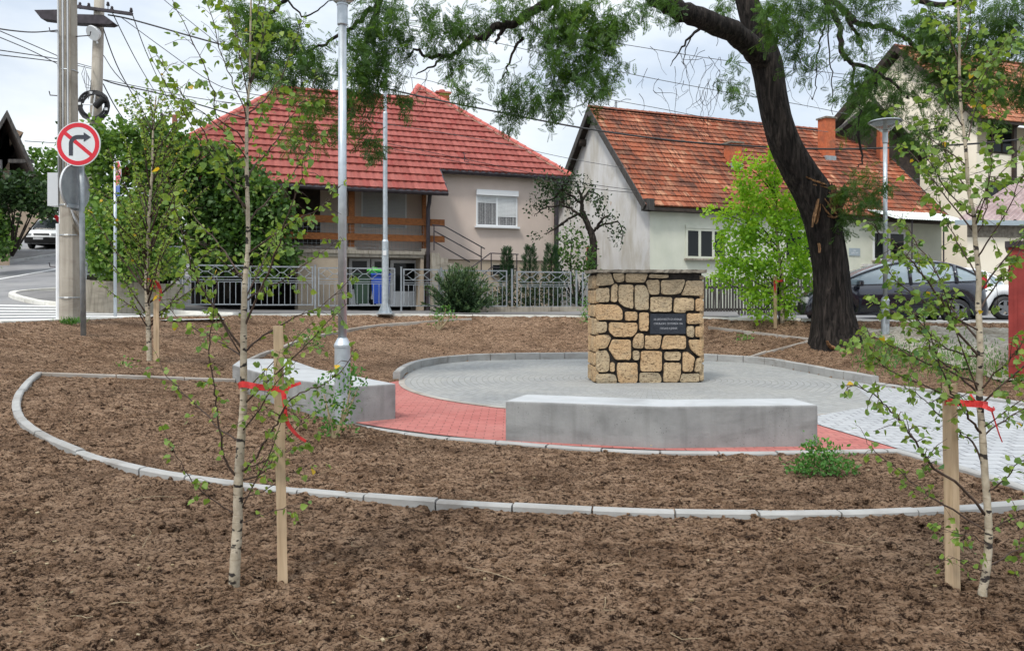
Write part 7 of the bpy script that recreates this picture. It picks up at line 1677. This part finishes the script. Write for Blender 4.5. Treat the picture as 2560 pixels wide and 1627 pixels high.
for _ in range(150):                               # bare hanging twigs
    x = R.choice([R.uniform(900, 1120), R.uniform(1280, 1480), R.uniform(1560, 1760), R.uniform(1740, 1800), R.uniform(1960, 2130), R.uniform(2080, 2400)]); y = R.uniform(40, 240) if x < 1500 or x > 1900 else R.uniform(110, 250)
    d = 14.5 if x < 1800 else 15.5; P = [W(x, y, d)]; v_ = V(R.gauss(0, .5), R.gauss(0, .3), -0.8).normalized()
    for k in range(R.randint(3, 8)): v_ = unit(v_ + V(R.gauss(0, .40), R.gauss(0, .2), R.gauss(-.05, .3))); P.append(P[-1] + v_ * R.uniform(0.07, 0.16))
    m.tube(catmull(P, 3), taper(3 * len(P) - 2, 0.0055, 0.002), 4)
m.build('bare_twigs', M['bark'], t, True)['kind'] = 'stuff'
fo = Foliage()
def spray(px, py, rx, ry, n, d, tb=0.4, rz=0.8, size=0.19, dense=1.0):
    """hanging bunches of feathered leaves"""
    s_ = d / F; m_ = max(2, int(n / 14)); c = W(px, py, d)
    q = rng.normal(size=(m_, 3)) * 0.5; q = np.clip(q, -1.15, 1.15); cen = np.array(c) + q * np.array((rx * s_, rz, ry * s_)); k = rng.integers(0, m_, n)
    ln = rng.random(n); dirs = nrm(rng.normal(size=(m_, 3)) * 0.5 + np.array((0, 0, -0.7)))
    pos = cen[k] + dirs[k] * (ln[:, None] - 0.4) * 0.34 + rng.normal(size=(n, 3)) * 0.055
    ax = rng.normal(size=(n, 3)) * 0.75 + np.array((0, 0, -0.75)); bt_ = rng.normal(0, 0.15, m_)
    tint = np.clip(tb + bt_[k] + rng.normal(0, 0.12, n), 0, 0.95); fo.add(pos, ax, size * (0.7 + 0.6 * rng.random(n)), tint, FROND_V, FROND_F, 0.45)
SPR = [(1460, 40, 100, 60, 620, 14.5, .5), (1400, 90, 70, 60, 430, 14.5, .5), (1500, 120, 60, 70, 430, 14.5, .45), (1420, 170, 60, 60, 330, 14.4, .4), (1380, 230, 40, 50, 170, 14.3, .35), (1480, 220, 40, 45, 150, 14.3, .35), (1310, 220, 42, 30, 130, 14.2, .3), (1265, 255, 26, 40, 90, 14.2, .25), (1270, 290, 22, 20, 45, 14.2, .25), (1335, 270, 20, 28, 60, 14.2, .35), (1385, 290, 18, 22, 45, 14.2, .35), (1540, 60, 30, 50, 120, 14.5, .4), (1525, 190, 24, 40, 70, 14.3, .3),
 (1320, 30, 60, 30, 190, 14.6, .45), (1180, 60, 60, 40, 170, 14.3, .3), (1130, 100, 40, 30, 100, 14.2, .3), (1090, 95, 30, 22, 65, 14.1, .35), (1125, 155, 22, 20, 45, 14.1, .3), (1165, 175, 22, 22, 50, 14.1, .3), (1215, 175, 20, 18, 36, 14.1, .35), (1160, 232, 24, 28, 62, 14.0, .35), (1080, 40, 70, 40, 150, 14, .3), (1250, 20, 50, 25, 110, 14.5, .35),
 (960, 40, 60, 60, 330, 13.4, .35), (930, 110, 50, 50, 260, 13.3, .3), (940, 170, 40, 40, 190, 13.2, .3), (900, 190, 34, 30, 120, 13.2, .3), (1000, 90, 40, 50, 130, 13.5, .3), (930, 230, 30, 28, 90, 13.2, .3), (1005, 245, 26, 18, 46, 13.3, .28), (880, 250, 30, 40, 130, 13.1, .5), (865, 310, 24, 26, 90, 13.1, .5), (920, 345, 26, 18, 60, 13.1, .28), (935, 380, 18, 16, 34, 13.1, .28), (850, 150, 20, 40, 60, 13.1, .3),
 (640, 40, 55, 50, 330, 13.0, .4), (650, 110, 45, 45, 260, 12.9, .35), (645, 165, 32, 34, 150, 12.9, .3), (690, 60, 40, 50, 120, 13, .4), (740, 90, 40, 30, 130, 12.9, .4), (770, 150, 50, 34, 210, 12.9, .4), (720, 180, 34, 28, 120, 12.9, .4), (800, 190, 24, 24, 60, 12.9, .3), (760, 320, 30, 24, 80, 12.8, .5), (720, 340, 18, 14, 30, 12.8, .5), (780, 250, 40, 20, 90, 12.8, .6), (730, 240, 26, 16, 50, 12.8, .6),
 (1680, 20, 40, 26, 90, 15.5, .3), (1620, 10, 26, 30, 60, 15, .3), (1815, 20, 40, 40, 150, 18.6, .4), (1938, 20, 40, 30, 190, 15.6, .55), (1960, 60, 50, 60, 300, 15.5, .5), (1985, 110, 34, 40, 140, 15.4, .4), (2030, 30, 60, 40, 210, 15.3, .35), (2000, 170, 26, 40, 60, 15.3, .28), (1835, 235, 24, 30, 66, 15.6, .25), (1820, 170, 18, 40, 40, 15.6, .25), (2120, 20, 50, 30, 130, 15, .35), (2170, 40, 50, 30, 130, 14.8, .3), (2130, 130, 30, 30, 60, 15, .3), (2100, 210, 24, 30, 50, 15, .28), (2160, 210, 30, 40, 120, 14.8, .32), (2200, 220, 40, 40, 230, 18.6, .35), (2180, 275, 44, 40, 230, 18.8, .32), (2150, 315, 26, 30, 110, 18.7, .28), (2255, 250, 36, 40, 150, 18.6, .35), (2275, 320, 36, 34, 150, 18.6, .3), (2290, 350, 34, 24, 90, 18.6, .28), (2330, 60, 70, 40, 200, 14, .3), (2310, 130, 60, 40, 210, 13.9, .32), (2400, 100, 70, 60, 330, 13.6, .35), (2350, 190, 60, 40, 240, 13.8, .35), (2440, 190, 50, 40, 210, 13.4, .38), (2500, 60, 60, 70, 380, 13.2, .35), (2540, 150, 40, 60, 230, 13, .35), (2560, 230, 30, 60, 150, 13, .35), (2480, 240, 50, 30, 150, 13.3, .4), (2330, 260, 30, 50, 110, 13.9, .3), (2360, 330, 26, 40, 70, 13.9, .3), (2250, 60, 40, 40, 110, 14.3, .3), (2600, 40, 60, 80, 200, 13, .35), (2340, 380, 22, 30, 50, 13.9, .28), (2350, 430, 14, 22, 26, 13.9, .28),
 (2160, 470, 40, 24, 110, 16.9, .32), (2190, 500, 28, 22, 70, 16.9, .3), (2120, 530, 36, 26, 110, 16.9, .35), (2150, 545, 26, 20, 60, 16.9, .32), (2120, 480, 26, 18, 40, 16.9, .7), (2145, 440, 30, 20, 40, 16.9, .7), (2100, 560, 20, 18, 34, 16.9, .28)]
for x, y, rx, ry, n_, d, tb in SPR: spray(x, y, rx, ry, int(n_ * 1.35), d, tb)
fo.build('crown', 'leaf_big', t)

# --- garden plants behind the steel fence
def shrub(name, base_px, d, cl, size, mat, label, tb=0.45, cat='shrub', group=None, tv=LEAF_V, tf=LEAF_F, twigs=8, droop=0.2, dens=1.0, rz=None, flat=0.45, bark='garden_bark'):
    b = W(base_px[0], base_px[1], d); t = thing(name, b, label, cat, group); fo = Foliage(); mb = MB()
    for c in cl:
        x, y, rx, ry, n = c[:5]; dd = d + (c[5] if len(c) > 5 else 0); pxclump(fo, x, y, dd, rx, ry, int(n * dens), size, tb=tb + R.uniform(-.08, .08), ts=0.2, tv=tv, tf=tf, droop=droop, rz=rz, flat=flat)
    for c in R.sample(cl, min(twigs, len(cl))):
        x, y = c[:2]; dd = d + (c[5] if len(c) > 5 else 0); P = catmull([b, W((x + base_px[0]) / 2 + R.uniform(-8, 8), (y + base_px[1]) / 2, (d + dd) / 2), W(x, y, dd)], 4); mb.tube(P, taper(len(P), 0.04 * d / 20, 0.006), 5)
    if mb.v: mb.build('stems', M[bark], t)
    fo.build('foliage', mat, t); return t
d = 27.3
t = thing('garden_tree', W(1483, 740, d), 'small twisted dark tree with thin crown before the stained gable', 'tree'); m = MB()
limb([(1483, 745), (1483, 672), (1483, 606), (1477, 581), (1463, 548), (1455, 526), (1455, 504), (1447, 477), (1440, 455)], 0.17, 0.03, d, d, m, 9); m.build('trunk', M['garden_bark'], t, True); m = MB()
for px in ([(1457, 530), (1436, 540), (1420, 548), (1398, 562), (1385, 580)], [(1478, 583), (1490, 572), (1502, 565), (1543, 556), (1557, 578), (1552, 612)], [(1455, 510), (1430, 490), (1400, 478), (1370, 470)], [(1463, 548), (1440, 530), (1405, 515), (1360, 520), (1335, 540)], [(1455, 500), (1475, 480), (1500, 490)], [(1420, 548), (1390, 570), (1360, 585)], [(1400, 478), (1380, 500), (1350, 505)], [(1490, 572), (1510, 545), (1530, 540)]): limb(px, 0.06, 0.012, d, d + R.uniform(-.6, .6), m, 6)
m.build('branches', M['garden_bark'], t, True); fo = Foliage()
for x, y, rx, ry, n_ in ((1350, 458, 28, 14, 120), (1385, 470, 44, 20, 190), (1440, 462, 46, 20, 190), (1450, 495, 60, 24, 170), (1350, 505, 30, 22, 110), (1390, 500, 46, 20, 130), (1335, 525, 18, 16, 40), (1500, 505, 26, 22, 80), (1515, 545, 34, 12, 80), (1545, 570, 24, 14, 70), (1550, 600, 12, 18, 36), (1420, 535, 46, 14, 60), (1350, 590, 18, 8, 26), (1375, 575, 16, 10, 20), (1420, 440, 30, 12, 70)): pxclump(fo, x, y, d, rx, ry, n_, 0.11, tb=0.4, tv=OVAL_V, shell=0.2)
fo.build('crown', 'leaf_dark', t)
shrub('garden_shrub', (1440, 760), 26.6, [(1430, 590, 30, 24, 160), (1420, 625, 34, 26, 190), (1460, 640, 26, 34, 190), (1395, 650, 26, 22, 120), (1440, 680, 46, 26, 200), (1395, 690, 30, 20, 110), (1475, 690, 24, 30, 110)], 0.12, 'leaf_bush', 'tangled ivy covered shrub at the foot of the twisted tree', 0.25, tv=OVAL_V)
for i, (x, yt, yb, w_) in enumerate(((1267, 626, 770, 14), (1325, 622, 770, 18), (1378, 618, 772, 21))):
    d = 26.2; t = thing('thuja', W(x, yb, d), ('slim young thuja behind the fence, leftmost and narrowest of three', 'middle thuja of the three slim cones behind the fence', 'broadest thuja behind the fence, next to the ivy covered shrub')[i], 'conifer', 'thujas behind the steel fence'); fo = Foliage(); n_ = 620
    h = rng.random(n_) ** 0.8; a = rng.random(n_) * 6.283; prf = np.sin(np.pi * np.clip(0.10 + 0.9 * (1 - h) ** 0.8 * 0.62, 0, 1)) ; r = w_ * d / F * prf * (0.65 + 0.4 * rng.random(n_)); zb, zt = W(x, yb, d).z, W(x, yt, d).z; X0 = W(x, yb, d).x
    pos = np.stack([X0 + r * np.cos(a), d + r * np.sin(a), zb + (zt - zb) * h], 1); ax = np.stack([np.cos(a) * .5, np.sin(a) * .5, np.ones(n_)], 1) + rng.normal(size=(n_, 3)) * .25; fo.add(pos, ax, 0.13 + 0.08 * rng.random(n_), np.clip(rng.normal(.5, .25, n_), 0, 1), FROND_V, FROND_F, 0.2)
    m = MB(); m.tube([W(x, yb, d), W(x, yt + 15, d)], 0.03, 6); m.build('stem', M['garden_bark'], t); fo.build('foliage', 'leaf_thuja', t)
for i, (x0, lab) in enumerate(((1180, 'low dark garden shrub behind the fence, right of the needle shrub'), (1300, 'low dark garden shrub behind the wide fence panel under the thujas'), (1400, 'low dark garden shrub behind the fence, beside the monument'))):
    shrub('garden_shrub', (x0, 775), 25.9 + 0.2 * i, [(x0 - 35, 735, 34, 24, 170), (x0 + 10, 725, 40, 30, 230), (x0 + 45, 742, 30, 22, 150), (x0, 758, 60, 12, 150)], 0.10, 'leaf_dark', lab, 0.4, group='low shrubs behind the steel fence', tv=OVAL_V, twigs=3)
# needle shrub leaning out over the pavement
d = 23.3; b = W(1150, 784, d); t = thing('needle_shrub', b, 'bushy upright needle leaved shrub growing out over the pavement through the steel fence', 'shrub'); fo = Foliage(); mb = MB()
for i in range(260):
    a = R.uniform(0, 6.283); sp = R.random() ** 0.6; tx = 1150 + 92 * sp * math.cos(a) + R.uniform(-8, 8); ty = 668 + 66 * (sp * abs(math.cos(a))) ** 1.6 + R.uniform(-14, 40) + (60 if R.random() < .4 else 0)
    P = catmull([b + V(R.uniform(-.25, .25), R.uniform(-.2, .2), 0), W((tx + 1150) / 2 + R.uniform(-6, 6), (ty + 784) / 2, d + 0.5 * sp * math.sin(a)), W(tx, ty, d + 1.0 * sp * math.sin(a))], 5)
    if i % 3 == 0: mb.tube(P, taper(len(P), 0.014, 0.004), 4)
    n_ = 26; f_ = 0.28 + 0.72 * rng.random(n_); k = np.minimum((f_ * (len(P) - 1)).astype(int), len(P) - 2); PA = np.array([tuple(p) for p in P]); fr = (f_ * (len(P) - 1) - k)[:, None]; pos = PA[k] * (1 - fr) + PA[k + 1] * fr; tg = nrm(PA[k + 1] - PA[k])
    fo.add(pos + rng.normal(size=(n_, 3)) * .012, tg + rng.normal(size=(n_, 3)) * 0.42, 0.14 + 0.09 * rng.random(n_), np.clip(0.15 + 0.65 * f_ ** 3 + rng.normal(0, .12, n_), 0, 1), BLADE_V * np.array((2.0, 1, 1)), np.array([(0, 1, 2, 4), (4, 2, 3, 3)])[:1], 0.2)
mb.build('stems', M['garden_bark'], t); fo.build('foliage', 'leaf_rosemary', t)

# --- big shrubs and hedge at the left
B1 = [(245, 640, 22, 40, 260, -1.9), (290, 600, 40, 44, 420, -1.8), (350, 620, 40, 50, 420, -1.6), (300, 670, 50, 26, 300, -1.9), (400, 650, 36, 36, 260, -1.3), (260, 550, 30, 36, 260, -1.6), (330, 540, 40, 40, 360, -1.4), (250, 360, 34, 34, 300), (300, 345, 40, 34, 340), (255, 420, 40, 40, 360), (320, 410, 40, 40, 340), (270, 490, 46, 40, 380), (250, 560, 36, 40, 300), (310, 560, 44, 44, 380), (270, 630, 44, 40, 340), (330, 640, 44, 40, 300), (260, 690, 36, 24, 140), (245, 325, 14, 14, 50)]
shrub('large_shrub', (280, 735), 22.6, B1, 0.135, 'leaf_bush', 'tall broad leaved shrub over the concrete wall behind the stop sign', 0.6, group='dense shrubs beside the red roofed house', dens=1.5)
B2 = [(380, 345, 40, 34, 340), (430, 360, 40, 34, 340), (390, 420, 46, 44, 420), (440, 440, 46, 44, 420), (380, 500, 44, 44, 360), (430, 530, 50, 44, 420), (390, 590, 44, 44, 340), (440, 620, 50, 44, 360), (400, 670, 44, 30, 220), (400, 320, 20, 16, 80)]
shrub('large_shrub', (410, 740), 22.9, B2, 0.14, 'leaf_bush', 'middle one of the dense shrubs, right behind the slender birch', 0.52, group='dense shrubs beside the red roofed house', dens=1.5)
B3 = [(500, 390, 40, 30, 300), (540, 400, 36, 24, 220), (510, 450, 50, 40, 420), (570, 460, 40, 36, 300), (520, 520, 54, 44, 440), (600, 520, 46, 40, 340), (540, 590, 56, 44, 400), (620, 580, 50, 40, 340), (560, 650, 60, 36, 300), (640, 640, 44, 34, 240), (670, 560, 34, 40, 240), (690, 510, 26, 30, 150), (640, 470, 30, 24, 150)]
shrub('large_shrub', (570, 745), 23.4, B3, 0.14, 'leaf_bush', 'dense dark shrub below the left slope of the red roof', 0.26, group='dense shrubs beside the red roofed house', dens=1.5)
B4 = [(600, 430, 40, 30, 300), (650, 470, 40, 34, 320), (690, 520, 34, 36, 300), (640, 540, 46, 40, 380), (710, 580, 30, 40, 280), (660, 610, 46, 40, 360), (720, 640, 26, 36, 200), (680, 680, 40, 30, 220), (610, 480, 44, 36, 320), (600, 610, 40, 44, 320), (560, 400, 34, 26, 220)]
shrub('large_shrub', (650, 745), 23.3, B4, 0.14, 'leaf_bush', 'rightmost dense shrub, hiding the left end of the timber balcony', 0.3, group='dense shrubs beside the red roofed house', dens=1.2)
dh = 33.0
HB = [(20, 460, 44, 24, 300), (70, 470, 40, 26, 280), (100, 498, 30, 22, 200), (16, 500, 46, 22, 300), (84, 512, 36, 12, 150), (0, 490, 40, 34, 300), (120, 520, 22, 12, 70), (40, 480, 40, 26, 220)]
shrub('hedge_tree', (30, 640), dh, HB, 0.19, 'leaf_dark', 'dark spreading tree above the clipped hedge at the far left', 0.55, 'tree', dens=1.1)
HC_ = [(-36, 560, 36, 40, 320, 0), (-8, 580, 26, 40, 380, 0.4), (-14, 616, 36, 22, 260, -.3), (16, 600, 10, 32, 180, 1.0), (4, 545, 20, 26, 180, 0.6)]
shrub('hedge', (10, 645), 32.5, HC_, 0.17, 'leaf_bush', 'clipped green hedge along the uphill road left of the white van', 0.4, 'hedge', dens=1.1)
shrub('roadside_tree', (120, 560), 50.0, [(110, 390, 30, 26, 200), (140, 420, 34, 34, 260), (180, 430, 40, 40, 260), (130, 460, 36, 30, 220), (170, 490, 40, 34, 240), (150, 530, 36, 26, 160)], 0.28, 'leaf_bush', 'green tree uphill behind the near utility pole', 0.5, 'tree', dens=1.0)
shrub('roadside_tree', (205, 560), 46.0, [(210, 360, 30, 40, 260), (220, 420, 34, 40, 260), (210, 490, 34, 40, 260), (200, 550, 34, 30, 160)], 0.26, 'leaf_dark', 'dark tree in the gap between the two concrete utility poles', 0.6, 'tree', dens=1.0)
t_ = [(330, 275, 10, 30, 30), (348, 300, 16, 14, 50), (340, 325, 22, 14, 70)]
shrub('roadside_tree', (345, 400), 27.5, t_ + [(385, 300, 9, 34, 34), (390, 330, 20, 14, 60)], 0.12, 'leaf_bush', 'thin spires of a lighter tree rising above the dense shrubs', 0.45, 'tree', tv=OVAL_V)

# --- weeds on the bare soil
def weed(px, py, cl, size, label, tv=OVAL_V, tb=0.5, dens=1.0, twigs=5, mat='leaf_weed', bark='straw'):
    p = G(px, py); d = p.y; t = shrub('weed', (px, py), d, cl, size, mat, label, tb, 'weed', 'weeds on the bare soil', tv=tv, twigs=twigs, droop=-0.1, dens=dens, bark=bark)
    return t
weed(2045, 1195, [(2010, 1160, 30, 20, 170), (2050, 1130, 34, 26, 240), (2090, 1150, 30, 20, 170), (2045, 1170, 50, 18, 200), (2030, 1105, 16, 20, 60), (2110, 1170, 18, 12, 60), (1990, 1180, 20, 8, 50)], 0.034, 'lush green weed on the soil right before the long bench')
weed(835, 1100, [(820, 1040, 34, 30, 120), (860, 1000, 30, 30, 110), (810, 985, 20, 24, 60), (880, 950, 16, 20, 40), (850, 1065, 26, 14, 60), (895, 970, 14, 14, 30)], 0.045, 'sprawling weed round the foot of the near park lamp', tb=0.4)
weed(772, 868, [(760, 850, 22, 12, 90), (790, 858, 18, 10, 60), (775, 838, 12, 10, 40)], 0.06, 'small green weed beside the curved edging behind the left bench')
weed(1098, 825, [(1106, 790, 16, 12, 50), (1115, 770, 12, 14, 34), (1090, 800, 14, 8, 24), (1130, 785, 12, 8, 24)], 0.07, 'thin stalked weed before the needle shrub near the pavement kerb', tb=0.6)
weed(1460, 805, [(1465, 775, 12, 18, 60), (1455, 790, 12, 10, 40)], 0.08, 'weed tuft beside the left flank of the monument', tb=0.6)
weed(1860, 850, [(1862, 842, 14, 8, 60)], 0.06, 'pale weed right of the monument between the thin edgings', tb=0.6)
weed(312, 920, [(312, 914, 16, 7, 60)], 0.055, 'small pale weed on the soil above the left end of the ring kerb', tb=0.7)
weed(2440, 1395, [(2440, 1395, 14, 6, 14)], 0.03, 'tiny weed at the foot of the right edge stake', tb=0.4)
# rough grass by the old tree and the kiosk
gv = []; fo = Foliage(); pts = []
for _ in range(1900):
    x = R.choice([R.gauss(2200, 60), R.gauss(2330, 90), R.gauss(2450, 60)]); y = R.gauss(885, 26) + (x - 2200) * 0.10
    if 2130 < x < 2560 and y > 835: pts.append(G(x, y))
P_ = np.array([tuple(p) for p in pts]); n_ = len(P_)
fo.add(P_, rng.normal(size=(n_, 3)) * 0.5 + np.array((0, 0, 1.0)), 0.10 + 0.16 * rng.random(n_), np.clip(rng.normal(.45, .25, n_), 0, 1), BLADE_V * np.array((0.9, 1, 1)), np.array([(0, 1, 2, 4)]), 0.1)
tag(fo.build('rough_grass', 'leaf_weed', None), kind='stuff')
fo = Foliage(); P_ = np.array([tuple(W(R.gauss(175, 16), 806 + R.uniform(-5, 6), 15.0)) for _ in range(160)])
fo.add(P_, rng.normal(size=(160, 3)) * 0.5 + np.array((0, 0, 1.0)), 0.10 + 0.10 * rng.random(160), np.clip(rng.normal(.6, .2, 160), 0, 1), BLADE_V, np.array([(0, 1, 2, 4)]), 0.1)
tag(fo.build('grass_tuft', 'leaf_weed', None), kind='stuff')

# --- crumbs and litter on the soil
def lump(seed, sub):
    q = random.Random(seed); bm = bmesh.new(); bmesh.ops.create_icosphere(bm, subdivisions=sub, radius=1.0)
    for v in bm.verts: v.co *= 0.7 + 0.6 * q.random()
    v = np.array([tuple(x.co) for x in bm.verts]); bm.verts.index_update(); f = np.array([[x.index for x in p.verts] for p in bm.faces]); bm.free(); return v * np.array((1, 1, 0.7)), f
def scatter(n, smin, smax, pw, sub, y0, yr, yp):
    X = rng.uniform(-1, 1, n); Y = y0 + yr * rng.random(n) ** yp; X = X * (0.70 * Y + 0.3); ok = (~in_poly(X, Y, PAVED)) & (poly_dist(X, Y, PAVED) > 0.16) & (edge_dist(X, Y) > 0.2)
    gate = fbm(X * 1.7 + 3, Y * 1.7, 3); ok &= rng.random(n) < 0.55 + 0.9 * gate
    X, Y = X[ok], Y[ok]; Z = soil_rough(X, Y); sz = smin + (smax - smin) * rng.random(len(X)) ** pw; a = rng.random(len(X)) * 6.283; ca, sa = np.cos(a) * sz, np.sin(a) * sz; vs, fs, nb = [], [], 0
    for q in range(6):
        v, f = lump(q, sub); k = np.arange(len(X)) % 6 == q; m_ = int(k.sum())
        w = np.stack([v[None, :, 0] * ca[k][:, None] - v[None, :, 1] * sa[k][:, None], v[None, :, 0] * sa[k][:, None] + v[None, :, 1] * ca[k][:, None], v[None, :, 2] * sz[k][:, None]], 2) + np.stack([X[k], Y[k], Z[k] + sz[k] * 0.22], 1)[:, None, :]
        vs.append(w.reshape(-1, 3)); fs.append((f[None] + (np.arange(m_) * len(v))[:, None, None]).reshape(-1, 3) + nb); nb += m_ * len(v)
    return np.concatenate(vs), np.concatenate(fs)
for args, nm in (((6000, 0.010, 0.034, 3.5, 2, 2.6, 11, 1.6), 'soil_clods'), ((46000, 0.0035, 0.013, 1.8, 1, 2.6, 8, 1.7), 'soil_crumbs')):
    v_, f_ = scatter(*args); tag(np_mesh(nm, v_, f_, M['soil'], None, True), kind='stuff')
m = MB()
for _ in range(55):
    y = 2.7 + 9 * R.random() ** 1.6; x = R.uniform(-0.66, 0.66) * y
    if in_poly(np.array([x]), np.array([y]), PAVED)[0]: continue
    z = float(soil(x, y)) + 0.03; a = R.uniform(0, 6.28); l = R.uniform(0.02, 0.09); m.cur = R.random(); P = [V(x, y, z)]
    for k in range(4): a += R.gauss(0, .5); P.append(P[-1] + V(math.cos(a) * l, math.sin(a) * l, R.uniform(-.006, .014)))
    m.tube(P, taper(5, 0.0017, 0.0008), 4)
for _ in range(150):
    y = 2.7 + 8 * R.random() ** 1.6; x = R.uniform(-0.66, 0.66) * y
    if in_poly(np.array([x]), np.array([y]), PAVED)[0]: continue
    z = float(soil(x, y)) + 0.028; m.cur = R.random(); s_ = R.uniform(0.005, 0.014); m.box((x, y, z), (s_ * 1.6, s_, s_ * 0.6), Matrix.Rotation(R.uniform(0, 3), 3, 'Z') @ Matrix.Rotation(R.uniform(-.5, .5), 3, 'X'))
tag(m.build('dry_litter', M['straw'], None), kind='stuff')
